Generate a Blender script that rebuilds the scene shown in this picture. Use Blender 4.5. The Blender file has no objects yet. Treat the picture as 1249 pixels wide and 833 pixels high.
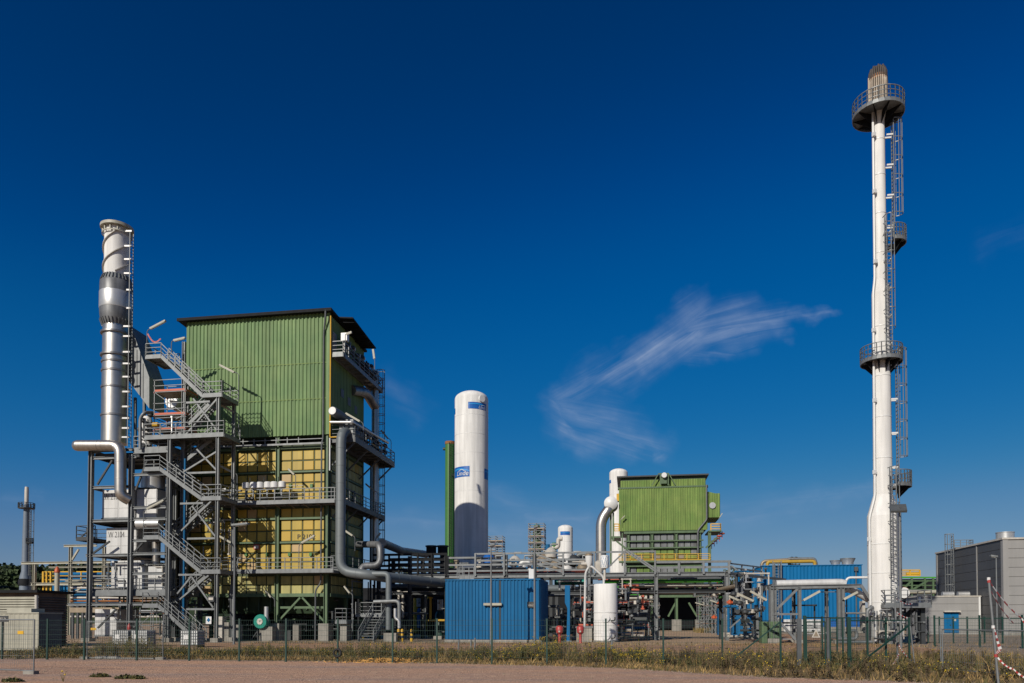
import bpy, math, random
import numpy as np
from mathutils import Vector, Matrix, noise as mnoise
R = math.radians
random.seed(7)
scene = bpy.context.scene
col = scene.collection

# ------------------------------------------------------------------ camera, light, exposure
F, CX, CY, PITCH, CAMH = 900.0, 624.5, 735.0, R(1.4), 1.8      # pixels of the 1249x833 photograph
SUN_AZ, SUN_EL = R(32), R(30)                                   # sun behind the camera, to its left
cam_d = bpy.data.cameras.new("camera")
cam = bpy.data.objects.new("camera", cam_d); col.objects.link(cam)
cam.location = (0, 0, CAMH); cam.rotation_euler = (R(90) + PITCH, 0, 0)
cam_d.sensor_width = 36; cam_d.lens = 36 * F / 1249
cam_d.shift_y = (CY - 416.5) / 1249
cam_d.clip_start = 0.1; cam_d.clip_end = 20000
scene.camera = cam
scene.view_settings.view_transform = 'Standard'
scene.view_settings.look = 'None'
scene.view_settings.exposure = 0.0
scene.view_settings.gamma = 1.0
scene.view_settings.use_curve_mapping = False

sun_d = bpy.data.lights.new("sun", 'SUN'); sun = bpy.data.objects.new("sun", sun_d); col.objects.link(sun)
sun_d.energy = 4.6; sun_d.angle = R(0.5); sun_d.color = (1.0, 0.93, 0.82)
to_sun = Vector((-math.sin(SUN_AZ) * math.cos(SUN_EL), -math.cos(SUN_AZ) * math.cos(SUN_EL), math.sin(SUN_EL)))
sun.rotation_euler = to_sun.to_track_quat('Z', 'Y').to_euler()

world = bpy.data.worlds.new("World"); scene.world = world; world.use_nodes = True
wt = world.node_tree; wt.nodes.clear()
def wn(t, **k):
    n = wt.nodes.new(t)
    for a, b in k.items(): setattr(n, a, b)
    return n
def wl(a, b): wt.links.new(a, b)
def wmath(op, a, b=None, clamp=False):
    n = wn('ShaderNodeMath', operation=op, use_clamp=clamp)
    for i, v in enumerate((a, b)):
        if v is None: continue
        if isinstance(v, (int, float)): n.inputs[i].default_value = v
        else: wl(v, n.inputs[i])
    return n.outputs[0]
sky = wn('ShaderNodeTexSky', sky_type='NISHITA', sun_disc=False)
sky.sun_elevation = SUN_EL; sky.sun_rotation = math.pi + SUN_AZ
sky.air_density = 1.0; sky.dust_density = 0.4; sky.ozone_density = 3.0; sky.altitude = 300
hs = wn('ShaderNodeHueSaturation'); hs.inputs['Saturation'].default_value = 1.45; hs.inputs['Value'].default_value = 0.62
wl(sky.outputs[0], hs.inputs['Color'])
# thin cirrus, drawn on the sky by direction: noise combed along the wind
tc = wn('ShaderNodeTexCoord'); sx = wn('ShaderNodeSeparateXYZ'); wl(tc.outputs['Generated'], sx.inputs[0])
ysafe = wmath('MAXIMUM', sx.outputs[1], 0.05)
aa = wmath('DIVIDE', sx.outputs[0], ysafe); ee = wmath('DIVIDE', sx.outputs[2], ysafe)
warp = wn('ShaderNodeTexNoise'); warp.inputs['Scale'].default_value = 14; warp.inputs['Detail'].default_value = 5
cmb = wn('ShaderNodeCombineXYZ'); wl(aa, cmb.inputs[0]); wl(ee, cmb.inputs[1]); wl(cmb.outputs[0], warp.inputs['Vector'])
wsep = wn('ShaderNodeSeparateColor'); wl(warp.outputs['Color'], wsep.inputs[0])
aw = wmath('ADD', aa, wmath('MULTIPLY', wmath('SUBTRACT', wsep.outputs[0], 0.5), 0.09))
ew = wmath('ADD', ee, wmath('MULTIPLY', wmath('SUBTRACT', wsep.outputs[1], 0.5), 0.075))
def cpx(x, y): return (x - CX) / F, (757 - y) / F
def streak(p0, p1, w0, w1, ang, strength, fine=46.0):
    (ax, ay), (bx, by) = cpx(*p0), cpx(*p1)
    dx, dy = bx - ax, by - ay; L2 = dx * dx + dy * dy
    px_ = wmath('SUBTRACT', aw, ax); py_ = wmath('SUBTRACT', ew, ay)
    t = wmath('DIVIDE', wmath('ADD', wmath('MULTIPLY', px_, dx), wmath('MULTIPLY', py_, dy)), L2, True)
    qx = wmath('SUBTRACT', px_, wmath('MULTIPLY', t, dx)); qy = wmath('SUBTRACT', py_, wmath('MULTIPLY', t, dy))
    d = wmath('SQRT', wmath('ADD', wmath('MULTIPLY', qx, qx), wmath('MULTIPLY', qy, qy)))
    w = wmath('ADD', w0 / F, wmath('MULTIPLY', t, (w1 - w0) / F))
    m = wmath('SUBTRACT', 1.0, wmath('DIVIDE', d, w), True)
    m = wmath('POWER', m, 1.6)
    mp = wn('ShaderNodeMapping'); wl(cmb.outputs[0], mp.inputs[0])
    mp.inputs['Rotation'].default_value[2] = -ang
    mp.vector_type = 'TEXTURE' if False else 'POINT'
    sc = wn('ShaderNodeVectorMath', operation='MULTIPLY'); wl(mp.outputs[0], sc.inputs[0]); sc.inputs[1].default_value = (5.0, fine, 1)
    nz = wn('ShaderNodeTexNoise'); nz.inputs['Scale'].default_value = 1.0; nz.inputs['Detail'].default_value = 6; nz.inputs['Roughness'].default_value = 0.6
    nz.inputs['Distortion'].default_value = 0.5
    wl(sc.outputs[0], nz.inputs['Vector'])
    n2 = wmath('MULTIPLY', wmath('SUBTRACT', nz.outputs[0], 0.28), 2.1, True)
    return wmath('MULTIPLY', wmath('MULTIPLY', m, n2), strength)
dens = None
for a in [((690, 478), (745, 450), 32, 40, R(28), 0.50, 60), ((735, 455), (800, 425), 35, 37, R(32), 0.72, 66), ((790, 432), (852, 396), 37, 48, R(34), 0.85, 66), ((846, 402), (905, 396), 48, 45, R(16), 0.70, 80), ((895, 398), (955, 392), 45, 32, R(10), 0.55, 90), ((940, 388), (1015, 377), 21, 10, R(10), 0.30, 90), ((930, 408), (975, 405), 16, 12, R(4), 0.20, 90),
          ((674, 484), (684, 520), 24, 35, R(-30), 0.50, 60), ((690, 495), (745, 508), 45, 43, R(-12), 0.46, 60), ((690, 520), (760, 545), 32, 29, R(-20), 0.46, 70), ((745, 520), (800, 540), 45, 32, R(-16), 0.34, 70), ((797, 552), (806, 549), 17, 14, R(40), 0.5, 30), ((820, 432), (890, 432), 18, 12, R(-4), 0.3, 90),
          ((640, 632), (715, 626), 12, 16, R(5), 0.35, 30), ((1205, 298), (1265, 276), 24, 35, R(20), 0.05, 70), ((470, 470), (510, 500), 29, 29, R(-30), 0.12, 50), ((430, 622), (640, 650), 16, 21, R(-5), 0.2, 60), ((880, 622), (1070, 590), 27, 16, R(8), 0.2, 60), ((600, 615), (720, 655), 35, 35, R(-8), 0.22, 40), ((0, 605), (60, 612), 18, 10, R(-5), 0.14, 60)]:
    s_ = streak(*a)
    dens = s_ if dens is None else wmath('MAXIMUM', dens, s_)
vs0 = wn('ShaderNodeVectorMath', operation='SCALE'); vs0.inputs['Scale'].default_value = 0.07; wl(hs.outputs[0], vs0.inputs[0])
cv = wn('ShaderNodeRGBCurve'); wl(vs0.outputs[0], cv.inputs['Color'])     # sky tone curve: deeper blue, bright end lowered to thin shade fill
for ch, pts in ((0, ((0, 0), (.022, .013), (.092, .100), (1, .60))), (1, ((0, 0), (.033, .028), (.065, .090), (.12, .147), (.236, .242), (1, .60))), (2, ((0, 0), (.09, .100), (.18, .300), (.262, .376), (.366, .425), (1, .72)))):
    c_ = cv.mapping.curves[ch]; c_.points[0].location = pts[0]; c_.points[1].location = pts[-1]
    for p in pts[1:-1]: c_.points.new(*p)
cv.mapping.update()
vs1 = wn('ShaderNodeVectorMath', operation='SCALE'); vs1.inputs['Scale'].default_value = 1 / 0.07; wl(cv.outputs[0], vs1.inputs[0])
cm = wn('ShaderNodeMix', data_type='RGBA'); wl(dens, cm.inputs['Factor']); wl(vs1.outputs[0], cm.inputs['A']); cm.inputs['B'].default_value = (5.0, 6.1, 8.4, 1)
bg = wn('ShaderNodeBackground'); bg.inputs['Strength'].default_value = 0.07
wl(cm.outputs['Result'], bg.inputs['Color'])
wo = wn('ShaderNodeOutputWorld'); wl(bg.outputs[0], wo.inputs[0])
scene.cycles.max_bounces = 6; scene.cycles.transparent_max_bounces = 16

# ------------------------------------------------------------------ site grid: u along the fence, v away from the road, turned 9 degrees
TH = R(9); CT, ST = math.cos(TH), math.sin(TH)
def W(u, v, z=0.0): return Vector((u * CT + v * ST, -u * ST + v * CT, z))
def UV(p): return p.x * CT - p.y * ST, p.x * ST + p.y * CT
def ray(px, py):
    rx = (px - CX) / F; ry = (CY - py) / F
    return Vector((rx, math.cos(PITCH) - ry * math.sin(PITCH), math.sin(PITCH) + ry * math.cos(PITCH)))
CAM = Vector((0, 0, CAMH))
def P(px, py, v):
    r = ray(px, py); t = v / (ST * r.x + CT * r.y); return CAM + r * t
def PY(px, py, y):
    r = ray(px, py); return CAM + r * (y / r.y)
def G(px, py):
    r = ray(px, py); return CAM + r * (-CAMH / r.z)
def UZ(px, py, v):
    p = P(px, py, v); return UV(p)[0], p.z

# ------------------------------------------------------------------ materials
M = {}
def mat(name, c, rough=0.6, metal=0.0, var=0.12, scale=1.5, streaks=0.0, bump=0.0, c2=None, spec=0.5, fine=0.0):
    m = bpy.data.materials.new(name); m.use_nodes = True; nt = m.node_tree
    b = nt.nodes['Principled BSDF']; b.inputs['Roughness'].default_value = rough; b.inputs['Metallic'].default_value = metal
    b.inputs['Specular IOR Level'].default_value = spec
    t = nt.nodes.new('ShaderNodeTexCoord'); n = nt.nodes.new('ShaderNodeTexNoise')
    n.inputs['Scale'].default_value = scale; n.inputs['Detail'].default_value = 6; n.inputs['Roughness'].default_value = 0.65
    nt.links.new(t.outputs['Object'], n.inputs['Vector'])
    rp = nt.nodes.new('ShaderNodeValToRGB'); rp.color_ramp.elements[0].position = 0.3; rp.color_ramp.elements[1].position = 0.7
    a = tuple(x * (1 - var) for x in c); d = tuple(min(1, x * (1 + var)) for x in c) if c2 is None else c2
    rp.color_ramp.elements[0].color = (*a, 1); rp.color_ramp.elements[1].color = (*d, 1)
    nt.links.new(n.outputs[0], rp.inputs[0]); out = rp.outputs[0]
    def mul(vec_scale, amt, det=5):
        nonlocal out
        mp = nt.nodes.new('ShaderNodeVectorMath'); mp.operation = 'MULTIPLY'; mp.inputs[1].default_value = vec_scale
        nt.links.new(t.outputs['Object'], mp.inputs[0])
        n2 = nt.nodes.new('ShaderNodeTexNoise'); n2.inputs['Scale'].default_value = 1; n2.inputs['Detail'].default_value = det
        nt.links.new(mp.outputs[0], n2.inputs['Vector'])
        r2 = nt.nodes.new('ShaderNodeMapRange'); r2.inputs[1].default_value = 0.35; r2.inputs[2].default_value = 0.65
        r2.inputs[3].default_value = 1 - amt; r2.inputs[4].default_value = 1 + amt * 0.4
        nt.links.new(n2.outputs[0], r2.inputs[0])
        mx = nt.nodes.new('ShaderNodeMix'); mx.data_type = 'RGBA'; mx.blend_type = 'MULTIPLY'; mx.inputs[0].default_value = 1
        nt.links.new(out, mx.inputs['A']); nt.links.new(r2.outputs[0], mx.inputs['B']); out = mx.outputs['Result']
    if streaks: mul((2.6, 2.6, 0.16), streaks)
    if fine: mul((38, 38, 38), fine, 3)
    nt.links.new(out, b.inputs['Base Color'])
    if bump:
        bp = nt.nodes.new('ShaderNodeBump'); bp.inputs['Strength'].default_value = bump; bp.inputs['Distance'].default_value = 0.05
        n3 = nt.nodes.new('ShaderNodeTexNoise'); n3.inputs['Scale'].default_value = 14; n3.inputs['Detail'].default_value = 5
        nt.links.new(t.outputs['Object'], n3.inputs['Vector']); nt.links.new(n3.outputs[0], bp.inputs['Height']); nt.links.new(bp.outputs[0], b.inputs['Normal'])
    M[name] = m; return m
mat('green_clad', (0.112, 0.205, 0.080), 0.6, var=0.08, scale=0.4, streaks=0.24, c2=(0.160, 0.240, 0.095), spec=0.3)
mat('green_clad2', (0.110, 0.200, 0.044), 0.6, var=0.08, scale=0.3, streaks=0.26, c2=(0.180, 0.245, 0.064), spec=0.3)
mat('green_steel', (0.07, 0.12, 0.055), 0.55, var=0.15, streaks=0.15)
mat('green_dark', (0.03, 0.055, 0.028), 0.6, var=0.2)
mat('yellow_panel', (0.375, 0.265, 0.03), 0.5, var=0.12, scale=0.5, streaks=0.15)
mat('pale_panel', (0.40, 0.275, 0.12), 0.55, var=0.12, scale=0.5)
mat('ochre_panel', (0.40, 0.26, 0.022), 0.5, var=0.1, scale=0.5)
mat('shaded_panel', (0.33, 0.30, 0.10), 0.55, var=0.22, scale=0.6, streaks=0.3)  # yellow panel recoloured as it looks in shade, for side and hopper
mat('seam', (0.035, 0.05, 0.02), 0.7, var=0.2)
mat('galv', (0.165, 0.175, 0.178), 0.5, 0.25, var=0.16, scale=2.5, streaks=0.15)
mat('galv_dark', (0.085, 0.092, 0.096), 0.55, 0.25, var=0.2, scale=2)
mat('steel_dark', (0.035, 0.039, 0.042), 0.6, 0.2, var=0.25, scale=2)
mat('black_steel', (0.012, 0.013, 0.015), 0.75, var=0.3, spec=0.15)  # colour taken darker to deepen shaded zones such as under the rack
mat('alu', (0.50, 0.50, 0.49), 0.4, 0.6, var=0.12, scale=0.8, streaks=0.12)
mat('alu_box', (0.50, 0.50, 0.49), 0.5, 0.15, var=0.1, scale=0.7, streaks=0.14)
mat('inox', (0.47, 0.44, 0.40), 0.38, 0.9, var=0.12, scale=0.7, streaks=0.2)
mat('inox_dark', (0.25, 0.24, 0.235), 0.42, 0.75, var=0.2, scale=0.9, streaks=0.3)
mat('grey_pipe', (0.125, 0.142, 0.148), 0.55, 0.2, var=0.1, scale=0.8)
mat('white', (0.66, 0.65, 0.625), 0.75, var=0.06, scale=0.4, streaks=0.16, spec=0.25)
mat('white_plain', (0.60, 0.60, 0.585), 0.4, var=0.06)
mat('off_white', (0.44, 0.41, 0.36), 0.5, var=0.12, streaks=0.12)
mat('cream', (0.34, 0.325, 0.26), 0.55, var=0.1, streaks=0.12)
mat('blue_clad', (0.007, 0.105, 0.245), 0.55, var=0.1, scale=0.4, streaks=0.15, spec=0.2)
mat('blue_bright', (0.001, 0.115, 0.285), 0.55, var=0.1, scale=0.3, streaks=0.1, spec=0.2)
mat('blue_logo', (0.012, 0.10, 0.36), 0.35, var=0.1, scale=0.5)
mat('blue_wave', (0.03, 0.28, 0.62), 0.35, var=0.1, scale=0.5)
mat('yellow', (0.55, 0.32, 0.02), 0.45, var=0.1)
mat('orange', (0.42, 0.075, 0.02), 0.5, var=0.15)
mat('red', (0.34, 0.04, 0.035), 0.45, var=0.15)
mat('brick_red', (0.42, 0.09, 0.05), 0.7, var=0.25)
mat('teal', (0.0, 0.19, 0.14), 0.4, var=0.1)
mat('tower_green', (0.045, 0.15, 0.028), 0.5, var=0.1, streaks=0.12)
mat('pipe_green', (0.05, 0.26, 0.03), 0.45, var=0.1)
mat('fence_green', (0.006, 0.034, 0.025), 0.45, var=0.15)
mat('concrete', (0.25, 0.235, 0.205), 0.9, var=0.18, scale=1.2, streaks=0.3, bump=0.3)
mat('grey_clad', (0.25, 0.245, 0.235), 0.55, var=0.05, scale=0.3, streaks=0.06)
mat('grey_clad_shaded', (0.062, 0.062, 0.064), 0.5, var=0.08, scale=0.3, streaks=0.08)  # darker than the front cladding, grazing light painted into the hall side
mat('dark_wood_shade', (0.12, 0.085, 0.065), 0.8, var=0.25, streaks=0.2)
mat('rust', (0.22, 0.09, 0.03), 0.8, var=0.35, scale=3)
mat('soot', (0.05, 0.04, 0.035), 0.75, var=0.4, scale=3)
mat('scorched', (0.23, 0.17, 0.115), 0.6, 0.15, var=0.45, scale=1.2, streaks=0.4, c2=(0.36, 0.30, 0.235))
mat('weathered', (0.16, 0.165, 0.17), 0.5, 0.35, var=0.25, scale=0.8, streaks=0.35)
mat('haze_mast', (0.12, 0.15, 0.19), 0.6, var=0.1)  # bluish tint puts distance haze into the mast colour
mat('dull_yellow', (0.36, 0.22, 0.02), 0.55, var=0.15)
mat('rubber', (0.012, 0.012, 0.012), 0.8, var=0.2)
mat('glass_lamp', (0.45, 0.45, 0.40), 0.25, var=0.05)
mat('lettering', (0.02, 0.02, 0.02), 0.6, var=0.05)
mat('ibc_plastic', (0.52, 0.53, 0.52), 0.35, var=0.08, scale=2)
mat('bronze_pipe', (0.25, 0.20, 0.14), 0.5, 0.3, var=0.2)
mat('foliage_far', (0.016, 0.032, 0.008), 0.8, var=0.4, scale=0.05, c2=(0.035, 0.06, 0.014))
mat('leaf', (0.038, 0.058, 0.016), 0.75, var=0.4, scale=0.7, c2=(0.085, 0.095, 0.026))
mat('dry_grass', (0.25, 0.155, 0.055), 0.85, var=0.4, scale=0.5, c2=(0.44, 0.29, 0.11))
mat('straw', (0.48, 0.26, 0.07), 0.9, var=0.3, scale=3)
mat('green_grass', (0.07, 0.078, 0.02), 0.85, var=0.4, scale=0.5, c2=(0.16, 0.13, 0.035))
mat('brown_weed', (0.085, 0.06, 0.035), 0.85, var=0.4, scale=0.5, c2=(0.15, 0.105, 0.055))
mat('flower', (0.65, 0.45, 0.02), 0.7, var=0.15)
mat('bark', (0.06, 0.045, 0.03), 0.9, var=0.3)

def ground_mat(name, ca, cb, cc, s1, s2, bump=0.6):
    m = bpy.data.materials.new(name); m.use_nodes = True; nt = m.node_tree; b = nt.nodes['Principled BSDF']
    b.inputs['Roughness'].default_value = 0.95; b.inputs['Specular IOR Level'].default_value = 0.15
    t = nt.nodes.new('ShaderNodeTexCoord')
    def nz(s, d, stretch=None):
        n = nt.nodes.new('ShaderNodeTexNoise'); n.inputs['Scale'].default_value = s; n.inputs['Detail'].default_value = d; n.inputs['Roughness'].default_value = 0.7
        if stretch:
            v = nt.nodes.new('ShaderNodeVectorMath'); v.operation = 'MULTIPLY'; v.inputs[1].default_value = stretch
            nt.links.new(t.outputs['Object'], v.inputs[0]); nt.links.new(v.outputs[0], n.inputs['Vector'])
        else: nt.links.new(t.outputs['Object'], n.inputs['Vector'])
        return n
    n1 = nz(s1, 6, (0.12, 1.1, 1)); n2 = nz(s2, 6); n3 = nz(s2 * 7, 3)
    r1 = nt.nodes.new('ShaderNodeValToRGB'); r1.color_ramp.elements[0].position = 0.38; r1.color_ramp.elements[1].position = 0.62
    r1.color_ramp.elements[0].color = (*ca, 1); r1.color_ramp.elements[1].color = (*cb, 1); nt.links.new(n1.outputs[0], r1.inputs[0])
    r2 = nt.nodes.new('ShaderNodeMapRange'); r2.inputs[1].default_value = 0.5; r2.inputs[2].default_value = 0.72; nt.links.new(n2.outputs[0], r2.inputs[0])
    mx = nt.nodes.new('ShaderNodeMix'); mx.data_type = 'RGBA'; nt.links.new(r2.outputs[0], mx.inputs[0]); nt.links.new(r1.outputs[0], mx.inputs['A']); mx.inputs['B'].default_value = (*cc, 1)
    r3 = nt.nodes.new('ShaderNodeMapRange'); r3.inputs[1].default_value = 0.3; r3.inputs[2].default_value = 0.7; r3.inputs[3].default_value = 0.5; r3.inputs[4].default_value = 1.4; nt.links.new(n3.outputs[0], r3.inputs[0])
    m2 = nt.nodes.new('ShaderNodeMix'); m2.data_type = 'RGBA'; m2.blend_type = 'MULTIPLY'; m2.inputs[0].default_value = 1
    nt.links.new(mx.outputs['Result'], m2.inputs['A']); nt.links.new(r3.outputs[0], m2.inputs['B']); nt.links.new(m2.outputs['Result'], b.inputs['Base Color'])
    bp = nt.nodes.new('ShaderNodeBump'); bp.inputs['Strength'].default_value = bump; bp.inputs['Distance'].default_value = 0.06
    nt.links.new(n3.outputs[0], bp.inputs['Height']); nt.links.new(bp.outputs[0], b.inputs['Normal'])
    M[name] = m
ground_mat('soil', (0.34, 0.225, 0.14), (0.42, 0.30, 0.20), (0.26, 0.20, 0.13), 0.25, 1.2)
ground_mat('dirt_road', (0.55, 0.32, 0.20), (0.38, 0.265, 0.21), (0.64, 0.43, 0.29), 0.5, 2.2, 1.0)
ground_mat('site_road', (0.35, 0.205, 0.12), (0.29, 0.18, 0.115), (0.38, 0.24, 0.15), 0.3, 1.0, 0.3)
ground_mat('verge', (0.27, 0.18, 0.08), (0.15, 0.115, 0.05), (0.38, 0.26, 0.13), 0.3, 1.6)
ground_mat('gravel', (0.34, 0.26, 0.19), (0.28, 0.22, 0.16), (0.42, 0.33, 0.25), 0.5, 5.0, 1.0)

# ------------------------------------------------------------------ mesh helpers
EACH = {'brace', 'floor_beam', 'inspection_hatch', 'platform_brace', 'support_leg', 'cross_beam', 'bracket', 'stay', 'pipe_clamp', 'standoff', 'louvre_bar', 'vent_slot'}
class MB:
    def __init__(s): s.v = []; s.f = []; s.m = []; s.cm = 0; s.g = []
    def add(s, vs, fs):
        o = len(s.v); s.g.append((o, len(s.f))); s.v.extend([tuple(v) for v in vs]); s.f.extend([tuple(i + o for i in f) for f in fs]); s.m.extend([s.cm] * len(fs)); return s
    def hexa(s, c):
        return s.add(c, [(0, 3, 2, 1), (4, 5, 6, 7), (0, 1, 5, 4), (1, 2, 6, 5), (2, 3, 7, 6), (3, 0, 4, 7)])
    def box(s, u0, u1, v0, v1, z0, z1):
        return s.hexa([W(u0, v0, z0), W(u1, v0, z0), W(u1, v1, z0), W(u0, v1, z0), W(u0, v0, z1), W(u1, v0, z1), W(u1, v1, z1), W(u0, v1, z1)])
    def pbox(s, x0, x1, y0, y1, v, d, ground=False):
        xm, ym = (x0 + x1) / 2, (y0 + y1) / 2
        u0 = UZ(x0, ym, v)[0]; u1 = UZ(x1, ym, v)[0]; z1 = UZ(xm, y0, v)[1]; z0 = 0 if ground else UZ(xm, y1, v)[1]
        return s.box(u0, u1, v, v + d, z0, z1)
    def bar(s, a, b, w=0.1, h=None, up=None):
        a, b = Vector(a), Vector(b); h = h or w; d = (b - a)
        if d.length < 1e-5: return s
        d.normalize(); upv = up or (Vector((0, 0, 1)) if abs(d.z) < 0.95 else W(0, 1, 0))
        x = d.cross(upv).normalized(); y = x.cross(d)
        x *= w / 2; y *= h / 2
        return s.hexa([a - x - y, a + x - y, a + x + y, a - x + y, b - x - y, b + x - y, b + x + y, b - x + y])
    def ibeam(s, a, b, w=0.25, h=0.3):                      # two flanges and a web
        a, b = Vector(a), Vector(b); d = (b - a).normalized(); upv = Vector((0, 0, 1)) if abs(d.z) < 0.95 else W(1, 0, 0)
        x = d.cross(upv).normalized(); y = x.cross(d)
        for sg in (-1, 1): s.bar(a + y * sg * (h / 2 - 0.02), b + y * sg * (h / 2 - 0.02), w, 0.035, upv)
        s.bar(a, b, 0.03, h - 0.06, upv); return s
    def tube(s, pts, r, n=10, caps=True, rs=None):
        pts = [Vector(p) for p in pts]; k = len(pts); rings = []; prev = None
        for i, p in enumerate(pts):
            t = (pts[min(i + 1, k - 1)] - pts[max(i - 1, 0)]).normalized()
            if prev is None:
                a = Vector((0, 0, 1)) if abs(t.z) < 0.9 else Vector((1, 0, 0)); x = t.cross(a).normalized()
            else:
                x = prev - t * prev.dot(t); x.normalize()
            y = t.cross(x); prev = x; rr = rs[i] if rs else r
            rings.append([p + x * math.cos(2 * math.pi * j / n) * rr + y * math.sin(2 * math.pi * j / n) * rr for j in range(n)])
        vs = [v for r_ in rings for v in r_]
        fs = [(i * n + j, i * n + (j + 1) % n, (i + 1) * n + (j + 1) % n, (i + 1) * n + j) for i in range(k - 1) for j in range(n)]
        if caps: fs += [tuple(range(n - 1, -1, -1)), tuple((k - 1) * n + j for j in range(n))]
        return s.add(vs, fs)
    def cyl(s, c, r, h, n=24): c = Vector(c); return s.tube([c, c + Vector((0, 0, h))], r, n)
    def lathe(s, c, prof, n=32, caps=True):                # prof: (r, z) upward round the vertical through c
        c = Vector(c); vs = []
        for r, z in prof: vs += [c + Vector((r * math.cos(2 * math.pi * j / n), r * math.sin(2 * math.pi * j / n), z)) for j in range(n)]
        k = len(prof); fs = [(i * n + j, i * n + (j + 1) % n, (i + 1) * n + (j + 1) % n, (i + 1) * n + j) for i in range(k - 1) for j in range(n)]
        if caps: fs += [tuple(range(n - 1, -1, -1)), tuple((k - 1) * n + j for j in range(n))]
        return s.add(vs, fs)
    def ring(s, c, ro, ri, h, n=32):
        return s.lathe(c, [(ri, 0), (ro, 0), (ro, h), (ri, h), (ri, 0)], n, False)
    def prism(s, pts, d):
        d = Vector(d); k = len(pts); pts = [Vector(p) for p in pts]
        return s.add(pts + [p + d for p in pts], [tuple(range(k)), tuple(range(2 * k - 1, k - 1, -1))] + [(i, k + i, k + (i + 1) % k, (i + 1) % k) for i in range(k)])
    def corr(s, p0, p1, z0, z1, out, pitch=0.28, dep=0.05):  # trapezoid sheet from p0 to p1
        p0, p1, out = Vector(p0), Vector(p1), Vector(out).normalized(); L = (p1 - p0).length; n = max(1, round(L / pitch)); d = (p1 - p0) / n; vs = []
        prof = [(0, 0), (.32, 0), (.52, 1), (.80, 1)]
        line = [p0 + d * (i + a) + out * (b * dep) for i in range(n) for a, b in prof] + [p0 + d * n]
        for p in line: vs += [(p.x, p.y, z0), (p.x, p.y, z1)]
        return s.add(vs, [(2 * i, 2 * i + 2, 2 * i + 3, 2 * i + 1) for i in range(len(line) - 1)])
    def rail(s, pts, h=1.1, sp=1.4, r=0.03, closed=False, mids=2):
        pts = [Vector(p) for p in pts]
        if closed: pts = pts + [pts[0]]
        for a, b in zip(pts[:-1], pts[1:]):
            L = (b - a).length
            if L < 0.05: continue
            n = max(1, round(L / sp))
            for i in range(n + 1):
                p = a + (b - a) * (i / n); s.bar(p, p + Vector((0, 0, h)), r * 2)
            for q in range(mids + 1):
                z = Vector((0, 0, h * (q + 1) / (mids + 1))); s.bar(a + z, b + z, r * (2 if q == mids else 1.5))
            s.bar(a + Vector((0, 0, 0.07)), b + Vector((0, 0, 0.07)), 0.015, 0.14)
        return s
    def ladder(s, a, b, side, w=0.45, r=0.025, step=0.3):
        a, b, side = Vector(a), Vector(b), Vector(side).normalized() * (w / 2)
        s.bar(a - side, b - side, r * 2.2); s.bar(a + side, b + side, r * 2.2)
        n = int((b - a).length / step)
        for i in range(1, n): p = a + (b - a) * (i / n); s.bar(p - side, p + side, r * 1.6)
        return s
    def cage(s, a, b, side, out, r=0.38, step=0.9, nb=5):
        a, b, side, out = Vector(a), Vector(b), Vector(side).normalized(), Vector(out).normalized()
        n = max(2, int((b - a).length / step)); arc = lambda p, k: p + side * (r * math.cos(math.pi * k / 8)) + out * (r * 1.9 * math.sin(math.pi * k / 8) ** 0.8)
        for i in range(n + 1):
            p = a + (b - a) * (i / n); q = [arc(p, k) for k in range(9)]
            for k in range(8): s.bar(q[k], q[k + 1], 0.04, 0.05)
        for k in (1, 2, 4, 6, 7)[:nb]: s.bar(arc(a, k), arc(b, k), 0.045)
        return s
    def build(s, name, mats, parent=None, smooth=None, origin=None):
        if not s.v: return None
        if parent is not None and name in EACH and len(s.g) > 1:     # one part per member
            gs = s.g + [(len(s.v), len(s.f))]; r = None
            for (v0, f0), (v1, f1) in zip(gs[:-1], gs[1:]):
                q = MB(); q.v = s.v[v0:v1]; q.f = [tuple(i - v0 for i in f) for f in s.f[f0:f1]]; q.m = s.m[f0:f1]; q.g = [(0, 0)]; r = q.build(name, mats, parent, smooth)
            return r
        me = bpy.data.meshes.new(name)
        off = Vector(parent['_loc']) if parent is not None else (Vector(origin) if origin else Vector((0, 0, 0)))
        a = np.array(s.v, dtype=np.float64) - np.array(off)
        me.from_pydata(a.tolist(), [], s.f)
        for mm in (mats if isinstance(mats, (list, tuple)) else [mats]): me.materials.append(M[mm])
        me.polygons.foreach_set('material_index', s.m)
        if smooth:
            me.polygons.foreach_set('use_smooth', [True] * len(s.f)); me.set_sharp_from_angle(angle=R(smooth))
        me.update()
        o = bpy.data.objects.new(name, me); col.objects.link(o)
        if parent is not None:
            o.parent = parent
            o['_loc'] = parent['_loc']
        else: o.location = off; o['_loc'] = tuple(off)
        return o
def rounded(pts, rad, seg=6):
    pts = [Vector(p) for p in pts]; out = [pts[0]]
    for a, b, c in zip(pts[:-2], pts[1:-1], pts[2:]):
        d1 = (a - b); d2 = (c - b); k = min(rad, d1.length * .49, d2.length * .49); p = b + d1.normalized() * k; q = b + d2.normalized() * k
        for i in range(seg + 1):
            t = i / seg; out.append(p * (1 - t) ** 2 + b * 2 * t * (1 - t) + q * t * t)
    out.append(pts[-1]); return out
def tag(o, label, cat, group=None, kind=None):
    if label: o['label'] = label
    if cat: o['category'] = cat
    if group: o['group'] = group
    if kind: o['kind'] = kind
    return o
def T(name, label, cat, loc, group=None):
    o = bpy.data.objects.new(name, None); col.objects.link(o); o.location = loc; o['_loc'] = tuple(loc); o.empty_display_size = 0.3
    return tag(o, label, cat, group)
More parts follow.
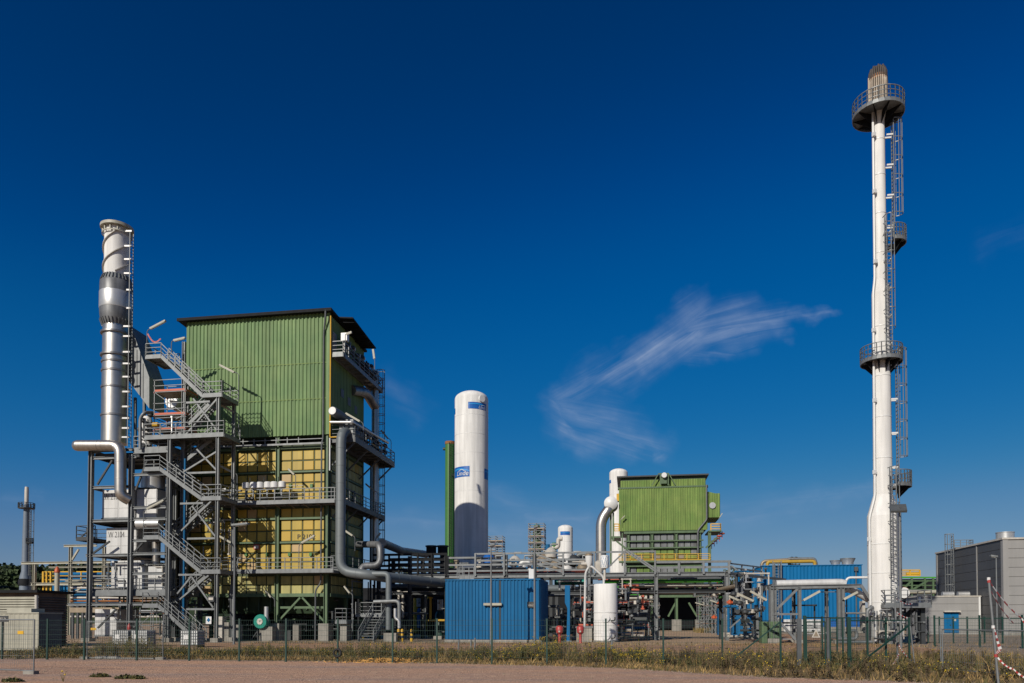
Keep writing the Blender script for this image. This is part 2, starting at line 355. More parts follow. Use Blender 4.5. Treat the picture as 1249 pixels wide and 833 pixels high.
def solo(name, mb, m, label, cat, group=None, smooth=None, kind=None):
    a = np.array(mb.v); o = ((a[:, 0].min() + a[:, 0].max()) / 2, (a[:, 1].min() + a[:, 1].max()) / 2, a[:, 2].min())
    return tag(mb.build(name, m, None, smooth, o), label, cat, group, kind)
def copy_tree(o, loc=None, rz=0, label=None, parent=None, scale=None):
    c = o.copy(); col.objects.link(c)
    if parent is not None: c.parent = parent
    if loc is not None: c.location = loc; c.rotation_euler.z = rz
    if scale: c.scale = scale
    if label: c['label'] = label
    for ch in list(o.children): copy_tree(ch, parent=c)
    return c
def text_mb(body, size, fn, thick=0.0):
    cu = bpy.data.curves.new('writing', 'FONT'); cu.body = body; cu.size = size; cu.extrude = thick
    o = bpy.data.objects.new('writing', cu); col.objects.link(o); bpy.context.view_layer.update()
    me = bpy.data.meshes.new_from_object(o.evaluated_get(bpy.context.evaluated_depsgraph_get()))
    mb = MB(); mb.add([fn(v.co.x, v.co.y) for v in me.vertices], [tuple(p.vertices) for p in me.polygons])
    bpy.data.objects.remove(o); bpy.data.curves.remove(cu); bpy.data.meshes.remove(me); return mb
def struct(name, mb, m, smooth=None): return tag(mb.build(name, m, None, smooth), None, None, None, 'structure')
UX, VX, ZX = W(1, 0), W(0, 1), Vector((0, 0, 1))

# ------------------------------------------------------------------ ground, roads, verge, hill, forest
g = MB(); n_ = 40
g.add([(-9000, -400, 0), (9000, -400, 0), (9000, 12000, 0), (-9000, 12000, 0)], [(0, 1, 2, 3)])
struct('ground', g, 'soil')
def sheet(name, pts, m, z, fold=None):
    s_ = MB(); s_.add([(p[0], p[1], z) for p in pts], [tuple(range(len(pts)))]); return struct(name, s_, m)
edge = [(-60, 41.5), (-20.5, 35.0), (-8.2, 32.6), (-2, 30.6), (3.6, 28.1), (7.9, 23.6), (12, 21.2), (20, 18.5), (45, 12.5)]
rng = random.Random(3)
def ragged(pts, n=14, amp=0.28):
    out = []
    for (ax, ay), (bx, by) in zip(pts[:-1], pts[1:]):
        for i in range(n): t = i / n; out.append((ax + (bx - ax) * t, ay + (by - ay) * t + rng.uniform(-amp, amp)))
    return out + [pts[-1]]
sheet('dirt_road', [(-60, -30), (45, -30)] + ragged(edge)[::-1], 'dirt_road', 0.008)
back = [(-60, 47), (-24, 43), (-10, 40.5), (4, 37.5), (16, 37.5), (30, 36), (60, 32)]
sheet('grass_verge', edge[::1] + back[::-1], 'verge', 0.004)
sheet('site_road', [tuple(W(u, v).xy) for u, v in ((-34, 47), (-2, 41), (6, 40.5), (19, 46), (21, 130), (13, 130), (10.5, 62), (4, 54.5), (-6, 54.5), (-7.2, 110), (-10.2, 110), (-11, 57.5), (-34, 54.5))], 'site_road', 0.006)
sheet('gravel_bed', [tuple(W(u, v).xy) for u, v in ((-32, 55), (-11.5, 57.8), (-11.5, 84), (-40, 84), (-40, 55))], 'gravel', 0.005)
sheet('gravel_yard', [tuple(W(u, v).xy) for u, v in ((19.2, 34), (60, 34), (60, 120), (21.2, 120))], 'gravel', 0.005)
hill = MB(); N = 60
def hill_h(x):
    return max(0.0, 33 * math.exp(-((x + 330) / 170.0) ** 4) + 4 * math.exp(-((x + 60) / 160.0) ** 2))
hv = []
for j in range(5):
    for i in range(N + 1):
        x = -700 + 1400 * i / N; hv.append((x, 440 + j * 60, -0.3 + hill_h(x) * (0, .75, 1, 1, .9)[j]))
hill.add(hv, [(j * (N + 1) + i, j * (N + 1) + i + 1, (j + 1) * (N + 1) + i + 1, (j + 1) * (N + 1) + i) for j in range(4) for i in range(N)])
struct('hill', hill, 'foliage_far', 60)
fo = MB()
for k in range(420):
    x = rng.uniform(-500, 260) if k > 300 else rng.uniform(-430, -225); y = rng.uniform(446, 545)
    f = (y - 440) / 60; fr_ = (0, .75, 1, 1, .9); fi = min(3, int(f)); base = hill_h(x) * (fr_[fi] + (fr_[fi + 1] - fr_[fi]) * (f - fi)); h = rng.uniform(9, 15) if x < -120 else rng.uniform(8, 12); rw = rng.uniform(3.5, 6)
    for q in range(46):
        th = rng.uniform(0, 6.283); ph = rng.uniform(-0.6, 1); rr = rng.uniform(0.55, 1)
        c = Vector((x + rw * rr * math.cos(th) * math.sqrt(1 - ph * ph * .9), y + rw * rr * math.sin(th) * math.sqrt(1 - ph * ph * .9), base + h * 0.58 + ph * h * 0.4 * rr))
        a = Vector((rng.gauss(0, 1), rng.gauss(0, 1), rng.gauss(0, 1))).normalized() * rng.uniform(.9, 1.7); b = a.cross(Vector((rng.gauss(0, 1), rng.gauss(0, 1), rng.gauss(0, 1)))).normalized() * rng.uniform(.9, 1.7)
        fo.add([c - a - b, c + a - b * .7, c + a * .8 + b, c - a * .7 + b * .9], [(0, 1, 2, 3)])
tag(fo.build('forest', 'foliage_far'), 'dark green wood on the low hill along the horizon', 'forest', None, 'stuff')

def far_tree(px, py_top, v, w, label):
    p = P(px, 700, v); h = P(px, py_top, v).z; p.z = 0; t = bpy.data.objects.new('leafy_tree', None); col.objects.link(t); t.location = p; t['_loc'] = tuple(p); t['label'] = label; t['category'] = 'tree'; t['group'] = 'trees beyond the plant'
    b = MB(); b.tube([p, p + ZX * h * .4, p + ZX * h * .75], .3, 8, True, [.35, .25, .08])
    for q in range(6): a = rng.uniform(0, 6.28); z = h * rng.uniform(.3, .6); b.tube([p + ZX * z, p + ZX * (z + h * .2) + Vector((math.cos(a), math.sin(a), 0)) * w * .6], .1, 6, True, [.13, .04])
    b.build('trunk', 'bark', t); b = MB()
    for q in range(700):
        k = rng.randint(0, 8); kr = random.Random(k * 7 + int(px)); cc = Vector((kr.uniform(-.6, .6) * w, kr.uniform(-.6, .6) * w, h * kr.uniform(.4, .85))); d = Vector((rng.gauss(0, 1), rng.gauss(0, 1), rng.gauss(0, 1))).normalized() * w * .48 * rng.uniform(.6, 1)
        c = p + cc + d; a = Vector((rng.gauss(0, 1), rng.gauss(0, 1), rng.gauss(0, 1))).normalized() * .3; e = a.cross(Vector((rng.gauss(0, 1), rng.gauss(0, 1), rng.gauss(0, 1)))).normalized() * .3; b.add([c - a, c + e, c + a, c - e], [(0, 1, 2, 3)])
    b.build('crown', 'leaf', t)
for px, py, v, w, lb in ((497, 686, 190, 4.5, 'small tree seen between the rack beams, left of two'), (516, 683, 200, 5, 'small tree seen between the rack beams, right of two'), (908, 687, 210, 5.5, 'tree top just over the rack left of the blue hall')): far_tree(px, py, v, w, lb)

# ------------------------------------------------------------------ shared builders
def plat(t, u0, u1, v0, v1, z, open_edges='', thick=0.22, m='galv', rail_h=1.1, rails=True):
    d = MB(); d.box(u0, u1, v0, v1, z - 0.05, z)
    for a, b in (((u0, v0), (u1, v0)), ((u1, v0), (u1, v1)), ((u1, v1), (u0, v1)), ((u0, v1), (u0, v0))): d.bar(W(*a, z - thick / 2), W(*b, z - thick / 2), 0.09, thick)
    L = max(u1 - u0, v1 - v0); k = max(1, int(L / 1.2))
    for i in range(1, k):
        f = i / k
        if u1 - u0 > v1 - v0: d.bar(W(u0 + (u1 - u0) * f, v0, z - .12), W(u0 + (u1 - u0) * f, v1, z - .12), .06, .14)
        else: d.bar(W(u0, v0 + (v1 - v0) * f, z - .12), W(u1, v0 + (v1 - v0) * f, z - .12), .06, .14)
    d.build('platform', m, t)
    if rails:
        r = MB()
        E = {'f': ((u0, v0), (u1, v0)), 'r': ((u1, v0), (u1, v1)), 'b': ((u1, v1), (u0, v1)), 'l': ((u0, v1), (u0, v0))}
        for k_, (a, b) in E.items():
            if k_ not in open_edges: r.rail([W(*a, z), W(*b, z)], rail_h)
        r.build('railing', m, t)
def flight(t, a, b, width, m='galv', rails=True):           # a upper, b lower end of the near stringer (world); width along v
    s = MB(); a, b = Vector(a), Vector(b); w = VX * width
    for o in (Vector((0, 0, 0)), w): s.bar(a + o - ZX * .1, b + o - ZX * .1, 0.07, 0.21)
    n = max(3, int(abs(a.z - b.z) / 0.2))
    for i in range(1, n): p = a + (b - a) * (i / n); s.hexa([p + w * q + UX * e + ZX * z for z in (-.03, .01) for q, e in ((0, -.13), (0, .13), (1, .13), (1, -.13))])
    s.build('stair_flight', m, t)
    if rails:
        r = MB(); r.rail([a, b], 1.05, 0.85); r.rail([a + w, b + w], 1.05, 0.85); r.build('handrail', m, t)
def strip_lamp(v, foot, bend, tip, label, group='strip lamps on poles', dv=0.0, m='galv'):   # pole, then a tilted tube lamp
    a = P(*foot, v); b = P(*bend, v); c = P(*tip, v + dv)
    t = T('strip_lamp', label, 'lamp', a, group)
    k = b + (c - b) * 0.18
    p = MB(); p.tube(rounded([a, Vector((a.x, a.y, b.z)), b + (c - b) * 0.3], 0.25), 0.035, 6); p.build('pole', m, t, 40)
    d = (c - k); h = MB(); h.bar(k, c, 0.2, 0.13); h.build('lamp_housing', 'cream', t)
    l = MB(); o = ZX * 0.085; l.bar(k + d * .05 - o, c - d * .05 - o, 0.15, 0.05); l.build('lamp_cover', 'glass_lamp', t); return t
def street_lamp(px, py_top, v, label, zfoot=0, head=0.75, hd=(1, 0)):
    top = P(px, py_top, v); a = Vector((top.x, top.y, zfoot)); t = T('street_lamp', label, 'street lamp', a, 'lamp posts around the plant')
    p = MB(); p.tube([a, a + ZX * (top.z - zfoot) * .5, Vector((top.x, top.y, top.z))], .07, 10, True, [.085, .07, .05]); p.build('pole', 'galv', t, 40)
    b = MB(); b.box(*(UV(a)[0] - .13, UV(a)[0] + .13, UV(a)[1] - .13, UV(a)[1] + .13), zfoot, zfoot + 0.04); b.build('base_plate', 'galv_dark', t)
    h = MB(); e = W(*hd) * head; q = top + ZX * .03
    h.prism([q - e * .15 + VX * -.2, q + e - VX * .17 + ZX * .1, q + e + VX * .17 + ZX * .1, q - e * .15 + VX * .2], ZX * .14); h.build('lamp_head', 'galv', t)
    l = MB(); l.bar(q + e * .1 - ZX * .02, q + e * .85 + ZX * .06, .24, .03); l.build('lamp_glass', 'glass_lamp', t); return t
def pipe_thing(name, pts, r, m, label, cat='pipe', group=None, bend=0.6, n=14, flanges=()):
    pts = [Vector(p) for p in pts]; n = max(n, 26) if r >= .3 else n; q = rounded(pts, bend, 5)
    t = T(name, label, cat, pts[0], group); b = MB(); b.tube(q, r, n); b.build('pipe_run', m, t, 40 if r < .3 else 14)
    s = MB(); L = 0
    for a, c in zip(pts[:-1], pts[1:]):                    # sheet joints of the cladding
        ln = (c - a).length; k = int(ln / 1.4)
        for i in range(1, k): d = (c - a).normalized(); p = a + (c - a) * (i / k); s.tube([p - d * .035, p + d * .035], r * 1.03, n)
    s.build('joint_band', m, t, 40)
    for p, d in flanges:
        f = MB(); p = Vector(p); d = Vector(d).normalized(); f.tube([p - d * .08, p + d * .08], r * 1.35, n); f.build('flange', m, t, 40)
    return t
def valve_proto():
    t = T('control_valve', 'small control valve', 'valve', (0, 0, -50), 'control valves on the balconies')
    b = MB(); b.tube([Vector((-.35, 0, -50)), Vector((.35, 0, -50))], .1, 8); b.tube([Vector((-.36, 0, -50)), Vector((-.3, 0, -50))], .18, 10); b.tube([Vector((.3, 0, -50)), Vector((.36, 0, -50))], .18, 10); b.build('body', 'steel_dark', t, 40)
    s = MB(); s.cyl((0, 0, -50), .05, .55, 8); s.build('stem', 'galv', t, 40)
    a = MB(); a.lathe((0, 0, -49.5), [(.08, 0), (.24, .06), (.26, .2), (.2, .3), (.06, .36)], 14); a.build('actuator', 'steel_dark', t, 40)
    x = MB(); x.hexa([Vector((sx * .1 + .27, sy * .1 - .1, z - 49.55)) for z in (0, .28) for sx, sy in ((-1, -1), (1, -1), (1, 1), (-1, 1))]); x.build('positioner', 'off_white', t)
    return t
VALVE = valve_proto(); VALVE_USED = [False]
def valve(loc, label, rz=0.0, scale=1.0):
    if not VALVE_USED[0]:
        VALVE_USED[0] = True; VALVE.location = loc; VALVE.rotation_euler.z = rz; VALVE.scale = (scale,) * 3; VALVE['label'] = label; return VALVE
    return copy_tree(VALVE, loc, rz, label, scale=(scale,) * 3)
def scaffold(u0, u1, v0, v1, zs, label, board='brick_red', bays=1, vb=1, z0=0.0, group=None, r=.03, ladder=False, diag=True, rails=True):
    t = T('scaffold', label, 'scaffold', W((u0 + u1) / 2, (v0 + v1) / 2, z0), group); top = zs[-1] + (1.1 if rails else .4)
    s = MB(); us = [u0 + (u1 - u0) * i / bays for i in range(bays + 1)]; vs = [v0 + (v1 - v0) * i / vb for i in range(vb + 1)]
    for u in us:
        for v in vs: s.bar(W(u, v, z0), W(u, v, top), r * 2)
    s.build('standard', 'galv', t)
    l = MB()
    for z in list(zs) + ([z + .55 for z in zs] + [z + 1.05 for z in zs] if rails else []):
        for v in vs: l.bar(W(u0 - .1, v, z), W(u1 + .1, v, z), r * 1.7)
        for u in us: l.bar(W(u, v0 - .1, z), W(u, v1 + .1, z), r * 1.7)
    l.build('ledger', 'galv', t)
    if diag:
        d = MB(); zz = [z0] + list(zs)
        for i, (a, b) in enumerate(zip(zz[:-1], zz[1:])):
            for ua, ub in zip(us[:-1], us[1:]): d.bar(W(ua if i % 2 else ub, v0, a), W(ub if i % 2 else ua, v0, b), r * 1.6)
        d.build('brace', 'galv', t)
    if board:
        for z in zs:
            b = MB(); b.box(u0, u1, v0 + .04, v1 - .04, z, z + .05); b.build('deck_board', 'bronze_pipe', t)
            k = MB()
            k.box(u0, u1, v0 - .02, v0 + .02, z + .05, z + .22); k.box(u1 - .02, u1 + .02, v0, v1, z + .05, z + .22); k.build('toe_board', board, t)
    c = MB()
    for u in us:
        for v in vs:
            for z in zs: c.bar(W(u, v, z - .09), W(u, v, z + .02), r * 3.4)
    c.build('coupler', 'red' if board else 'rust', t)
    if ladder: q = MB(); q.ladder(W(u0 + .3, v0 - .1, z0), W(u0 + .3, v0 - .1, zs[-1] + .8), UX); q.build('ladder', 'galv', t)
    return t

# ------------------------------------------------------------------ the big boiler house
V0 = 61.7
Uc = UZ(402, 560, V0)[0]; UL = UZ(227, 480, V0)[0]
zr = lambda py, px=320, v=V0: UZ(px, py, v)[1]
ZT, ZB = zr(387), zr(533); DEP = 8.3
bh = T('boiler_house', 'tall boiler house with green ribbed upper cladding over yellow panels', 'industrial building', W((UL + Uc) / 2, V0 + 4, 0))
w_ = MB(); w_.corr(W(UL, V0, 0), W(Uc, V0, 0), ZB, ZT, -VX, .36, .08)
w_.cm = 0; w_.build('front_cladding', 'green_clad', bh)
w_ = MB(); w_.corr(W(Uc, V0 + .02, 0), W(Uc, V0 + DEP, 0), ZB, ZT - .3, UX, .36, .08); w_.build('side_cladding', 'green_clad', bh); w_ = MB(); w_.corr(W(UL, V0 + DEP, 0), W(UL, V0 + .02, 0), ZB, ZT - .3, -UX, .36, .08); w_.build('side_cladding', 'green_clad', bh)
for z in (zr(447), zr(490)):
    w_ = MB(); w_.box(UL, Uc - .3, V0 - .086, V0 - .081, z, z + .06); w_.build('lap_joint', 'green_clad2', bh)
w_ = MB(); w_.box(UL + .08, Uc - .08, V0 + .08, V0 + DEP, ZB + .02, ZT - .35); w_.build('core', 'green_dark', bh)
w_ = MB(); w_.box(Uc - .32, Uc - .02, V0 - .09, V0 - .02, ZB, ZT - .05); w_.build('corner_trim', 'green_clad', bh)
roof = MB()
c_ = [W(UL - .65, V0 - .45, ZT), W(Uc + .3, V0 - .45, ZT), W(Uc + .3, V0 + DEP + .2, ZT - .5), W(UL - .65, V0 + DEP + .2, ZT - .5)]
roof.prism(c_, ZX * .2); roof.bar(W(UL - .65, V0 - .5, ZT + .08), W(Uc + .3, V0 - .5, ZT + .08), .14, .26); rf = roof.build('roof', 'black_steel', bh)
e2 = MB(); e2.prism([W(Uc + .0, V0 + 1.4, ZT + .1), W(Uc + 1.55, V0 + 1.4, ZT - .05), W(Uc + 1.55, V0 + 7.6, ZT - .55), W(Uc, V0 + 7.6, ZT - .4)], ZX * .12)
for q in range(5): e2.bar(W(Uc, V0 + 1.8 + q * 1.35, ZT - .1 - q * .1), W(Uc + 1.5, V0 + 1.8 + q * 1.35, ZT - .22 - q * .1), .07, .14)
e2.build('eave_canopy', 'black_steel', bh)
e3 = MB(); e3.prism([W(Uc - .6, V0 + 6.3, ZT - 2.4), W(Uc + 1.0, V0 + 6.3, ZT - 2.5), W(Uc + 1.0, V0 + 10.6, ZT - 3.1), W(Uc - .6, V0 + 10.6, ZT - 3.0)], ZX * .1)
for q in range(4): e3.bar(W(Uc - .5, V0 + 6.6 + q * 1.2, ZT - 2.55 - q * .16), W(Uc + 1.0, V0 + 6.6 + q * 1.2, ZT - 2.65 - q * .16), .07, .14)
e3.build('rear_canopy', 'steel_dark', bh)
dp = MB(); dp.tube(rounded([W(Uc - .25, V0 - .5, ZT + .05), W(Uc - .25, V0 - .5, ZT - .5), W(Uc - .55, V0 - .16, ZT - 1.9), W(Uc - .55, V0 - .16, ZB - .4), W(Uc - .62, V0 - .3, ZB - .9), W(Uc - .62, V0 - .3, zr(712)), W(Uc - 1.1, V0 - .3, zr(720)), W(Uc - 1.1, V0 - .3, 0)], .3), .075, 8); dp.build('downpipe', 'galv_dark', bh, 40)
yp = MB(); yp.tube(rounded([W(Uc + .06, V0 - .08, ZT - .3), W(Uc + .06, V0 - .08, zr(537)), W(Uc + .9, V0 - .08, zr(537))], .1), .06, 8); yp.build('gas_pipe', 'yellow', bh, 40)
wp = MB(); wp.tube([W(Uc + .07, V0 - .12, zr(538)), W(Uc + .07, V0 - .12, zr(577))], .07, 8); wp.build('vent_pipe', 'white_plain', bh, 40)
dr = MB(); dr.box(Uc + .06, Uc + .12, V0 + .25, V0 + 1.15, zr(436), zr(436) + 2.1); dr.build('door', 'galv', bh)
for q in range(3): wq = MB(); wq.box(Uc + .06, Uc + .1, V0 + 2.3 + q * 1.7, V0 + 3.0 + q * 1.7, zr(478) - .3 * q, zr(478) + .75 - .3 * q); wq.build('window', 'galv_dark', bh)
# panels
def panels(mb, o, du, dz, nu, nz, out, rr, odd=.12):
    o = Vector(o); n = Vector(out)
    for i in range(nu):
        for j in range(nz):
            x = rr.random(); mb.cm = 1 if x < odd * .6 else (2 if x < odd * 2.2 else 0)
            a = o + du * i / nu + dz * j / nz; u = du / nu; z = dz / nz; gu = u.normalized() * .05; gz = z.normalized() * .05; k = n * .05
            p = [a + gu + gz, a + u - gu + gz, a + u - gu + z - gz, a + gu + z - gz]; c = a + u / 2 + z / 2
            q = [c + (x_ - c) * .9 + k for x_ in p]
            mb.add(p + q, [(0, 1, 5, 4), (1, 2, 6, 5), (2, 3, 7, 6), (3, 0, 4, 7), (4, 5, 6, 7)])
            if rr.random() < .12: mb.cm = mb.cm
    mb.cm = 0
rr = random.Random(11)
colpx = [233, 285, 338, 396]; ucol = [UZ(x, 650, V0)[0] for x in colpx]; ucol[0] = UL + .2; ucol[3] = Uc - .3
bandz = [(zr(550), zr(575), 2), (zr(578), zr(612), 3), (zr(620), zr(632), 1), (zr(634), zr(661), 2), (zr(663), zr(697), 3)]
bk = MB(); bk.box(UL + .1, Uc - .05, V0 + .3, V0 + DEP, zr(727), ZB - .6); bk.build('casing', 'seam', bh)
pn = MB()
for a, b in zip(ucol[:-1], ucol[1:]):
    for z1, z0, nz in bandz: panels(pn, W(a + .18, V0 + .29, z0), UX * (b - a - .36), ZX * (z1 - z0), 4, nz, -VX, rr)
pn.build('front_panels', ['yellow_panel', 'pale_panel', 'ochre_panel'], bh)
pl = MB()
for a, b in zip(ucol[:-1], ucol[1:]): panels(pl, W(a + .18, V0 + .29, zr(725)), UX * (b - a - .36), ZX * (zr(702) - zr(725)), 4, 2, -VX, rr, .2)
pl.build('hopper_panels', ['shaded_panel', 'pale_panel', 'shaded_panel'], bh)
ps = MB()
for va, vb in ((V0 + .5, V0 + 4.1), (V0 + 4.4, V0 + 8.1)):
    for z1, z0, nz in bandz + [(zr(702), zr(725), 2)]: panels(ps, W(Uc - .04, va, z0), VX * (vb - va), ZX * (z1 - z0), 4, nz, UX, rr, .15)
ps.build('side_panels', ['shaded_panel', 'yellow_panel', 'shaded_panel'], bh)
for u in ucol:
    c_ = MB(); c_.ibeam(W(u, V0 + .1, 1.55), W(u, V0 + .1, ZB - .1), .3, .36); c_.build('column', 'green_steel', bh)
    f_ = MB(); f_.box(u - .5, u + .42, V0 - .35, V0 + .75, 0, 1.55); f_.build('footing', 'concrete', bh)
for v in (V0 + 4.2, V0 + 8.2):
    c_ = MB(); c_.ibeam(W(Uc - .08, v, 1.5), W(Uc - .08, v, ZB), .3, .3); c_.build('column', 'green_steel', bh)
    f_ = MB(); f_.box(Uc - .5, Uc + .4, v - .4, v + .5, 0, 1.5); f_.build('footing', 'concrete', bh)
    c_ = MB(); c_.ibeam(W(UL + .2, v, 0), W(UL + .2, v, ZB), .3, .3); c_.build('column', 'green_steel', bh)
bm = MB()
for py, h in ((547, .22), (576.5, .14), (633, .18), (662, .16), (726, .3)):
    for a, b in zip(ucol[:-1], ucol[1:]): bm.bar(W(a + .17, V0 + .16, zr(py)), W(b - .17, V0 + .16, zr(py)), .2, h)
    bm.bar(W(Uc - .02, V0 + .3, zr(py)), W(Uc - .02, V0 + 8, zr(py)), .16, h)
bm.build('floor_beam', 'green_steel', bh)
kb = MB()
um = (ucol[2] + ucol[3]) / 2
kb.bar(W(um - .1, V0 + .1, zr(729)), W(ucol[2] + .2, V0 + .1, zr(757)), .16); kb.bar(W(um + .1, V0 + .1, zr(729)), W(ucol[3] - .2, V0 + .1, zr(757)), .16)
kb.bar(W(ucol[2] + .2, V0 + .3, zr(741)), W(ucol[3] - .2, V0 + .3, zr(741)), .25, .2); kb.build('brace', 'green_steel', bh)
hp = MB(); hp.prism([W(UL + .5, V0 + 1.2, zr(726)), W(Uc - .6, V0 + 1.2, zr(726)), W(Uc - 1.6, V0 + 1.9, zr(748)), W(UL + 1.5, V0 + 1.9, zr(748))], VX * 5.5)
for q in range(9): hp.box(UL + 2.2 + q * 1.15, UL + 2.28 + q * 1.15, V0 + .9, V0 + 1.25, zr(745), zr(728))
hp.build('hopper', 'green_dark', bh)
ib = MB(); ib.box(UL + .4, Uc - .5, V0 + DEP - .2, V0 + DEP, 0, zr(727)); ib.build('rear_wall', 'black_steel', bh)  # hopper, wall and machinery coloured dark to stand for the shade below
eq = MB()
for q in range(10):
    u = rr.uniform(UL + 1, Uc - 1); v = rr.uniform(V0 + 2.5, V0 + 6); eq.box(u, u + rr.uniform(.3, 1.3), v, v + .8, 0, rr.uniform(.8, 3.2))
for q in range(8): z = rr.uniform(.8, 3.8); eq.tube([W(UL + .5, V0 + rr.uniform(1.5, 5), z), W(Uc - .4, V0 + rr.uniform(1.5, 5), z)], rr.uniform(.05, .14), 8)
eq.build('ash_machinery', 'steel_dark', bh)
f_ = MB(); f_.pbox(357, 364, 762, 780, V0 + .6, .6, True); f_.build('footing', 'concrete', bh)
rl = MB(); zz = zr(544)
rl.bar(W(UL + 2.6, V0 - .25, zz), W(Uc - .5, V0 - .25, zz), .1, .16); rl.bar(W(UL + 2.6, V0 - .2, zz + .42), W(Uc - .5, V0 - .2, zz + .42), .06)
for q in range(9): u = UL + 2.6 + q * 1.06; rl.bar(W(u, V0 - .2, zz), W(u, V0 - .2, zz + .6), .07)
rl.build('kerb_rail', 'galv', bh)
# platforms on the front and round the right-hand side
u262 = UZ(264, 611, 60.4)[0]; u408 = UZ(408, 611, 60.4)[0]
plat(bh, u262, u408 + .0, 60.4, V0 - .02, zr(612, 330, 60.4), 'blr')
u290 = UZ(290, 697, 60.4)[0]
plat(bh, u290, u408 - .1, 60.4, V0 - .02, zr(696, 330, 60.4), 'blr')
br = MB()
for q in range(8): u = u262 + .8 + q * 1.35; br.bar(W(u, 60.5, zr(613)), W(u + .6, V0 - .05, zr(621)), .06)
br.build('bracket', 'bronze_pipe', bh)
plat(bh, Uc + .14, Uc + 1.15, V0 + .1, V0 + 10.8, zr(436), 'l', thick=.3, m='galv')
plat(bh, Uc + .14, Uc + 2.3, V0 + .1, V0 + 11.2, zr(537), 'l', thick=.45, m='galv_dark')
plat(bh, Uc + .14, Uc + 1.3, V0 + .1, V0 + 11.2, zr(612), 'l', thick=.35, m='galv_dark')
plat(bh, Uc + .14, Uc + 1.6, V0 + .1, V0 + 9.0, zr(694), 'l', thick=.35, m='galv_dark')
br = MB()
for z, w in ((zr(537), 2.2), (zr(612), 1.2)):
    for v in (V0 + .4, V0 + 3.6, V0 + 7, V0 + 10.8): br.bar(W(Uc + w, v, z - .4), W(Uc + .1, v, z - .4 - w * .9), .12)
for v in (V0 + 9.8, V0 + 11): br.bar(W(Uc + .3, v, 0), W(Uc + .3, v, zr(537)), .16)
br.build('platform_brace', 'galv_dark', bh)
ht = MB()
for px, py in ((299, 676), (325, 676), (352, 676), (378, 676), (353, 592), (379, 592), (326, 592)):
    p = UZ(px, py, V0); ht.box(p[0] - .12, p[0] + .12, V0 + .1, V0 + .24, p[1] - .15, p[1] + .15)
ht.build('inspection_hatch', 'tower_green', bh)
lt = text_mb("P 2102", 0.62, lambda x, y: W(UZ(361, 656, V0)[0] + x * 1.0, V0 + .2, zr(658) + y)); lt.build('lettering', 'lettering', bh)
sg = MB(); p = UZ(312, 667, V0); sg.box(p[0] - .28, p[0] + .28, V0 + .12, V0 + .16, p[1] - .22, p[1] + .22); so = sg.build('warning_plate', 'red', bh)
sg = MB(); sg.box(p[0] - .2, p[0] + .2, V0 + .1, V0 + .118, p[1] - .13, p[1] + .13); sg.build('plate_face', 'off_white', so)
for q in range(3): br = MB(); br.box(Uc + .8 + q * .5, Uc + 1.1 + q * .5, V0 + .2, V0 + .8, zr(537) + .1, zr(537) + 1.6); br.build('valve_cabinet', 'galv', bh)

# drum, big pipe and flue on the right-hand side
dm = T('steam_drum', 'grey horizontal drum sticking out of the boiler house above its side platform', 'drum', P(405, 502, V0 - .6))
b_ = MB(); a = P(405.5, 501, V0 - .9); b_.tube([a, a + VX * .25, a + VX * 9 + UX * .3], .42, 20, True, [.36, .42, .42]); b_.build('shell', 'grey_pipe', dm, 40)
b_ = MB(); b_.tube([a - VX * .06, a], .33, 20); b_.build('end_cap', 'alu_box', dm, 40)
va = V0 - 1.1
pipe_thing('duct_pipe', [W(Uc + 1.6, V0 + 3, zr(526)), P(415, 525, va) + VX * .2, P(415, 697, va), P(455, 702, va), W(Uc + 12.4, V0 + 16, 5.2), W(Uc + 20, V0 + 17, 5.2)], .43, 'grey_pipe', 'fat grey pipe dropping down the corner of the boiler house then running right', 'pipe', None, 1.1, 20)
pipe_thing('steel_pipe', [P(436, 664, V0 + 3.5), P(450, 664, V0 + 1.6), P(464, 664, V0 + .3), P(464, 690, V0 + .1), P(441, 690, V0 - .2), P(441, 704, V0 - .6)], .3, 'weathered', 'shiny double bent pipe beside the lower right of the boiler house', 'pipe', None, .7, 16)
pipe_thing('drop_pipe', [P(452, 700, V0 - 1), P(474, 700, V0 - 1), P(474, 768, V0 - 1)], .25, 'grey_pipe', 'grey vertical pipe right of the boiler house, elbow at top, standing on a small block', 'pipe', None, .4, 14)
pb = MB(); q = UV(P(474, 770, V0 - 1)); pb.box(q[0] - .35, q[0] + .75, q[1] - .3, q[1] + .3, 0, .75); solo('pipe_plinth', pb, 'concrete', 'small concrete block under the grey vertical pipe right of the boiler house', 'plinth')
pipe_thing('inclined_pipe', [P(466, 662, V0 + 6), P(490, 672, V0 + 14), P(520, 676, V0 + 22)], .4, 'inox_dark', 'thick shaded pipe sloping away from the boiler house onto the pipe rack', 'pipe', None, .4, 16)
fl = T('flue_pipe', 'shiny vertical flue rising along the rear right edge of the boiler house', 'flue', P(458, 700, V0 + 10))
b_ = MB(); b_.tube([P(457.5, 700, V0 + 9.8), P(457.5, 452, V0 + 9.8)], .36, 18); b_.build('shell', 'inox', fl, 40)
b_ = MB(); b_.tube(rounded([P(429, 476, V0 + 5), P(446, 478, V0 + 7.5), P(457.5, 496, V0 + 9.8)], .8), .48, 16); b_.build('duct_bend', 'inox_dark', fl, 40)
la = T('caged_ladder', 'caged ladder up the rear right edge of the boiler house beside the flue', 'ladder', P(464, 700, V0 + 10.6))
b_ = MB(); b_.ladder(P(461, 700, V0 + 10.6), P(461, 452, V0 + 10.6), VX); b_.build('rungs', 'galv_dark', la)
b_ = MB(); b_.cage(P(461, 690, V0 + 10.6), P(461, 452, V0 + 10.6), VX, UX); b_.build('cage', 'galv_dark', la)
lab = ['top', 'middle']
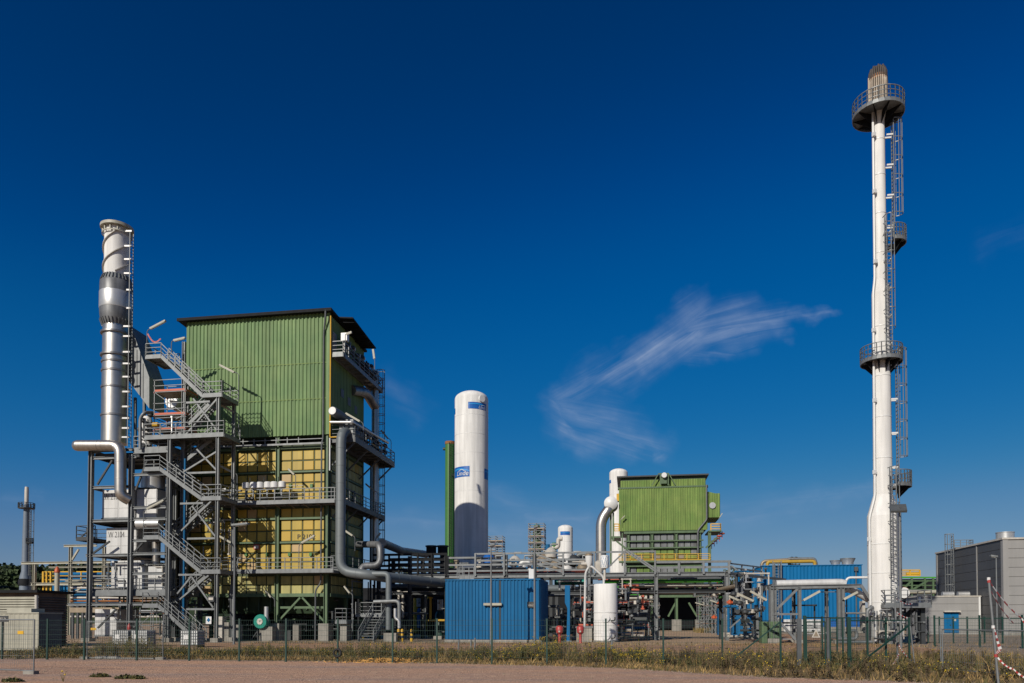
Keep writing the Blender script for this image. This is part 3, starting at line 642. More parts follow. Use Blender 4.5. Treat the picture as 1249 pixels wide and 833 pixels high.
for k in range(7):
    valve(W(Uc + .85, V0 + 1.9 + k * 1.25, zr(436) + .75 + .25 * (k % 2)), 'control valve on the top side balcony of the boiler house, number in the row not told apart', R(81), .95)
for o in [x for x in bpy.data.objects if x.name.startswith('control_valve')]: o['label'] = 'dark control valve with a pale box among those crowding the high side balcony'; o['group'] = 'valves on the high balcony'
for k in range(6):
    o = valve(W(Uc + 1.4 + .3 * (k % 2), V0 + 2.4 + k * 1.5, zr(537) + .9), 'yellow and grey control valve among those on the wide middle side platform', R(81), 1.0); o['group'] = 'valves on the wide platform'
    o['label'] = 'dark control valve with a pale box among those on the wide middle side platform'
cab = T('control_box', 'white double control box on the high side balcony of the boiler house', 'control box', W(Uc + .9, V0 + .9, zr(436)))
b_ = MB(); b_.box(Uc + .55, Uc + 1.15, V0 + 1.0, V0 + 1.5, zr(436) + 1.5, zr(436) + 2.2); b_.build('housing', 'white_plain', cab)
b_ = MB(); b_.bar(W(Uc + .85, V0 + 1.2, zr(436)), W(Uc + .85, V0 + 1.2, zr(436) + 1.5), .08); b_.build('post', 'galv', cab)
# beam rail on the wide platform
gp = MB(); gp.tube(rounded([P(403, 515, V0 - .2), P(430, 515, V0 - .2), W(Uc + 2.0, V0 + 10, zr(512))], .2), .13, 10)
solo('header_pipe', gp, 'alu', 'pale header pipe framing the wide side platform of the boiler house', 'pipe', None, 40)
# three pairs of white actuators on the front platform
zb = zr(612, 330, 60.4)
for k, (px, nm) in enumerate(((305, 'leftmost'), (322, 'middle'), (339.5, 'rightmost'))):
    u = UZ(px, 588, 60.7)[0]; t = T('gauge_box_pair', f'{nm} of the three pairs of white boxes on the front platform against the yellow panels', 'gauge boxes', W(u, 60.7, zb), 'white box pairs on the yellow front')
    for s_ in (-.37, .37): b_ = MB(); b_.lathe(W(u + s_, 60.7, zb + 1.25), [(.27, 0), (.33, .05), (.33, .5), (.27, .56)], 14); b_.build('housing', 'white_plain', t, 40)
    b_ = MB()
    for s_ in (-.32, .32): b_.bar(W(u + s_, 60.7, zb), W(u + s_, 60.7, zb + 1.25), .12)
    b_.bar(W(u - .4, 60.7, zb + .8), W(u + .4, 60.7, zb + .8), .08); b_.build('stand', 'galv', t)
    b_ = MB(); b_.cyl(W(u, 60.7, zb + 1.8), .04, .45, 6); b_.build('vent', 'steel_dark', t)
    b_ = MB(); b_.tube([W(u - .35, 60.6, zb + .35), W(u + .35, 60.6, zb + .35)], .16, 10); b_.build('valve_body', 'steel_dark', t, 40)
for k, (f_, b_, tp, d, lb) in enumerate([
    ((360.5, 595), (360.5, 580), (352, 572), 60.5, 'tilted strip lamp over the middle front platform against yellow panels'),
    ((364.5, 695), (364.5, 664), (384, 653), 60.5, 'tilted strip lamp crossing the lettering on the lower yellow panels'),
    ((289, 612), (288, 578), (267, 567), 60.5, 'strip lamp at the right end of the stair tower, second landing from top'),
    ((287, 695), (286, 664), (265, 652), 60.5, 'strip lamp at the right end of the stair tower, lowest yellow level'),
    ((335, 740), (332, 730), (324, 720), V0 - .3, 'yellowed strip lamp below the lower front platform of the boiler house'),
    ((421, 436), (421, 408), (429, 405), V0 + .4, 'strip lamp on the high side balcony under the eave'),
    ((443, 538), (443, 516), (422, 504), V0 + 1.5, 'strip lamp above the wide side platform near the grey drum'),
    ((477, 566), (475, 537), (465, 525), V0 + 10.8, 'strip lamp on the outer corner of the wide side platform'),
    ((461, 632), (459, 601), (446, 590), V0 + 9, 'strip lamp on the narrow side platform below the wide one'),
    ((433, 672), (433, 655), (418, 645), V0 + 1.2, 'strip lamp beside the fat grey pipe low on the boiler house side'),
    ((430, 770), (428, 725), (420, 715), V0 - .2, 'strip lamp on a pole beside the steel steps under the boiler house'),
    ((457, 456), (457, 440), (455, 426), V0 + 10.9, 'strip lamp standing at the top of the rear flue'),
    ((458, 668), (458, 657), (464, 650), V0 + 7, 'strip lamp above the shiny double bent pipe')]):
    strip_lamp(d, f_, b_, tp, lb)
fan = T('ash_fan', 'round teal fan casing with a pale hub on a block under the boiler house', 'fan', G(320, 779))
pf = P(317, 758, 60.2)
b_ = MB(); b_.tube([pf, pf + VX * .12, pf + VX * .7], .64, 28, True, [.6, .64, .6]); b_.build('casing', 'teal', fan, 40)
b_ = MB(); b_.tube([pf - VX * .05, pf], .27, 20); b_.build('hub', 'off_white', fan, 40)
b_ = MB(); b_.ring(pf, .1, .05, .1); b_.tube([pf + VX * .3 + UX * .45, pf + VX * .3 + UX * .45 + ZX * 1.3], .2, 12); b_.build('outlet', 'alu', fan, 40)
b_ = MB(); q = UV(pf); b_.box(q[0] - .2, q[0] + 1.0, 60.5, 61.2, 0, pf.z - .45); b_.build('foundation', 'concrete', fan)
b_ = MB(); b_.bar(W(q[0] - .9, 60.2, 0), W(q[0] - .2, 60.2, .9), .08); b_.bar(W(q[0] - .2, 60.2, .9), W(q[0] - .15, 60.2, 0), .08); b_.build('bracket', 'steel_dark', fan)
ss = T('steel_steps', 'short galvanised steps with handrails rising under the boiler house side', 'steps', P(445, 780, 60.6))
p0 = P(437, 780, 60.4); p0.z = 0; z_ = 2.35
b_ = MB()
for s_ in (0, 1.35):
    b_.bar(p0 + UX * s_ + ZX * .05, p0 + UX * (s_ + .55) + VX * 2.2 + ZX * z_, .07, .24)
for i in range(1, 10): q = p0 + UX * .55 * i / 10 + VX * 2.2 * i / 10 + ZX * z_ * i / 10; b_.bar(q, q + UX * 1.35, .25, .04)
b_.build('flight', 'galv', ss)
b_ = MB()
for s_ in (0, 1.35): b_.rail([p0 + UX * s_, p0 + UX * (s_ + .55) + VX * 2.2 + ZX * z_], 1.0, .8)
b_.build('handrail', 'galv', ss)
ll = T('loading_platform', 'low steel landing with railing beside the steps under the boiler house', 'platform', P(417, 780, 60.9))
q0 = UV(P(409, 780, 60.9)); plat(ll, q0[0], q0[0] + 1.0, q0[1], q0[1] + 1.6, 1.75, 'b'); plat(ll, q0[0] + 1.0, q0[0] + 3.4, q0[1] + 2.2, q0[1] + 3.3, 2.35, 'f')
b_ = MB(); b_.box(q0[0] + .3, q0[0] + .9, q0[1] + .3, q0[1] + 1.0, 0, 1.7); b_.build('pier', 'concrete', ll)

# ------------------------------------------------------------------ stair tower
SV = 56.8; SW = 1.1; SD = 2.6
zs = lambda py, px=225: UZ(px, py, SV)[1]
us = lambda px, py=650: UZ(px, py, SV)[0]
st = T('stair_tower', 'grey steel zigzag stair tower in front of the boiler house', 'stair tower', W(us(222), SV + 1.2, 0))
ua, ub, uc, ud = us(175), us(194), us(245), us(269)
for l, r_ in ((432, 483), (570, 608), (654, 697), (738, None)):
    A = W(ub, SV, zs(l)); plat(st, ua, ub, SV, SV + SD, zs(l), 'r', thick=.22)
    if r_: B = W(uc, SV, zs(r_)); plat(st, uc, ud, SV, SV + SD, zs(r_), 'l', thick=.22)
    else: B = W(us(244), SV, 0.05)
    flight(st, A, B, SW)
plat(st, ua, ud + .2, SV, SV + SD, zs(531), 'b', thick=.24)
for hi, lo in ((483, 531), (531, 570), (608, 654), (697, 738)):
    up = W(uc if hi != 531 else uc, SV + SD - SW, zs(hi)); dn = W(ub, SV + SD - SW, zs(lo)); flight(st, up, dn, SW)
cl = MB
for px, v, top in ((205, SV + .12, 531), (205, SV + SD, 432), (264, SV + .12, 483), (264, SV + SD, 483), (211, SV + 1.3, 408), (157.5, SV + .12, 735), (191, SV + SD, 555)):
    c_ = MB(); c_.ibeam(W(us(px), v, 0.3), W(us(px), v, zs(top) - .1), .26, .26); c_.build('column', 'galv', st)
    c_ = MB(); q = us(px); c_.box(q - .35, q + .35, v - .35, v + .35, 0, .35); c_.build('footing', 'concrete', st)
br = MB()
for a, b in (((233, 486), (263, 527)), ((262, 488), (222, 532)), ((238, 548), (263, 575)), ((262, 552), (222, 575)), ((233, 617), (262, 655)), ((256, 612), (220, 647)), ((233, 703), (260, 741)), ((254, 702), (219, 731)), ((233, 703), (216, 724))):
    br.bar(W(us(a[0]), SV + .15, zs(a[1])), W(us(b[0]), SV + .15, zs(b[1])), .13)
for py, a, b in ((491, 225, 254), (577, 228, 263), (614, 219, 247), (657, 228, 262), (701, 218, 247), (743, 228, 262)): br.bar(W(us(a), SV + .1, zs(py)), W(us(b), SV + .1, zs(py)), .16)
br.build('brace', 'galv', st)
sg = MB(); q = us(259); sg.box(q - .28, q + .28, SV - .12, SV - .08, zs(734), zs(727)); so = sg.build('name_plate', 'steel_dark', st)
sg = MB(); sg.box(q - .2, q + .2, SV - .14, SV - .125, zs(732), zs(729)); sg.build('plate_writing', 'off_white', so)
sg = MB(); q = us(256.5); sg.box(q - .25, q + .25, SV - .12, SV - .08, zs(761), zs(752)); so = sg.build('safety_sign', 'white_plain', st)
sg = MB(); sg.box(q - .13, q + .13, SV - .14, SV - .125, zs(757.3), zs(755)); sg.box(q - .05, q + .05, SV - .143, SV - .126, zs(758.5), zs(753.5)); sg.build('sign_emblem', 'blue_bright', so)
for f_, b_, tp, lb in (((179, 432), (179, 403), (202, 391), 'strip lamp topping the stair tower at its upper left landing'),
                       ((291, 487), (290, 456), (268, 445), 'strip lamp on the highest right landing of the stair tower'),
                       ((291, 531), (290, 505), (268, 493), 'strip lamp above the widest deck of the stair tower'),
                       ((209, 432), (209, 416), (226, 412), 'strip lamp behind the topmost stair flight near the green cladding'),
                       ((175, 655), (175, 623), (200, 610), 'strip lamp above the third left landing of the stair tower')):
    strip_lamp(SV + (SD if f_[0] > 280 else .2), f_, b_, tp, lb)
# red and white barrier tape at the topmost landing
tp = MB(); a = P(180, 407, SV); b = P(196, 413, SV)
for i in range(8): tp.cm = i % 2; p = a + (b - a) * i / 8 - ZX * .5 * math.sin(math.pi * i / 8); q = a + (b - a) * (i + 1) / 8 - ZX * .5 * math.sin(math.pi * (i + 1) / 8); tp.bar(p, q, .02, .12)
solo('barrier_tape', tp, ['red', 'brick_red'], 'red barrier tape tied across the top left landing of the stair tower', 'barrier tape')

# ------------------------------------------------------------------ left steel frame with exchangers and stack
LV = 57.2
ul = lambda px, py=650, v=LV: UZ(px, py, v)[0]
zl = lambda py, px=140, v=LV: UZ(px, py, v)[1]
fr = T('exchanger_tower', 'tall grey steel frame holding white exchangers under the exhaust stack', 'steel frame', W(ul(137), LV + 2, 0))
for px, v, top in ((109.5, LV, 547), (159, LV, 555), (111, LV + 5, 547), (160, LV + 5, 500), (202.5, LV + .3, 555), (203, LV + 5, 470), (183, LV + 5, 510)):
    c_ = MB(); c_.ibeam(W(ul(px, 700), v, 0), W(ul(px, 700), v, zl(top)), .36, .34); c_.build('column', 'galv', fr)
for py, a, b in ((549, 110, 160), (558, 110, 165), (594, 110, 160), (635, 110, 160), (634, 160, 202), (620, 160, 202), (580, 160, 202), (660, 160, 202), (677, 105, 160), (676, 160, 202), (737, 84, 175), (700, 160, 200)):
    c_ = MB(); c_.ibeam(W(ul(a), LV + .02, zl(py)), W(ul(b), LV + .02, zl(py)), .2, .24); c_.build('beam', 'galv', fr)
c_ = MB()
for py in (549, 594, 635, 677, 737):
    for px in (110, 159, 202): c_.bar(W(ul(px), LV, zl(py)), W(ul(px), LV + 5, zl(py)), .16, .22)
    c_.bar(W(ul(110), LV + 5, zl(py)), W(ul(202), LV + 5, zl(py)), .16, .22)
c_.build('cross_beam', 'galv_dark', fr)
c_ = MB()
for a, b in (((117, 590), (135, 561)), ((112, 675), (133, 660)), ((164, 598), (178, 562)), ((120, 766), (142, 743)), ((163, 674), (180, 655)), ((180, 618), (202, 609))): c_.bar(W(ul(a[0]), LV + .1, zl(a[1])), W(ul(b[0]), LV + .1, zl(b[1])), .14)
c_.build('brace', 'steel_dark', fr)
plat(fr, ul(112), ul(165), LV + .3, LV + 5, zl(634), 'lrbf', thick=.3, m='steel_dark', rails=False)
plat(fr, ul(112), ul(206), LV + .3, LV + 5, zl(721), 'b', thick=.4, m='galv')
plat(fr, ul(112), ul(166), LV + .3, LV + 5, zl(552), 'lrbf', thick=.4, m='steel_dark', rails=False)
plat(fr, ul(160), ul(206), LV + .2, LV + 5, zl(548), 'b', thick=.4, m='galv')
plat(fr, ul(88), ul(111), LV + .5, LV + 3, zl(655), 'r', thick=.2, m='steel_dark')
c_ = MB(); c_.bar(W(ul(92), LV + .6, zl(654)), W(ul(108), LV + .6, zl(640)), .1); c_.build('stay', 'steel_dark', fr)
c_ = MB(); c_.ladder(W(ul(121), LV + 3.5, 0), W(ul(121), LV + 3.5, zl(640)), UX); c_.cage(W(ul(121), LV + 3.5, 3), W(ul(121), LV + 3.5, zl(640)), UX, -VX, step=1.2); c_.build('ladder', 'galv_dark', fr)
for k in range(2): c_ = MB(); c_.box(ul((109.5, 159)[k]) - .4, ul((109.5, 159)[k]) + .4, LV - .4, LV + .4, 0, .3); c_.build('footing', 'concrete', fr)
def exchanger(x0, x1, y0, y1, v, d, name, label, text=None, tx=None, nx=3, nz=3):
    u0, z1 = UZ(x0, y0, v); u1, z0 = UZ(x1, y1, v); t = T(name, label, 'heat exchanger', W((u0 + u1) / 2, v + d / 2, z0))
    b = MB(); b.box(u0, u1, v, v + d, z0, z1); b.build('casing', 'alu_box', t)
    s = MB()
    for i in range(nx):
        for j in range(nz):
            a0 = u0 + (u1 - u0) * i / nx; a1 = u0 + (u1 - u0) * (i + 1) / nx; b0 = z0 + (z1 - z0) * j / nz; b1 = z0 + (z1 - z0) * (j + 1) / nz
            s.box(a0 + .025, a1 - .025, v - .03, v - .003, b0 + .025, b1 - .025)
            s.box(u1 + .003, u1 + .03, v + d * i / nx + .03, v + d * (i + 1) / nx - .03, b0 + .025, b1 - .025)
    s.build('cladding_sheets', 'alu_box', t)
    e = MB(); e.box(u0 - .06, u1 + .06, v - .06, v + d + .06, z0 - .1, z0 - .003); e.build('base_frame', 'galv', t)
    if text: text_mb(text, .74, lambda x, y: W(u0 + tx + x * .64, v - .034, z1 - .85 + y)).build('lettering', 'lettering', t)
    return t
exchanger(125, 164, 598, 631, LV + .9, 3.4, 'heat_exchanger', 'white clad exchanger box, upper of the two lettered ones in the steel frame', 'W 2107', .2, 2, 3)
exchanger(130, 166, 644, 677, LV + .9, 3.4, 'heat_exchanger', 'white clad exchanger box lettered W 2104, lower of the two lettered ones', 'W 2104', .2, 2, 3)
exchanger(167, 191, 597, 631, LV + .9, 3.4, 'heat_exchanger', 'bright unlettered metal box under the wide silver duct', None, 0, 2, 3)
exchanger(136, 176, 684, 718, LV + 1.2, 3, 'filter_casing', 'white ribbed casing on the lower deck of the steel frame', None, 0, 5, 2)
exchanger(181, 200, 691, 721, LV + 1.0, 3, 'duct_box', 'grey ribbed duct box left of the stair tower', None, 0, 2, 4)
exchanger(116, 142, 743, 775, LV + 1.5, 3, 'ground_cabinet', 'pale grey cabinet at ground level under the steel frame', None, 0, 3, 1)
b_ = MB(); b_.pbox(144, 155, 708, 717, LV + .9, .4); solo('control_cabinet', b_, 'white_plain', 'small white control box in front of the ribbed casing', 'control box')
dc = T('silver_duct', 'wide silver round duct standing on the bright metal box', 'duct', P(186, 597, LV + 2))
b_ = MB(); b_.lathe(P(187, 597, LV + 2.3), [(1.05, 0), (1.05, 1.0), (1.1, 1.02), (1.1, 1.12), (1.05, 1.14), (.95, 1.5), (.55, 2.1)], 26); b_.build('shell', 'alu', dc, 40)
pipe_thing('exhaust_pipe', [P(190.5, 634, LV + 1.5), P(190.5, 691, LV + 1.5)], .34, 'inox', 'short vertical shiny pipe dropping onto the grey duct box', 'pipe')
pipe_thing('vent_duct', [P(168, 639, LV + .2), P(196, 639, LV + .2)], .42, 'alu', 'stubby silver horizontal duct left of the stair landing', 'duct')
pipe_thing('thin_pipe', [P(171, 548, LV - .1), P(171, 510, LV - .1), P(176, 503, LV - .1), P(186, 503, LV + 1)], .14, 'galv', 'bent grey pipe rising on the deck right of the exhaust stack', 'pipe', None, .5)
pipe_thing('drain_pipe', [W(ul(214), LV + 1, 0), W(ul(214), LV + 1, zl(560))], .12, 'galv_dark', 'dark vertical drain pipe inside the stair tower, left of the pair', 'pipe')
pipe_thing('drain_pipe', [W(ul(218), LV + .8, 0), W(ul(218), LV + .8, zl(560))], .09, 'blue_clad', 'thin bluish vertical drain pipe inside the stair tower', 'pipe')
b_ = MB(); b_.pbox(206, 214, 560, 780, LV + 2.2, 1.2, True); solo('cable_shaft', b_, 'black_steel', 'dark vertical cable shaft behind the stair tower', 'shaft')

def pipework(t, u0, u1, v0, v1, z0, z1, n, seed, ms=('galv', 'galv_dark', 'alu', 'steel_dark', 'off_white'), rmax=.09):
    q = random.Random(seed)
    for m in ms:
        for k in range(max(1, n // len(ms) // 3)):
            p = W(q.uniform(u0, u1), q.uniform(v0, v1), q.uniform(z0, z1)); pts = [p]
            for i in range(q.randint(2, 4)):
                a = q.choice((UX, -UX, VX, ZX, -ZX, ZX)); d = q.uniform(.5, 2.4); e = pts[-1] + a * d; uu, vv = UV(e)
                if not (u0 <= uu <= u1 and v0 <= vv <= v1 and z0 <= e.z <= z1): continue
                if (e - pts[-1]).length > .1: pts.append(e)
            if len(pts) < 2: continue
            b = MB(); r = q.uniform(.03, rmax); b.tube(rounded(pts, .15, 3), r, 7)
            for e in pts[1:]: b.tube([e - ZX * .07, e + ZX * .07], r * 1.9, 7)
            b.build('small_pipe', m, t, 40)
pipework(fr, ul(113), ul(200), LV + .3, LV + 4.5, .3, zl(722), 60, 4)
pipework(fr, ul(113), ul(200), LV + .3, LV + 1.2, zl(720), zl(680), 36, 5)
pipework(fr, ul(163), ul(203), LV + .3, LV + 3.5, zl(547), zl(505), 45, 6)
pipework(st, us(206), us(262), SV + 2.7, SV + 4.2, .3, zs(600), 60, 7)
pipework(bh, Uc + .3, Uc + 2.0, V0 + .6, V0 + 10, zr(536), zr(510), 50, 8, ('galv', 'alu', 'yellow', 'steel_dark', 'off_white'))
pipework(bh, Uc + .3, Uc + 1.0, V0 + 1.2, V0 + 10, zr(435), zr(408), 60, 9, ('galv', 'alu', 'steel_dark', 'off_white', 'rust'))
pipework(bh, Uc + .3, Uc + 1.0, V0 + .6, V0 + 10, zr(611), zr(590), 24, 10)
pipework(bh, UL + 3, Uc - .5, 60.5, 61.4, zr(611), zr(596), 40, 12)
pipework(bh, UL + 1, Uc - .5, V0 + .2, V0 + 4, .3, zr(745), 60, 13, ('galv_dark', 'steel_dark', 'green_steel', 'black_steel'))
pipework(bh, Uc + .5, Uc + 5, V0 + 1, V0 + 9, .3, zr(705), 60, 14, ('galv_dark', 'steel_dark', 'black_steel', 'galv'))
# exhaust stack
SKV = LV + 2.6
sk = T('exhaust_stack', 'silver exhaust stack with a white spiral finned top left of the boiler house', 'chimney', P(139.5, 540, SKV))
pc = P(139.5, 541, SKV); zz = lambda py: P(141, py, SKV).z - pc.z; px_m = (P(151, 450, SKV) - P(141, 450, SKV)).length / 10
rr_ = lambda px: px * px_m
b_ = MB(); b_.lathe(pc, [(rr_(13.2), zz(541)), (rr_(13.3), zz(470)), (rr_(13.0), zz(399))], 32); b_.build('lower_shell', 'inox', sk, 40)
b_ = MB()
for py in (409, 436, 444, 455, 475, 509): b_.ring(pc + ZX * zz(py), rr_(15.2 if py in (409, 436) else 14.2), rr_(12.4), .16, 32)
b_.build('stiffening_ring', 'inox_dark', sk, 40)
b_ = MB(); b_.lathe(pc, [(rr_(12.6), zz(400)), (rr_(15.5), zz(393)), (rr_(16.4), zz(385)), (rr_(16.6), zz(378.5))], 32); b_.build('silencer_base', 'weathered', sk, 40)
b_ = MB(); b_.lathe(pc, [(rr_(16.6), zz(379)), (rr_(16.9), zz(378)), (rr_(16.9), zz(360)), (rr_(16.6), zz(359))], 32); b_.build('silencer_band', 'alu', sk, 40)
b_ = MB(); b_.lathe(pc, [(rr_(16.6), zz(359.5)), (rr_(16.4), zz(347)), (rr_(15.5), zz(345.5))], 32); b_.build('silencer_top', 'weathered', sk, 40)
b_ = MB(); b_.lathe(pc, [(rr_(15.5), zz(346)), (rr_(13.2), zz(339)), (rr_(12.7), zz(338))], 32)
for k in range(28): a = 2 * math.pi * k / 28; d = Vector((math.cos(a), math.sin(a), 0)); b_.bar(pc + d * rr_(13.1) + ZX * zz(338.5), pc + d * rr_(15.4) + ZX * zz(345), .05, .16)
for k in range(28): a = 2 * math.pi * k / 28; d = Vector((math.cos(a), math.sin(a), 0)); b_.bar(pc + d * rr_(13.3) + ZX * zz(399), pc + d * rr_(15.6) + ZX * zz(392), .05, .16)
b_.build('gusset_collar', 'galv', sk, 40)
b_ = MB(); b_.lathe(pc, [(rr_(12.5), zz(340)), (rr_(12.5), zz(280)), (rr_(11.6), zz(279.5)), (rr_(11.4), zz(284))], 32); b_.build('upper_shell', 'white', sk, 40)
for k in range(3):                                          # helical strakes
    pr = None; b_ = MB()
    for i in range(41):
        a = 2 * math.pi * (k / 3 + i / 40 * .75) + .9; z = zz(337) + (zz(283) - zz(337)) * i / 40; d = Vector((math.cos(a), math.sin(a), 0)); q = (pc + d * rr_(12.3) + ZX * z, pc + d * rr_(14.3) + ZX * z)
        if pr: b_.add([pr[0], pr[1], q[1], q[0], pr[0] + ZX * .09, pr[1] + ZX * .09, q[1] + ZX * .09, q[0] + ZX * .09], [(0, 1, 2, 3), (7, 6, 5, 4), (1, 5, 6, 2)])
        pr = q
    b_.build('spiral_fin', 'off_white', sk)
b_ = MB(); b_.ring(pc + ZX * zz(281), rr_(16.8), rr_(12), .25, 32)
b_.ring(pc + ZX * (zz(281) - .55), rr_(15.2), rr_(14.6), .1, 32)
for k in range(12): a = k * math.pi / 6; d = Vector((math.cos(a), math.sin(a), 0)); b_.bar(pc + d * rr_(14) + ZX * (zz(281) - .5), pc + d * rr_(14) + ZX * zz(281), .1)
b_.cyl(pc + ZX * zz(281) + Vector((0, rr_(14), 0)), .12, .6, 8); b_.build('top_ring', 'cream', sk, 40)
ldr = T('stack_ladder', 'slim ladder up the right side of the exhaust stack on white standoffs', 'ladder', P(157, 541, SKV - .2))
b_ = MB(); lb = P(157.5, 545, SKV - .3); ltp = lb + ZX * (zz(283)); b_.ladder(lb, ltp, VX + UX * .25, .36, .024); b_.build('rungs', 'galv', ldr)
b_ = MB()
for py in (286, 304, 320, 337, 357, 379, 401, 413, 432, 446, 462, 480, 498, 512, 524, 535): b_.bar(Vector((pc.x + rr_(12), lb.y, pc.z + zz(py))), Vector((lb.x, lb.y, pc.z + zz(py))), .1, .14)
b_.build('standoff', 'white_plain', ldr)
DV_ = LV - .55
q = P(95, 543.5, DV_)
fdt = pipe_thing('flue_duct', [q, P(147, 543.5, DV_), P(147, 604, DV_), P(158, 610, DV_ + .5)], .47, 'inox', 'bent shiny duct lying under the stack and dropping in front of the lettered boxes', 'duct', None, .8, 20)
b_ = MB(); b_.lathe(Vector((0, 0, 0)), [(.01, -.45), (.27, -.38), (.41, -.25), (.47, 0)], 20)
mm = Matrix.Rotation(R(90), 4, 'Y'); vs = [Vector((v[2], v[1], -v[0])) for v in b_.v]; b_.v = [tuple(W(x.x, x.y, x.z) + q) for x in vs]
b_.build('end_dome', 'inox', fdt, 60)
ic = MB(); ic.prism([P(*p, LV + 3.2) for p in ((143, 388), (160, 399), (182, 460), (182, 498), (143, 446))], VX * 2.2)
ict = T('inclined_duct', 'big grey slanting sheet metal duct falling from the stack to the boiler house', 'duct', P(170, 500, LV + 3.2)); ic.build('casing', 'galv', ict)
b_ = MB()
for f in (.25, .5, .75):
    a = P(152 + 30 * f, 393 + 67 * f, LV + 3.18); c = P(152 + 30 * f, 448 + 50 * f, LV + 3.18); b_.bar(a, c, .03, .06)
b_.build('sheet_seam', 'galv_dark', ict)
b_ = MB()
for px in (165, 176): b_.bar(P(px, 548, LV + 3.4), P(px, 485, LV + 3.4), .2)
b_.build('support_leg', 'galv_dark', ict)
# scaffold tower with red toe boards, silver drum
u0, u1 = ul(181, 500), ul(219, 500)
zb0 = zl(548) + .0
sc_ = scaffold(u0, u1, LV + .8, LV + 2.6, [zl(521, 200), zl(503, 200), zl(474, 200)], 'small scaffold tower with red toe boards on the deck left of the green cladding', 'orange', 1, 1, zb0)
dr_ = T('silver_drum', 'round silver drum end behind the scaffold with red toe boards', 'drum', P(209, 500, LV + 3))
b_ = MB(); c = P(209, 489, LV + 2.9); b_.tube([c, c + VX * .12, c + VX * 2.4], .68, 26, True, [.6, .68, .68]); b_.build('shell', 'alu', dr_, 40)
b_ = MB(); b_.tube([c - VX * .05, c + VX * .02], .16, 12); b_.build('hub', 'white_plain', dr_, 40)
for k, (px, py) in enumerate(((175, 520), (184, 513), (178, 540), (196, 540))):
    o = valve(P(px, py + 4, LV + 1.2), 'valve on the crowded deck beside the scaffold left of the boiler house', R(40 * k), 1.2); o['group'] = 'valves on the stack deck'
b_ = MB(); c = P(190, 518, LV + .6); b_.tube([c - UX * .25, c + UX * .25], .2, 10); solo('yellow_motor', b_, 'yellow', 'small yellow motor on the deck under the scaffold', 'motor', None, 40)
pvs = T('deck_vessel', 'upright white vessel on the stack deck left of the scaffold', 'vessel', P(179, 545, LV + 2)); b_ = MB(); b_.lathe(P(179, 546, LV + 2), [(.45, 0), (.45, 2.4), (.3, 2.75), (.05, 2.85)], 18); b_.build('shell', 'white', pvs, 40)
# scaffold on the ground, extinguisher, IBC tanks, cabinets
scaffold(UZ(171, 750, 55)[0], UZ(187, 750, 55)[0], 55, 56.4, [UZ(180, 763, 55)[1], UZ(180, 747, 55)[1]], 'low bare tube scaffold with red couplings beside the lowest stair flight', None, 1, 1, 0, None, .03, False, True, False)
b_ = MB(); p = P(157.5, 771, 54); p.z = 0.9; b_.lathe(p, [(.1, 0), (.13, .05), (.13, .5), (.05, .62), (.03, .7)], 12); solo('fire_extinguisher', b_, 'red', 'red fire extinguisher on the steel frame column', 'fire extinguisher', None, 40)
ibc0 = T('ibc_tank', 'white caged liquid container, left one of the touching pair', 'container', (0, 0, 0), 'caged liquid containers by the stairs')
def gl(x, y, z): return W(x, y, z)
b_ = MB(); b_.box(-.57, .57, -.47, .47, .17, 1.12); b_.build('tank', 'ibc_plastic', ibc0)
b_ = MB()
for i in range(9):
    x = -.6 + i * .15
    for y in (-.5, .5): b_.bar(W(x, y, .16), W(x, y, 1.16), .022)
for i in range(7):
    y = -.5 + i / 6
    for x in (-.6, .6): b_.bar(W(x, y, .16), W(x, y, 1.16), .022)
for j in range(6):
    z = .2 + j * .19
    for y in (-.51, .51): b_.bar(W(-.6, y, z), W(.6, y, z), .022)
    for x in (-.61, .61): b_.bar(W(x, -.5, z), W(x, .5, z), .022)
b_.build('cage', 'galv', ibc0)
b_ = MB()
for y in (-.4, 0, .4): b_.box(-.6, .6, y - .07, y + .07, 0, .1)
b_.box(-.6, .6, -.5, .5, .1, .14); b_.build('pallet', 'dark_wood_shade', ibc0)
b_ = MB(); b_.box(-.35, .0, -.535, -.52, .55, .85); b_.build('label_plate', 'white_plain', ibc0)
b_ = MB(); b_.cyl(W(.0, 0, 1.12), .11, .06, 14); b_.build('lid', 'steel_dark', ibc0)
pI = G(152, 788.5); ibc0.location = pI
copy_tree(ibc0, G(175, 788.5), 0, 'white caged liquid container, right one of the touching pair')
copy_tree(ibc0, G(235, 789.5), R(3), 'white caged liquid container alone at the foot of the stairs')
for k, (x0, x1, y0, m, lb) in enumerate(((262, 271, 752, 'off_white', 'tall pale cabinet beside the stair foot'), (272, 279, 759, 'concrete', 'concrete plinth between stair foot and boiler house'), (283, 291, 762, 'concrete', 'concrete plinth under the left boiler house column'))):
    b_ = MB(); b_.pbox(x0, x1, y0, 780, 59.2 + k * .2, .7, True); q = b_.v[0]
    solo(('switch_cabinet', 'plinth', 'plinth')[k], b_, m, lb, ('cabinet', 'plinth', 'plinth')[k])
street_lamp(286.5, 642, 52, 'lamp post standing in front of the yellow boiler house panels', 0, 1.1)

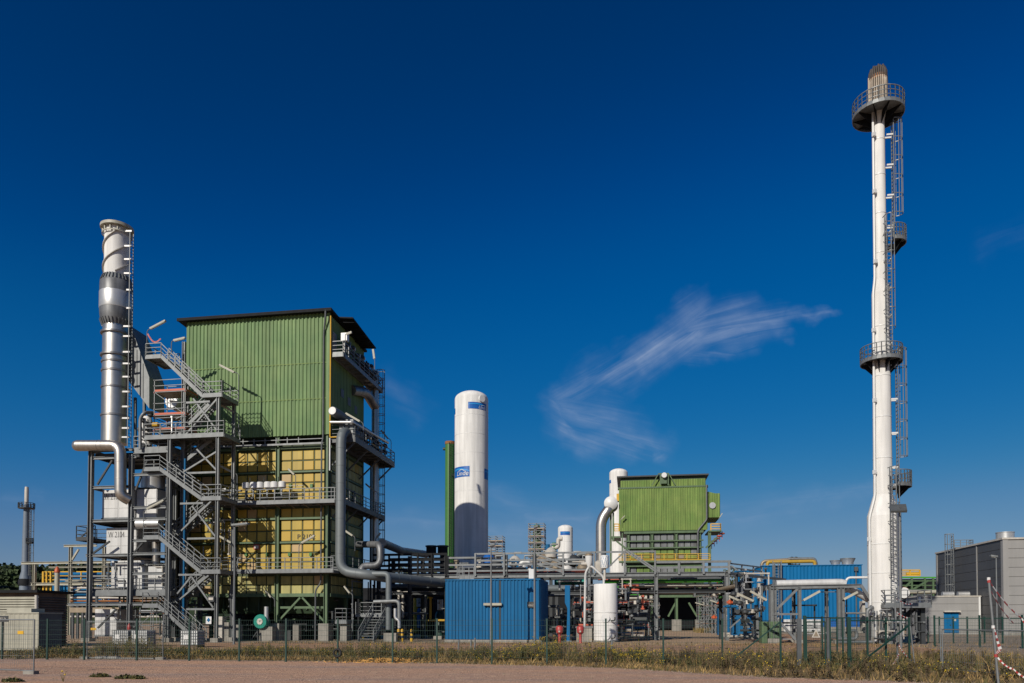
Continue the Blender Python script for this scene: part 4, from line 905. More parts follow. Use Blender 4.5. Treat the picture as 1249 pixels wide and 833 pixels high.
# ------------------------------------------------------------------ far left: beige container, slatted shed, pipe bridge, blue unit, distant flare
v = 37.6; ct = T('beige_container', 'beige ribbed container with a grey shaded end at the left edge', 'container', P(20, 800, v))
u1 = UZ(47, 775, v)[0]; u0 = UZ(-60, 775, v)[0]; zc = UZ(20, 748.5, v)[1]
b_ = MB(); b_.corr(W(u0, v, 0), W(u1, v, 0), .1, zc, -VX, .3, .02); b_.build('front_cladding', 'cream', ct)
b_ = MB(); b_.box(u0, u1, v + .01, v + 1.75, .08, zc); b_.build('body', 'galv_dark', ct)  # darker grey than the cream front, shade coloured into the end
b_ = MB(); b_.box(u0 - .05, u1 + .05, v - .06, v + 1.8, zc + .003, zc + .08); b_.build('lid', 'cream', ct)
b_ = MB(); b_.box(UZ(3, 745, v)[0], UZ(33, 745, v)[0], v + .3, v + 1.3, zc + .08, zc + .3); b_.build('roof_hatch', 'cream', ct)
v = 44; sh = T('slatted_shed', 'louvred shed, its shaded end coloured brown, behind the beige container', 'shed', P(40, 790, v))
def vat(px, u):                                             # depth at which the plane u = const projects to px
    r = ray(px, 700); a = r.x * CT - r.y * ST; t = u / a; return t * (r.x * ST + r.y * CT)
um = UZ(46, 740, v)[0]; u0 = UZ(-60, 740, v)[0]; zc = UZ(30, 723, v)[1]; vb = vat(83, um)
b_ = MB(); b_.box(u0, um - .1, v + .1, vb, 0, zc); b_.build('body', 'dark_wood_shade', sh)
k = int((zc - .3) / .17); b_ = MB(); b2_ = MB()
for i in range(k):
    z = .2 + i * .17; b_.hexa([W(u0, v - .02, z), W(um, v - .02, z), W(um, v + .09, z + .1), W(u0, v + .09, z + .1), W(u0, v - .02, z + .03), W(um, v - .02, z + .03), W(um, v + .09, z + .15), W(u0, v + .09, z + .15)])
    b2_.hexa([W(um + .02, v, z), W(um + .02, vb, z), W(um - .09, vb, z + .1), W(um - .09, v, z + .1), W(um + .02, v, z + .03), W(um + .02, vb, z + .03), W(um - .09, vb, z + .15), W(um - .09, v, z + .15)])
b_.build('louvre', 'cream', sh); b2_.build('louvre', 'dark_wood_shade', sh)  # end boards darker than the cream front to paint that side's shade
b_ = MB(); b_.box(u0 - .2, um + .2, v - .3, vb + .5, zc, zc + .18); b_.build('roof', 'black_steel', sh)
b_ = MB(); b_.tube(rounded([P(44.5, 726, v - .4), P(44.5, 744, v - .4), P(41, 747, v - .4)], .3), .11, 10); b_.build('vent_pipe', 'off_white', sh, 40)
pb = T('cream_pipe_bridge', 'cream steel pipe bridge crossing behind the shed at the left', 'pipe bridge', P(85, 780, 82))
bv = 82
for px in (42, 86, 127):
    c_ = MB(); c_.ibeam(W(UZ(px, 700, bv)[0], bv, 0), W(UZ(px, 700, bv)[0], bv, UZ(px, 667 if px > 50 else 688, bv)[1]), .35, .35); c_.build('column', 'cream', pb)
for py, a, c, h in ((666, 78, 118, .3), (687, 26, 135, .3), (692, 60, 135, .2), (712.5, 38, 140, .35), (708, 80, 200, .25), (738, 80, 200, .25)):
    c_ = MB(); c_.ibeam(W(UZ(a, py, bv)[0], bv, UZ(a, py, bv)[1]), W(UZ(c, py, bv)[0], bv, UZ(a, py, bv)[1]), .3, h); c_.build('beam', 'cream', pb)
c_ = MB(); c_.bar(P(88, 683, bv), P(96, 670, bv), .2); c_.bar(P(88, 725, bv), P(104, 713, bv), .2); c_.build('brace', 'cream', pb)
yr = MB()
for a, c in ((52, 85), (86, 138)):
    yr.rail([P(a, 712, bv + .5), P(c, 712, bv + .5)], 1.5, 1.6, .06)
for px in (53, 57, 62): yr.bar(P(px, 724, bv + .4), P(px, 697, bv + .4), .17)
yr.build('yellow_railing', 'yellow', pb)
for k, (x0, x1, y0, y1) in enumerate(((66, 106, 698, 711), (90, 106, 718, 737), (118, 135, 698, 716), (119, 133, 724, 737), (64, 84, 714, 722))):
    b_ = MB(); b_.pbox(x0, x1, y0, y1, bv + 2.5, 2); solo('blue_tank', b_, 'blue_bright', ('blue box unit high behind the cream pipe bridge', 'blue box unit low between steel columns at the left', 'blue box unit seen beside the white ribbed casing', 'blue box unit low under the steel frame deck', 'blue box unit just over the shed roof')[k], 'machine')
for k, (py, m) in enumerate(((703, 'galv'), (717, 'off_white'), (722, 'galv'), (729, 'off_white'), (733, 'rust'), (745, 'galv'), (752, 'off_white'))):
    b_ = MB(); b_.tube([P(86, py, bv - 1), P(200, py, bv - 1)], .12, 8); solo('process_pipe', b_, m, f'thin {("grey", "white", "grey", "white", "brown", "grey", "white")[k]} pipe running through the left steelwork, one of seven stacked runs', 'pipe', 'pipes behind the left steelwork', 40)
for k, (px, y0) in enumerate(((89, 735), (95, 738), (101, 740), (106, 742), (118, 722))):
    b_ = MB(); b_.ibeam(W(UZ(px, 740, 66)[0], 66, 0), W(UZ(px, 740, 66)[0], 66, UZ(px, y0, 66)[1]), .2, .2); solo('support_post', b_, 'galv', 'slim steel post under the left pipework', 'post', 'posts under the left pipework')
b_ = MB(); b_.pbox(85, 145, 741, 747, 60, .4); solo('cable_tray', b_, 'bronze_pipe', 'brown cable tray bridging from the shed to the steel frame', 'cable tray')
b_ = MB(); p = P(69.5, 722, bv - 3); b_.tube([p, p + ZX * 2.3], .28, 10); oo = T('orange_cap_stack', 'small vent stack with an orange bulb above the shed roof', 'vent', p); b_.build('pipe_run', 'cream', oo, 40)
b_ = MB(); b_.lathe(p + ZX * 2.2, [(.15, 0), (.32, .2), (.28, .5), (.08, .85)], 12); b_.build('cap', 'orange', oo, 40)
# distant flare
dv = 165; df = T('distant_flare', 'slim grey flare mast with a ring platform far off at the left', 'flare stack', P(30, 760, dv)); df.location.z = 0; df['_loc'] = tuple(df.location)
c = Vector(df.location); zz2 = lambda py: P(30, py, dv).z; k = dv / 900
b_ = MB(); b_.lathe(c, [(7 * k, 0), (7 * k, zz2(704)), (5 * k, zz2(697)), (4.2 * k, zz2(650)), (3.4 * k, zz2(620)), (3 * k, zz2(615))], 18); b_.build('mast', 'haze_mast', df, 40)
b_ = MB(); b_.lathe(c, [(2.6 * k, zz2(615)), (2.6 * k, zz2(598)), (2.2 * k, zz2(594))], 12); b_.build('burner_tip', 'off_white', df, 40)
b_ = MB(); b_.ring(c + ZX * zz2(620.5), 10 * k, 2.5 * k, .25, 20); b_.rail([c + ZX * zz2(620) + Vector((math.cos(a * math.pi / 6), math.sin(a * math.pi / 6), 0)) * 9.8 * k for a in range(12)], 1.3, 3, .06, True); b_.ring(c + ZX * zz2(663) + UX * 1.1, 4.5 * k, 1 * k, .25, 14); b_.rail([c + UX * 1.1 + ZX * zz2(663) + Vector((math.cos(a * math.pi / 4), math.sin(a * math.pi / 4), 0)) * 4.4 * k for a in range(8)], 1.3, 3, .06, True); b_.build('ring_platform', 'steel_dark', df)
b_ = MB(); q = c + UX * 6.2 * k; b_.ladder(q + ZX * 8, q + ZX * zz2(622), VX, .5, .05, .6); b_.cage(q + ZX * 8, q + ZX * zz2(622), VX, UX, .55, 2.5); b_.build('caged_ladder', 'galv_dark', df)
b_ = MB(); b_.lathe(c + ZX * zz2(714) - ZX * 0, [(8.5 * k, 0), (8.5 * k, 1.3), (6 * k, 1.9)], 12); b_.build('base_ring', 'black_steel', df, 40)

# ------------------------------------------------------------------ white tanks with blue signs, green column
def tank(px, rpx, y_top, v, label, signs, name='storage_tank', ring=True, py_mid=600):
    c = P(px, py_mid, v); r = rpx * (P(px + 1, py_mid, v) - P(px, py_mid, v)).length; c.z = 0; zt = P(px, y_top, v).z
    t = T(name, label, 'storage tank', c, 'white gas tanks'); b = MB()
    b.lathe(c, [(r, .8), (r, zt - r * .52)] + [(r * math.cos(a), zt - r * .52 + r * .5 * math.sin(a)) for a in [i * math.pi / 2 / 9 for i in range(1, 10)]], 48)
    b.build('shell', 'white', t, 40)
    b = MB()
    for a in range(4): d = Vector((math.cos(a * 1.571 + .6), math.sin(a * 1.571 + .6), 0)) * r * .8; b.bar(c + d, c + d + ZX * 1.2, .3)
    b.build('support_leg', 'galv', t)
    b = MB(); k = int((zt - 3) / 2.4)
    for i in range(1, k): b.ring(c + ZX * (zt - r * .5 - i * 2.4), r + .012, r - .01, .045, 48)
    b.build('weld_seam', 'white_plain', t, 40)
    base = math.atan2(CAM.y - c.y, CAM.x - c.x)             # the side that faces the road
    for (x0, x1, y0, y1, txt) in signs:
        cl_ = lambda x: max(-.999, min(.999, x)); A0, A1 = base + math.asin(cl_(x0 / rpx)), base + math.asin(cl_(x1 / rpx)); z1, z0 = P(px, y0, v).z, P(px, y1, v).z
        pt = lambda f, z, o: c + Vector((math.cos(A0 + (A1 - A0) * f) * (r + o), math.sin(A0 + (A1 - A0) * f) * (r + o), z))
        b = MB(); n = 12
        for i in range(n): f0, f1 = i / n, (i + 1) / n; b.add([pt(f0, z0, .02), pt(f1, z0, .02), pt(f1, z1, .02), pt(f0, z1, .02)], [(0, 1, 2, 3)])
        so = b.build('logo_sign', 'blue_logo', t)
        b = MB(); hh = z1 - z0
        for i in range(n):                                  # pale wave across the sign
            f0, f1 = i / n, (i + 1) / n; g0 = lambda f: z0 + hh * (.62 + .22 * math.sin(f * 3.0 + .3)); g1 = lambda f: g0(f) - hh * .16 * (1 - abs(f - .5))
            b.add([pt(f0, g1(f0), .035), pt(f1, g1(f1), .035), pt(f1, g0(f1), .035), pt(f0, g0(f0), .035)], [(0, 1, 2, 3)])
        b.build('sign_wave', 'blue_wave', so)
        if txt:
            wd = abs(A1 - A0) * r; s_ = txt[1] * hh
            def place(x, y): f = txt[2] + (x + y * .22) / wd; return pt(f, z0 + hh * txt[3] + y, .05)
            text_mb(txt[0], s_, place).build('lettering', 'white_plain', so)
            b = MB(); nn = 10                               # swoosh over the word
            for i in range(nn):
                f0 = txt[2] + .12 + .36 * i / nn; f1 = f0 + .036; y = lambda f: z0 + hh * (txt[3] + .62 * txt[1] + .2 * math.sin((f - txt[2] - .12) / .36 * 3.14))
                b.add([pt(f0, y(f0) - hh * .04, .05), pt(f1, y(f1) - hh * .04, .05), pt(f1, y(f1) + hh * .02, .05), pt(f0, y(f0) + hh * .02, .05)], [(0, 1, 2, 3)])
            b.build('emblem', 'white_plain', so)
    return t, c, r
TV = 92
t, c, r = tank(575, 20, 477.5, TV, 'tallest white storage tank with two blue signs beside the green column', [(-4, 17, 496, 504, ('Linde', .62, .5, .08)), (-19.6, -2.2, 572.5, 585, ('Linde', .60, .30, .14)), (15, 19.8, 574, 586.5, None), (-19.9, -19.0, 500, 507, None)])
b_ = MB(); q = P(593, 490.5, TV); d = Vector((math.cos(-.9), math.sin(-.9), 0)); q = c + d * r * .98; q.z = P(593, 490.5, TV).z; b_.tube([q, q + d * .25], .42, 20); b_.build('manhole', 'white_plain', t, 40)
tank(754.5, 11.2, 571.5, 162, 'white storage tank half hidden behind the further green boiler house', [(-11, -9, 586, 590, None)])
tank(689.5, 9, 640, 128, 'small white storage tank with one blue sign standing right of the tall scaffold', [(-6, 5.4, 649, 653.5, None)])
tg = T('green_column', 'slender green column with ladder left of the tallest white tank', 'column', P(549, 700, 104)); c = P(549, 600, 104); c.z = 0; tg.location = c; tg['_loc'] = tuple(c)
r = 6 * 104 / 900; zt = P(549, 541, 104).z
b_ = MB(); b_.lathe(c, [(r * 1.05, 0), (r * 1.05, zt)], 24); b_.build('shell', 'tower_green', tg, 40)
b_ = MB(); b_.lathe(c + ZX * zt, [(r * 1.1, -.15), (r * 1.1, .25)], 24); b_.build('top_flange', 'rust', tg, 40)
b_ = MB(); b_.ladder(c + Vector((.12, -r - .22, 6)), c + Vector((.12, -r - .22, zt)), UX, .36, .03, .35); b_.build('ladder', 'black_steel', tg)
b_ = MB(); q = c + ZX * (zt - .75); b_.tube([q + UX * -r * 1.0, q - UX * r * 1.5], .22, 10); b_.tube([q + UX * r * .9 - ZX * .3, q + UX * r * 1.4 - ZX * .3], .2, 10); b_.tube([q + Vector((0, 0, -4)), q + UX * .5 + Vector((0, -r - .1, -4))], .2, 8); b_.build('nozzle', 'green_dark', tg, 40)

# ------------------------------------------------------------------ pipe rack
RV = 69.0
ur = lambda px, py=690, v=RV: UZ(px, py, v)[0]
zk = lambda py, px=660, v=RV: UZ(px, py, v)[1]
pr_ = T('pipe_rack', 'long grey steel pipe rack running across behind the blue container', 'pipe rack', W(ur(660), RV + 2, 0))
zb_, zt_ = zk(702), zk(674)
xs_ = [462, 500, 545, 617, 652, 718, 800, 886]
for px in xs_:
    for dv_ in (0, 4.5):
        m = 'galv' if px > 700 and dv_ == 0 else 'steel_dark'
        c_ = MB(); c_.ibeam(W(ur(px), RV + dv_, 0), W(ur(px), RV + dv_, zb_ + (.2 if px > 760 else 2)), .34, .34); c_.build('column', m, pr_)
    c_ = MB()
    for z in (zb_ - .25, zb_ - 1.6): c_.bar(W(ur(px), RV, z), W(ur(px), RV + 4.5, z), .25, .3)
    c_.build('cross_beam', 'steel_dark', pr_)
for z, dv_ in ((zb_, 0), (zb_, 4.5), (zb_ - 1.6, 0), (zb_ - 1.6, 4.5)):
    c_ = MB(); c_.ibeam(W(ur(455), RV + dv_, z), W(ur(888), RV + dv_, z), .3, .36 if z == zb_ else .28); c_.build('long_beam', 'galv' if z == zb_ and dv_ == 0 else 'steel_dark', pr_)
wb = MB(); wb.box(ur(455), ur(888), RV + .3, RV + 1.5, zb_ + .18, zb_ + .24); wb.build('walkway', 'galv_dark', pr_)
wb = MB()
for py in (674, 681, 688, 695):
    wb.bar(W(ur(455), RV - .02, zk(py)), W(ur(545), RV - .02, zk(py)), .1, .22); wb.bar(W(ur(455), RV + 4.6, zk(py)), W(ur(545), RV + 4.6, zk(py)), .1, .16)
for px in (475, 487, 510, 527, 545): wb.bar(W(ur(px), RV - .1, zb_), W(ur(px), RV - .1, zk(673)), .16)
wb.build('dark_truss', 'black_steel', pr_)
wb = MB()
for py, a, c in ((674.5, 579, 800), (679, 545, 579), (683, 579, 718), (688, 545, 718), (695.5, 545, 718)): wb.bar(W(ur(a), RV - .02, zk(py)), W(ur(c), RV - .02, zk(py)), .1, .17)
for px in (580, 615, 652, 687, 725, 762, 799): wb.bar(W(ur(px), RV - .1, zb_), W(ur(px), RV - .1, zk(674)), .16)
for (x0, y0), (x1, y1) in (((655, 676), (688, 688)), ((655, 682), (688, 694)), ((655, 688), (688, 699)), ((743, 692), (762, 674)), ((762, 673), (799, 698)), ((766, 673), (803, 698))): wb.bar(W(ur(x0), RV - .05, zk(y0)), W(ur(x1), RV - .05, zk(y1)), .13)
for py in (687.5, 694): wb.bar(W(ur(800), RV - .02, zk(py)), W(ur(892), RV - .02, zk(py)), .1, .2)
for px in (828, 858, 889): wb.bar(W(ur(px), RV - .1, zb_), W(ur(px), RV - .1, zk(687)), .2)
wb.build('railing', 'galv', pr_)
for px in (480, 535, 640): # footings
    c_ = MB(); c_.box(ur(px) - .4, ur(px) + .4, RV - .4, RV + .4, 0, .35); c_.build('footing', 'concrete', pr_)
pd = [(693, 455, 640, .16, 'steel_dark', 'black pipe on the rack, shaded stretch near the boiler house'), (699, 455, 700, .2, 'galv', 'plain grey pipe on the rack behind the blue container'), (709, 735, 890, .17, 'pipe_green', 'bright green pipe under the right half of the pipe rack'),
      (714, 735, 890, .2, 'off_white', 'whitish pipe just below the bright green pipe'), (722, 755, 868, .2, 'bronze_pipe', 'tan pipe spanning the opening below the rack'), (705, 820, 890, .12, 'galv_dark', 'dark thin pipe directly above the bright green pipe'),
      (708, 672, 710, .28, 'teal', 'short dark green pipe end right of the blue container'), (712, 462, 545, .3, 'grey_pipe', 'grey pipe slung under the shaded rack left of the blue container'), (726, 640, 757, .13, 'galv', 'thin grey pipe in front of the blue post'), (697, 545, 720, .14, 'brick_red', 'rust coloured pipe behind the rack railing'),
      (717, 460, 545, .15, 'black_steel', 'black pipe lowest under the shaded rack'), (719, 800, 890, .12, 'steel_dark', 'dark pipe below the whitish pipe')]
for k, (py, a, c, r, m, lb) in enumerate(pd):
    vv = RV + .8 + .45 * (k % 8); b_ = MB(); b_.tube([W(ur(a), vv, zk(py)), W(ur(c), vv, zk(py))], r, 12); solo('process_pipe', b_, m, lb, 'pipe', 'pipes laid along the pipe rack', 40)
pipe_thing('pipe_bend', [W(ur(868), RV + 2.8, zk(722)), W(ur(878), RV + 2.0, zk(720)), W(ur(892), RV - 3, zk(718))], .18, 'bronze_pipe', 'tan pipe bending toward the road at the right of the opening', 'pipe')
for k, px in enumerate((526, 540)):
    p = P(px, 676, 78); t = T('black_drum', ('left', 'right')[k] + ' of the two black round vessels standing above the rack', 'vessel', p, 'black vessels above the rack'); b_ = MB(); b_.lathe(p, [(.55, 0), (.55, .8)], 20); b_.build('shell', 'black_steel', t, 40)
    b_ = MB(); b_.lathe(p + ZX * .8, [(.64, 0), (.64, .14)], 20); b_.build('lid', 'steel_dark', t, 40)
    b_ = MB(); b_.bar(W(*UV(p), 0), p, .5); b_.build('support_leg', 'black_steel', t)
# cluttered machinery seen in the dark gap under the rack and behind its railing
rq = random.Random(21)
b_ = MB(); b_.box(UZ(398, 730, RV + 26)[0], UZ(712, 730, RV + 26)[0], RV + 26, RV + 27, 0, 6.2); solo('dark_backing', b_, 'black_steel', 'dark slab closing off the gap under the pipe rack', 'building')  # black slab set behind the rack to keep its gap dark
for k, (px, y0, y1, w, m, nm, lb) in enumerate([
    (507, 722, 772, .3, 'yellow', 'yellow_post', 'yellow upright post in the gap left of the blue container'), (513, 742, 766, .45, 'blue_bright', 'blue_barrel', 'blue upright cylinder in the gap left of the blue container'), (522, 722, 770, .28, 'yellow', 'yellow_post', 'yellow post nearest the blue container in the gap'),
    (517, 735, 775, .3, 'off_white', 'white_post', 'whitish post between the two yellow posts'), (511, 722, 740, .35, 'off_white', 'white_valve', 'whitish valve body hanging in the gap left of the blue container'), (526, 730, 778, .55, 'black_steel', 'dark_column', 'thick black column beside the second yellow post')]):
    p = P(px, y1, 86); b_ = MB(); b_.lathe(p, [(w * .9, 0), (w, .1), (w, P(px, y0, 86).z - p.z - .1), (w * .7, P(px, y0, 86).z - p.z)], 12); solo(nm, b_, m, lb, 'post', None, 40)
gt = T('green_tank', 'dark green upright tank squeezed left of the blue container', 'tank', G(537, 778)); p = Vector(gt.location)
b_ = MB(); b_.lathe(p, [(.55, 0), (.55, 2.4), (.4, 2.75), (.08, 2.9)], 20); b_.build('shell', 'fence_green', gt, 40)
b_ = MB(); b_.cyl(p + ZX * 2.9, .3, 1.1, 12); b_.build('top_filter', 'alu', gt, 40)
for k, px in enumerate((486, 490.5, 502)):
    p = P(px, 780, 61.2); p.z = 0; b_ = MB(); b_.lathe(p, [(.12, 0), (.12, 1.0), (.1, 1.05), (.02, 1.1)], 12); t = solo('bollard', b_, 'yellow', ('leftmost', 'middle', 'rightmost')[k] + ' of three black and yellow bollards by the grey drop pipe', 'bollard', 'yellow bollards', 40)
    s_ = MB(); s_.lathe(p, [(.124, .3), (.124, .5)], 12, False); s_.lathe(p, [(.124, .7), (.124, .85)], 12, False); t['_loc'] = tuple(t.location); s_.build('stripe', 'steel_dark', t, 40)
pipe_thing('pipe_bend', [P(482, 742, 59), P(482, 754, 59), P(487, 757, 59), P(487, 766, 59)], .13, 'alu', 'small silver swan neck at the foot of the grey drop pipe', 'pipe', None, .3)
pipe_thing('pipe_bend', [P(456, 734, 60), P(487, 733, 60), P(487, 765, 60)], .16, 'galv', 'grey pipe elbow low in the dark gap right of the steps', 'pipe', None, .4)
for k, (px, py, m) in enumerate(((596, 683, 'blue_logo'), (605, 690, 'steel_dark'), (628, 686, 'off_white'), (640, 690, 'alu'), (663, 684, 'bronze_pipe'), (672, 676, 'off_white'), (679, 690, 'bronze_pipe'), (700, 685, 'steel_dark'), (711, 690, 'bronze_pipe'))):
    p = P(px, py + 6, 84); t = T('process_vessel', f'{("blue", "dark", "white", "silver", "brown", "small white", "tan", "black", "sandy")[k]} process vessel among the machinery seen through the rack railing', 'vessel', p, 'vessels behind the rack railing')
    b_ = MB(); b_.lathe(p, [(.3, 0), (.7, .2), (.7, .9), (.35, 1.25), (.15, 1.35)], 16); b_.build('shell', m, t, 40)
    b_ = MB(); b_.bar(Vector((p.x, p.y, 0)), p, .35); b_.build('support_leg', 'steel_dark', t)
    b_ = MB(); b_.tube([p + ZX * 1.3, p + ZX * 1.7, p + ZX * 1.7 + UX * .8], .1, 8); b_.build('nozzle', 'galv', t, 40)
pipe_thing('white_arch_pipe', [P(635, 702, 71), P(635, 685, 71), P(646, 685, 71), P(646, 702, 71)], .2, 'white_plain', 'white arched pipe standing above the blue container', 'pipe', None, .5)
b_ = MB(); b_.pbox(645, 651, 694, 708, 66, .6); solo('white_post', b_, 'white_plain', 'white square duct end just above the blue container roof', 'duct')
pipework(pr_, ur(720), ur(884), RV + .3, RV + 5, zb_ - 2.2, zb_ - .2, 75, 31, ('galv', 'alu', 'pipe_green', 'steel_dark', 'off_white', 'brick_red'), .14)
pipework(pr_, ur(545), ur(720), RV + .5, RV + 4.5, zb_ + .3, zt_ - .2, 75, 32, ('galv', 'alu', 'bronze_pipe', 'steel_dark', 'off_white', 'blue_clad'), .14)
pipework(pr_, ur(460), ur(545), RV + .5, RV + 5, .3, zb_ - .3, 75, 33, ('galv', 'galv_dark', 'steel_dark', 'off_white', 'yellow'), .14)
pipework(pr_, ur(660), ur(720), RV + .5, RV + 5, .3, zb_ - .3, 60, 34, ('galv', 'galv_dark', 'steel_dark', 'off_white', 'alu'), .14)
pipework(pr_, ur(742), ur(798), RV + .5, RV + 5, .3, zb_ - .3, 60, 35, ('galv', 'galv_dark', 'steel_dark', 'alu', 'brick_red'), .12)
# distant scaffold towers
q = P(604, 700, 150); U_, Vv = UV(q); k = 150 / 900
t = scaffold(U_ - 9 * k, U_ + 9 * k, Vv, Vv + 3, [P(604, 675, 150).z, P(604, 666, 150).z, P(604, 660, 150).z], 'low distant scaffolded vessel right behind the tallest white tank', 'bronze_pipe', 2, 1, 0, 'distant scaffold towers', .05)
b_ = MB(); p = P(604, 680, 153); b_.lathe(Vector((p.x, p.y, 0)), [(1.3, 0), (1.3, p.z), (1.0, p.z + .8)], 18); solo('process_column', b_, 'off_white', 'pale vessel inside the low distant scaffold', 'vessel', None, 40)
q = P(654, 700, 140); U_, Vv = UV(q); k = 140 / 900
t = scaffold(U_ - 9.5 * k, U_ + 9.5 * k, Vv, Vv + 3, [P(654, y, 140).z for y in (686, 678, 670, 662, 654, 645)], 'tall distant scaffold tower wrapped round a green column', 'bronze_pipe', 2, 1, 0, 'distant scaffold towers', .05)
b_ = MB(); p = P(655, 640, 141.5); b_.lathe(Vector((p.x, p.y, 0)), [(.8, 0), (.8, p.z - 1), (.5, p.z)], 18); solo('process_column', b_, 'tower_green', 'green column inside the tall distant scaffold tower', 'vessel', None, 40)
for k, (pts, m, lb) in enumerate([([(672, 690), (672, 668), (681, 668), (681, 657), (686, 657)], 'off_white', 'white stepped pipe left of the small white tank'), ([(668, 690), (668, 664)], 'blue_clad', 'short blue upright pipe beside the tall scaffold'), ([(676, 690), (676, 662)], 'tower_green', 'short green upright pipe beside the small white tank')]):
    pipe_thing('process_pipe', [P(*p, 120) for p in pts], .35, m, lb, 'pipe', None, .5)

# ------------------------------------------------------------------ blue container block, lamp posts
BV = G(600, 783.5); BV = UV(BV)[1]
bc = T('blue_container', 'bright blue ribbed double container block in front of the pipe rack', 'container', W(*UV(G(608, 783.5)), 0))
u0, u1 = UZ(544, 745, BV)[0], UZ(658, 745, BV)[0]; um = UZ(610, 745, BV)[0]; zc = UZ(600, 707, BV)[1]
b_ = MB(); b_.corr(W(u0, BV, 0), W(um - .06, BV, 0), .25, zc, -VX, .29, .07); b_.corr(W(um + .06, BV, 0), W(u1, BV, 0), .25, zc, -VX, .29, .07); b_.build('front_cladding', 'blue_clad', bc)
b_ = MB(); b_.corr(W(u1, BV, 0), W(u1, BV + 6, 0), .25, zc, UX, .29, .07); b_.corr(W(u0, BV + 6, 0), W(u0, BV, 0), .25, zc, -UX, .29, .07); b_.build('side_cladding', 'blue_clad', bc)
b_ = MB(); b_.box(u0 + .05, u1 - .05, BV + .05, BV + 6, .2, zc - .02); b_.build('body', 'blue_logo', bc)
b_ = MB(); b_.box(u0 - .08, u1 + .08, BV - .1, BV + 6, zc - .05, zc + .06); b_.build('roof', 'blue_clad', bc)
b_ = MB(); b_.box(u0 - .1, u1 + .1, BV - .15, BV + 6, 0, .22); b_.build('plinth', 'concrete', bc)
b_ = MB(); b_.box(um - .055, um + .055, BV - .04, BV + .02, .25, zc); b_.build('joint', 'steel_dark', bc)
lm = T('wall_lamp', 'long pale tube lamp mounted on the blue container front', 'lamp', P(601, 738, BV - .2)); b_ = MB(); b_.bar(P(590, 737, BV - .22), P(612, 737, BV - .22), .2, .2); b_.build('lamp_cover', 'cream', lm)
b_ = MB(); b_.bar(P(594, 739, BV - .12), P(608, 739, BV - .12), .12, .1); b_.build('bracket', 'galv', lm)
sg = T('number_plate', 'small grey plate on the blue container by the right lamp post', 'sign', P(647.5, 737, BV - .15)); b_ = MB(); b_.pbox(643, 652, 734, 741, BV - .16, .03); b_.build('plate', 'steel_dark', sg)
b_ = text_mb("N16.2", .27, lambda x, y: P(643.4, 739.3, BV - .175) + UX * x * .72 + ZX * y); b_.build('lettering', 'off_white', sg)
street_lamp(599, 667, UV(G(599, 786))[1], 'slender lamp post before the left half of the blue container', 0, .3)
street_lamp(652, 645, UV(G(652, 789))[1], 'tall lamp post before the right end of the blue container', 0, .25)
b_ = MB(); b_.ladder(P(561, 707, BV + 3), P(561, 690, BV + 3), UX, .5); b_.rail([P(560, 707, BV + 3), P(578, 707, BV + 3)], 1.1, .5); solo('roof_railing', b_, 'galv', 'thin guard railing on the blue container roof', 'railing')
bp = T('blue_pillar', 'leaning bright blue steel pillar right of the blue container', 'pillar', G(695, 783)); b_ = MB(); vq = UV(G(695, 783))[1]
b_.prism([P(689, 714, vq), P(695, 714, vq), P(695, 783, vq), P(691, 783, vq), P(692, 742, vq), P(689, 735, vq)], VX * .4); b_.build('web', 'blue_bright', bp)
b_ = MB(); b_.box(*(lambda p: (p[0] - .4, p[0] + .3))(UV(G(693, 783))), vq - .2, vq + .7, 0, .12); b_.build('base_plate', 'galv', bp)
# silo
SIV = UV(G(739, 783))[1]
si = T('white_silo', 'white cylindrical silo with flanged bands behind the fence', 'silo', G(739, 783)); c = Vector(si.location); c = W(UZ(738.7, 750, SIV)[0], SIV, 0)
r = 14.2 * SIV / 900; zt = P(738.7, 712.5, SIV).z; zf = lambda py: P(738.7, py, SIV).z
b_ = MB(); b_.lathe(c, [(r, .15), (r, zt - .05), (r * .96, zt)], 40); b_.build('shell', 'white', si, 40)
b_ = MB()
for py in (747.5, 759, 772): b_.ring(c + ZX * zf(py), r * 1.03, r * .99, .09, 40)
b_.build('flange_band', 'white_plain', si, 40)
b_ = MB(); b_.lathe(c, [(r * 1.08, 0), (r * 1.08, .15)], 40); b_.build('base_ring', 'concrete', si, 40)
b_ = MB(); d = -VX
for py in (754, 775):
    p = c + d * r * .97 + ZX * zf(py); b_.tube([p, p + d * .1], .36, 20)
b_.build('manhole', 'white_plain', si, 40)
b_ = MB()
for py in (754, 775):
    for s_ in (-1, 1): p = c + d * r * 1.05 + UX * .45 + ZX * zf(py + 3); b_.tube(rounded([p + UX * .0, p + UX * .35, p + UX * .35 + ZX * .3], .2, 4), .05, 6)
b_.build('hatch_hinge', 'black_steel', si, 40)
pipe_thing('white_feed_pipe', [P(736.5, 713, SIV + .2), P(736.5, 704, SIV + .2), P(720, 689, SIV + .2), P(714, 698, SIV + .2), P(713, 764, SIV + .2)], .1, 'alu_box', 'white bent feed pipe rising beside the silo and entering its top', 'pipe', None, .5)
cyc = T('cyclone', 'white cyclone head with tan cap above the silo feed pipe', 'cyclone', P(718.5, 692, SIV + .2)); b_ = MB(); p = P(718.5, 692, SIV + .2); b_.lathe(p, [(.12, 0), (.3, .4), (.33, 1.0)], 16); b_.build('body', 'white_plain', cyc, 40)
b_ = MB(); b_.lathe(p + ZX * 1.0, [(.36, 0), (.36, .14), (.1, .22)], 16); b_.build('cap', 'bronze_pipe', cyc, 40)
b_ = MB(); b_.tube([p + ZX * .3 - UX * .1, p + ZX * .3 - UX * .65], .16, 10); b_.build('inlet', 'off_white', cyc, 40)
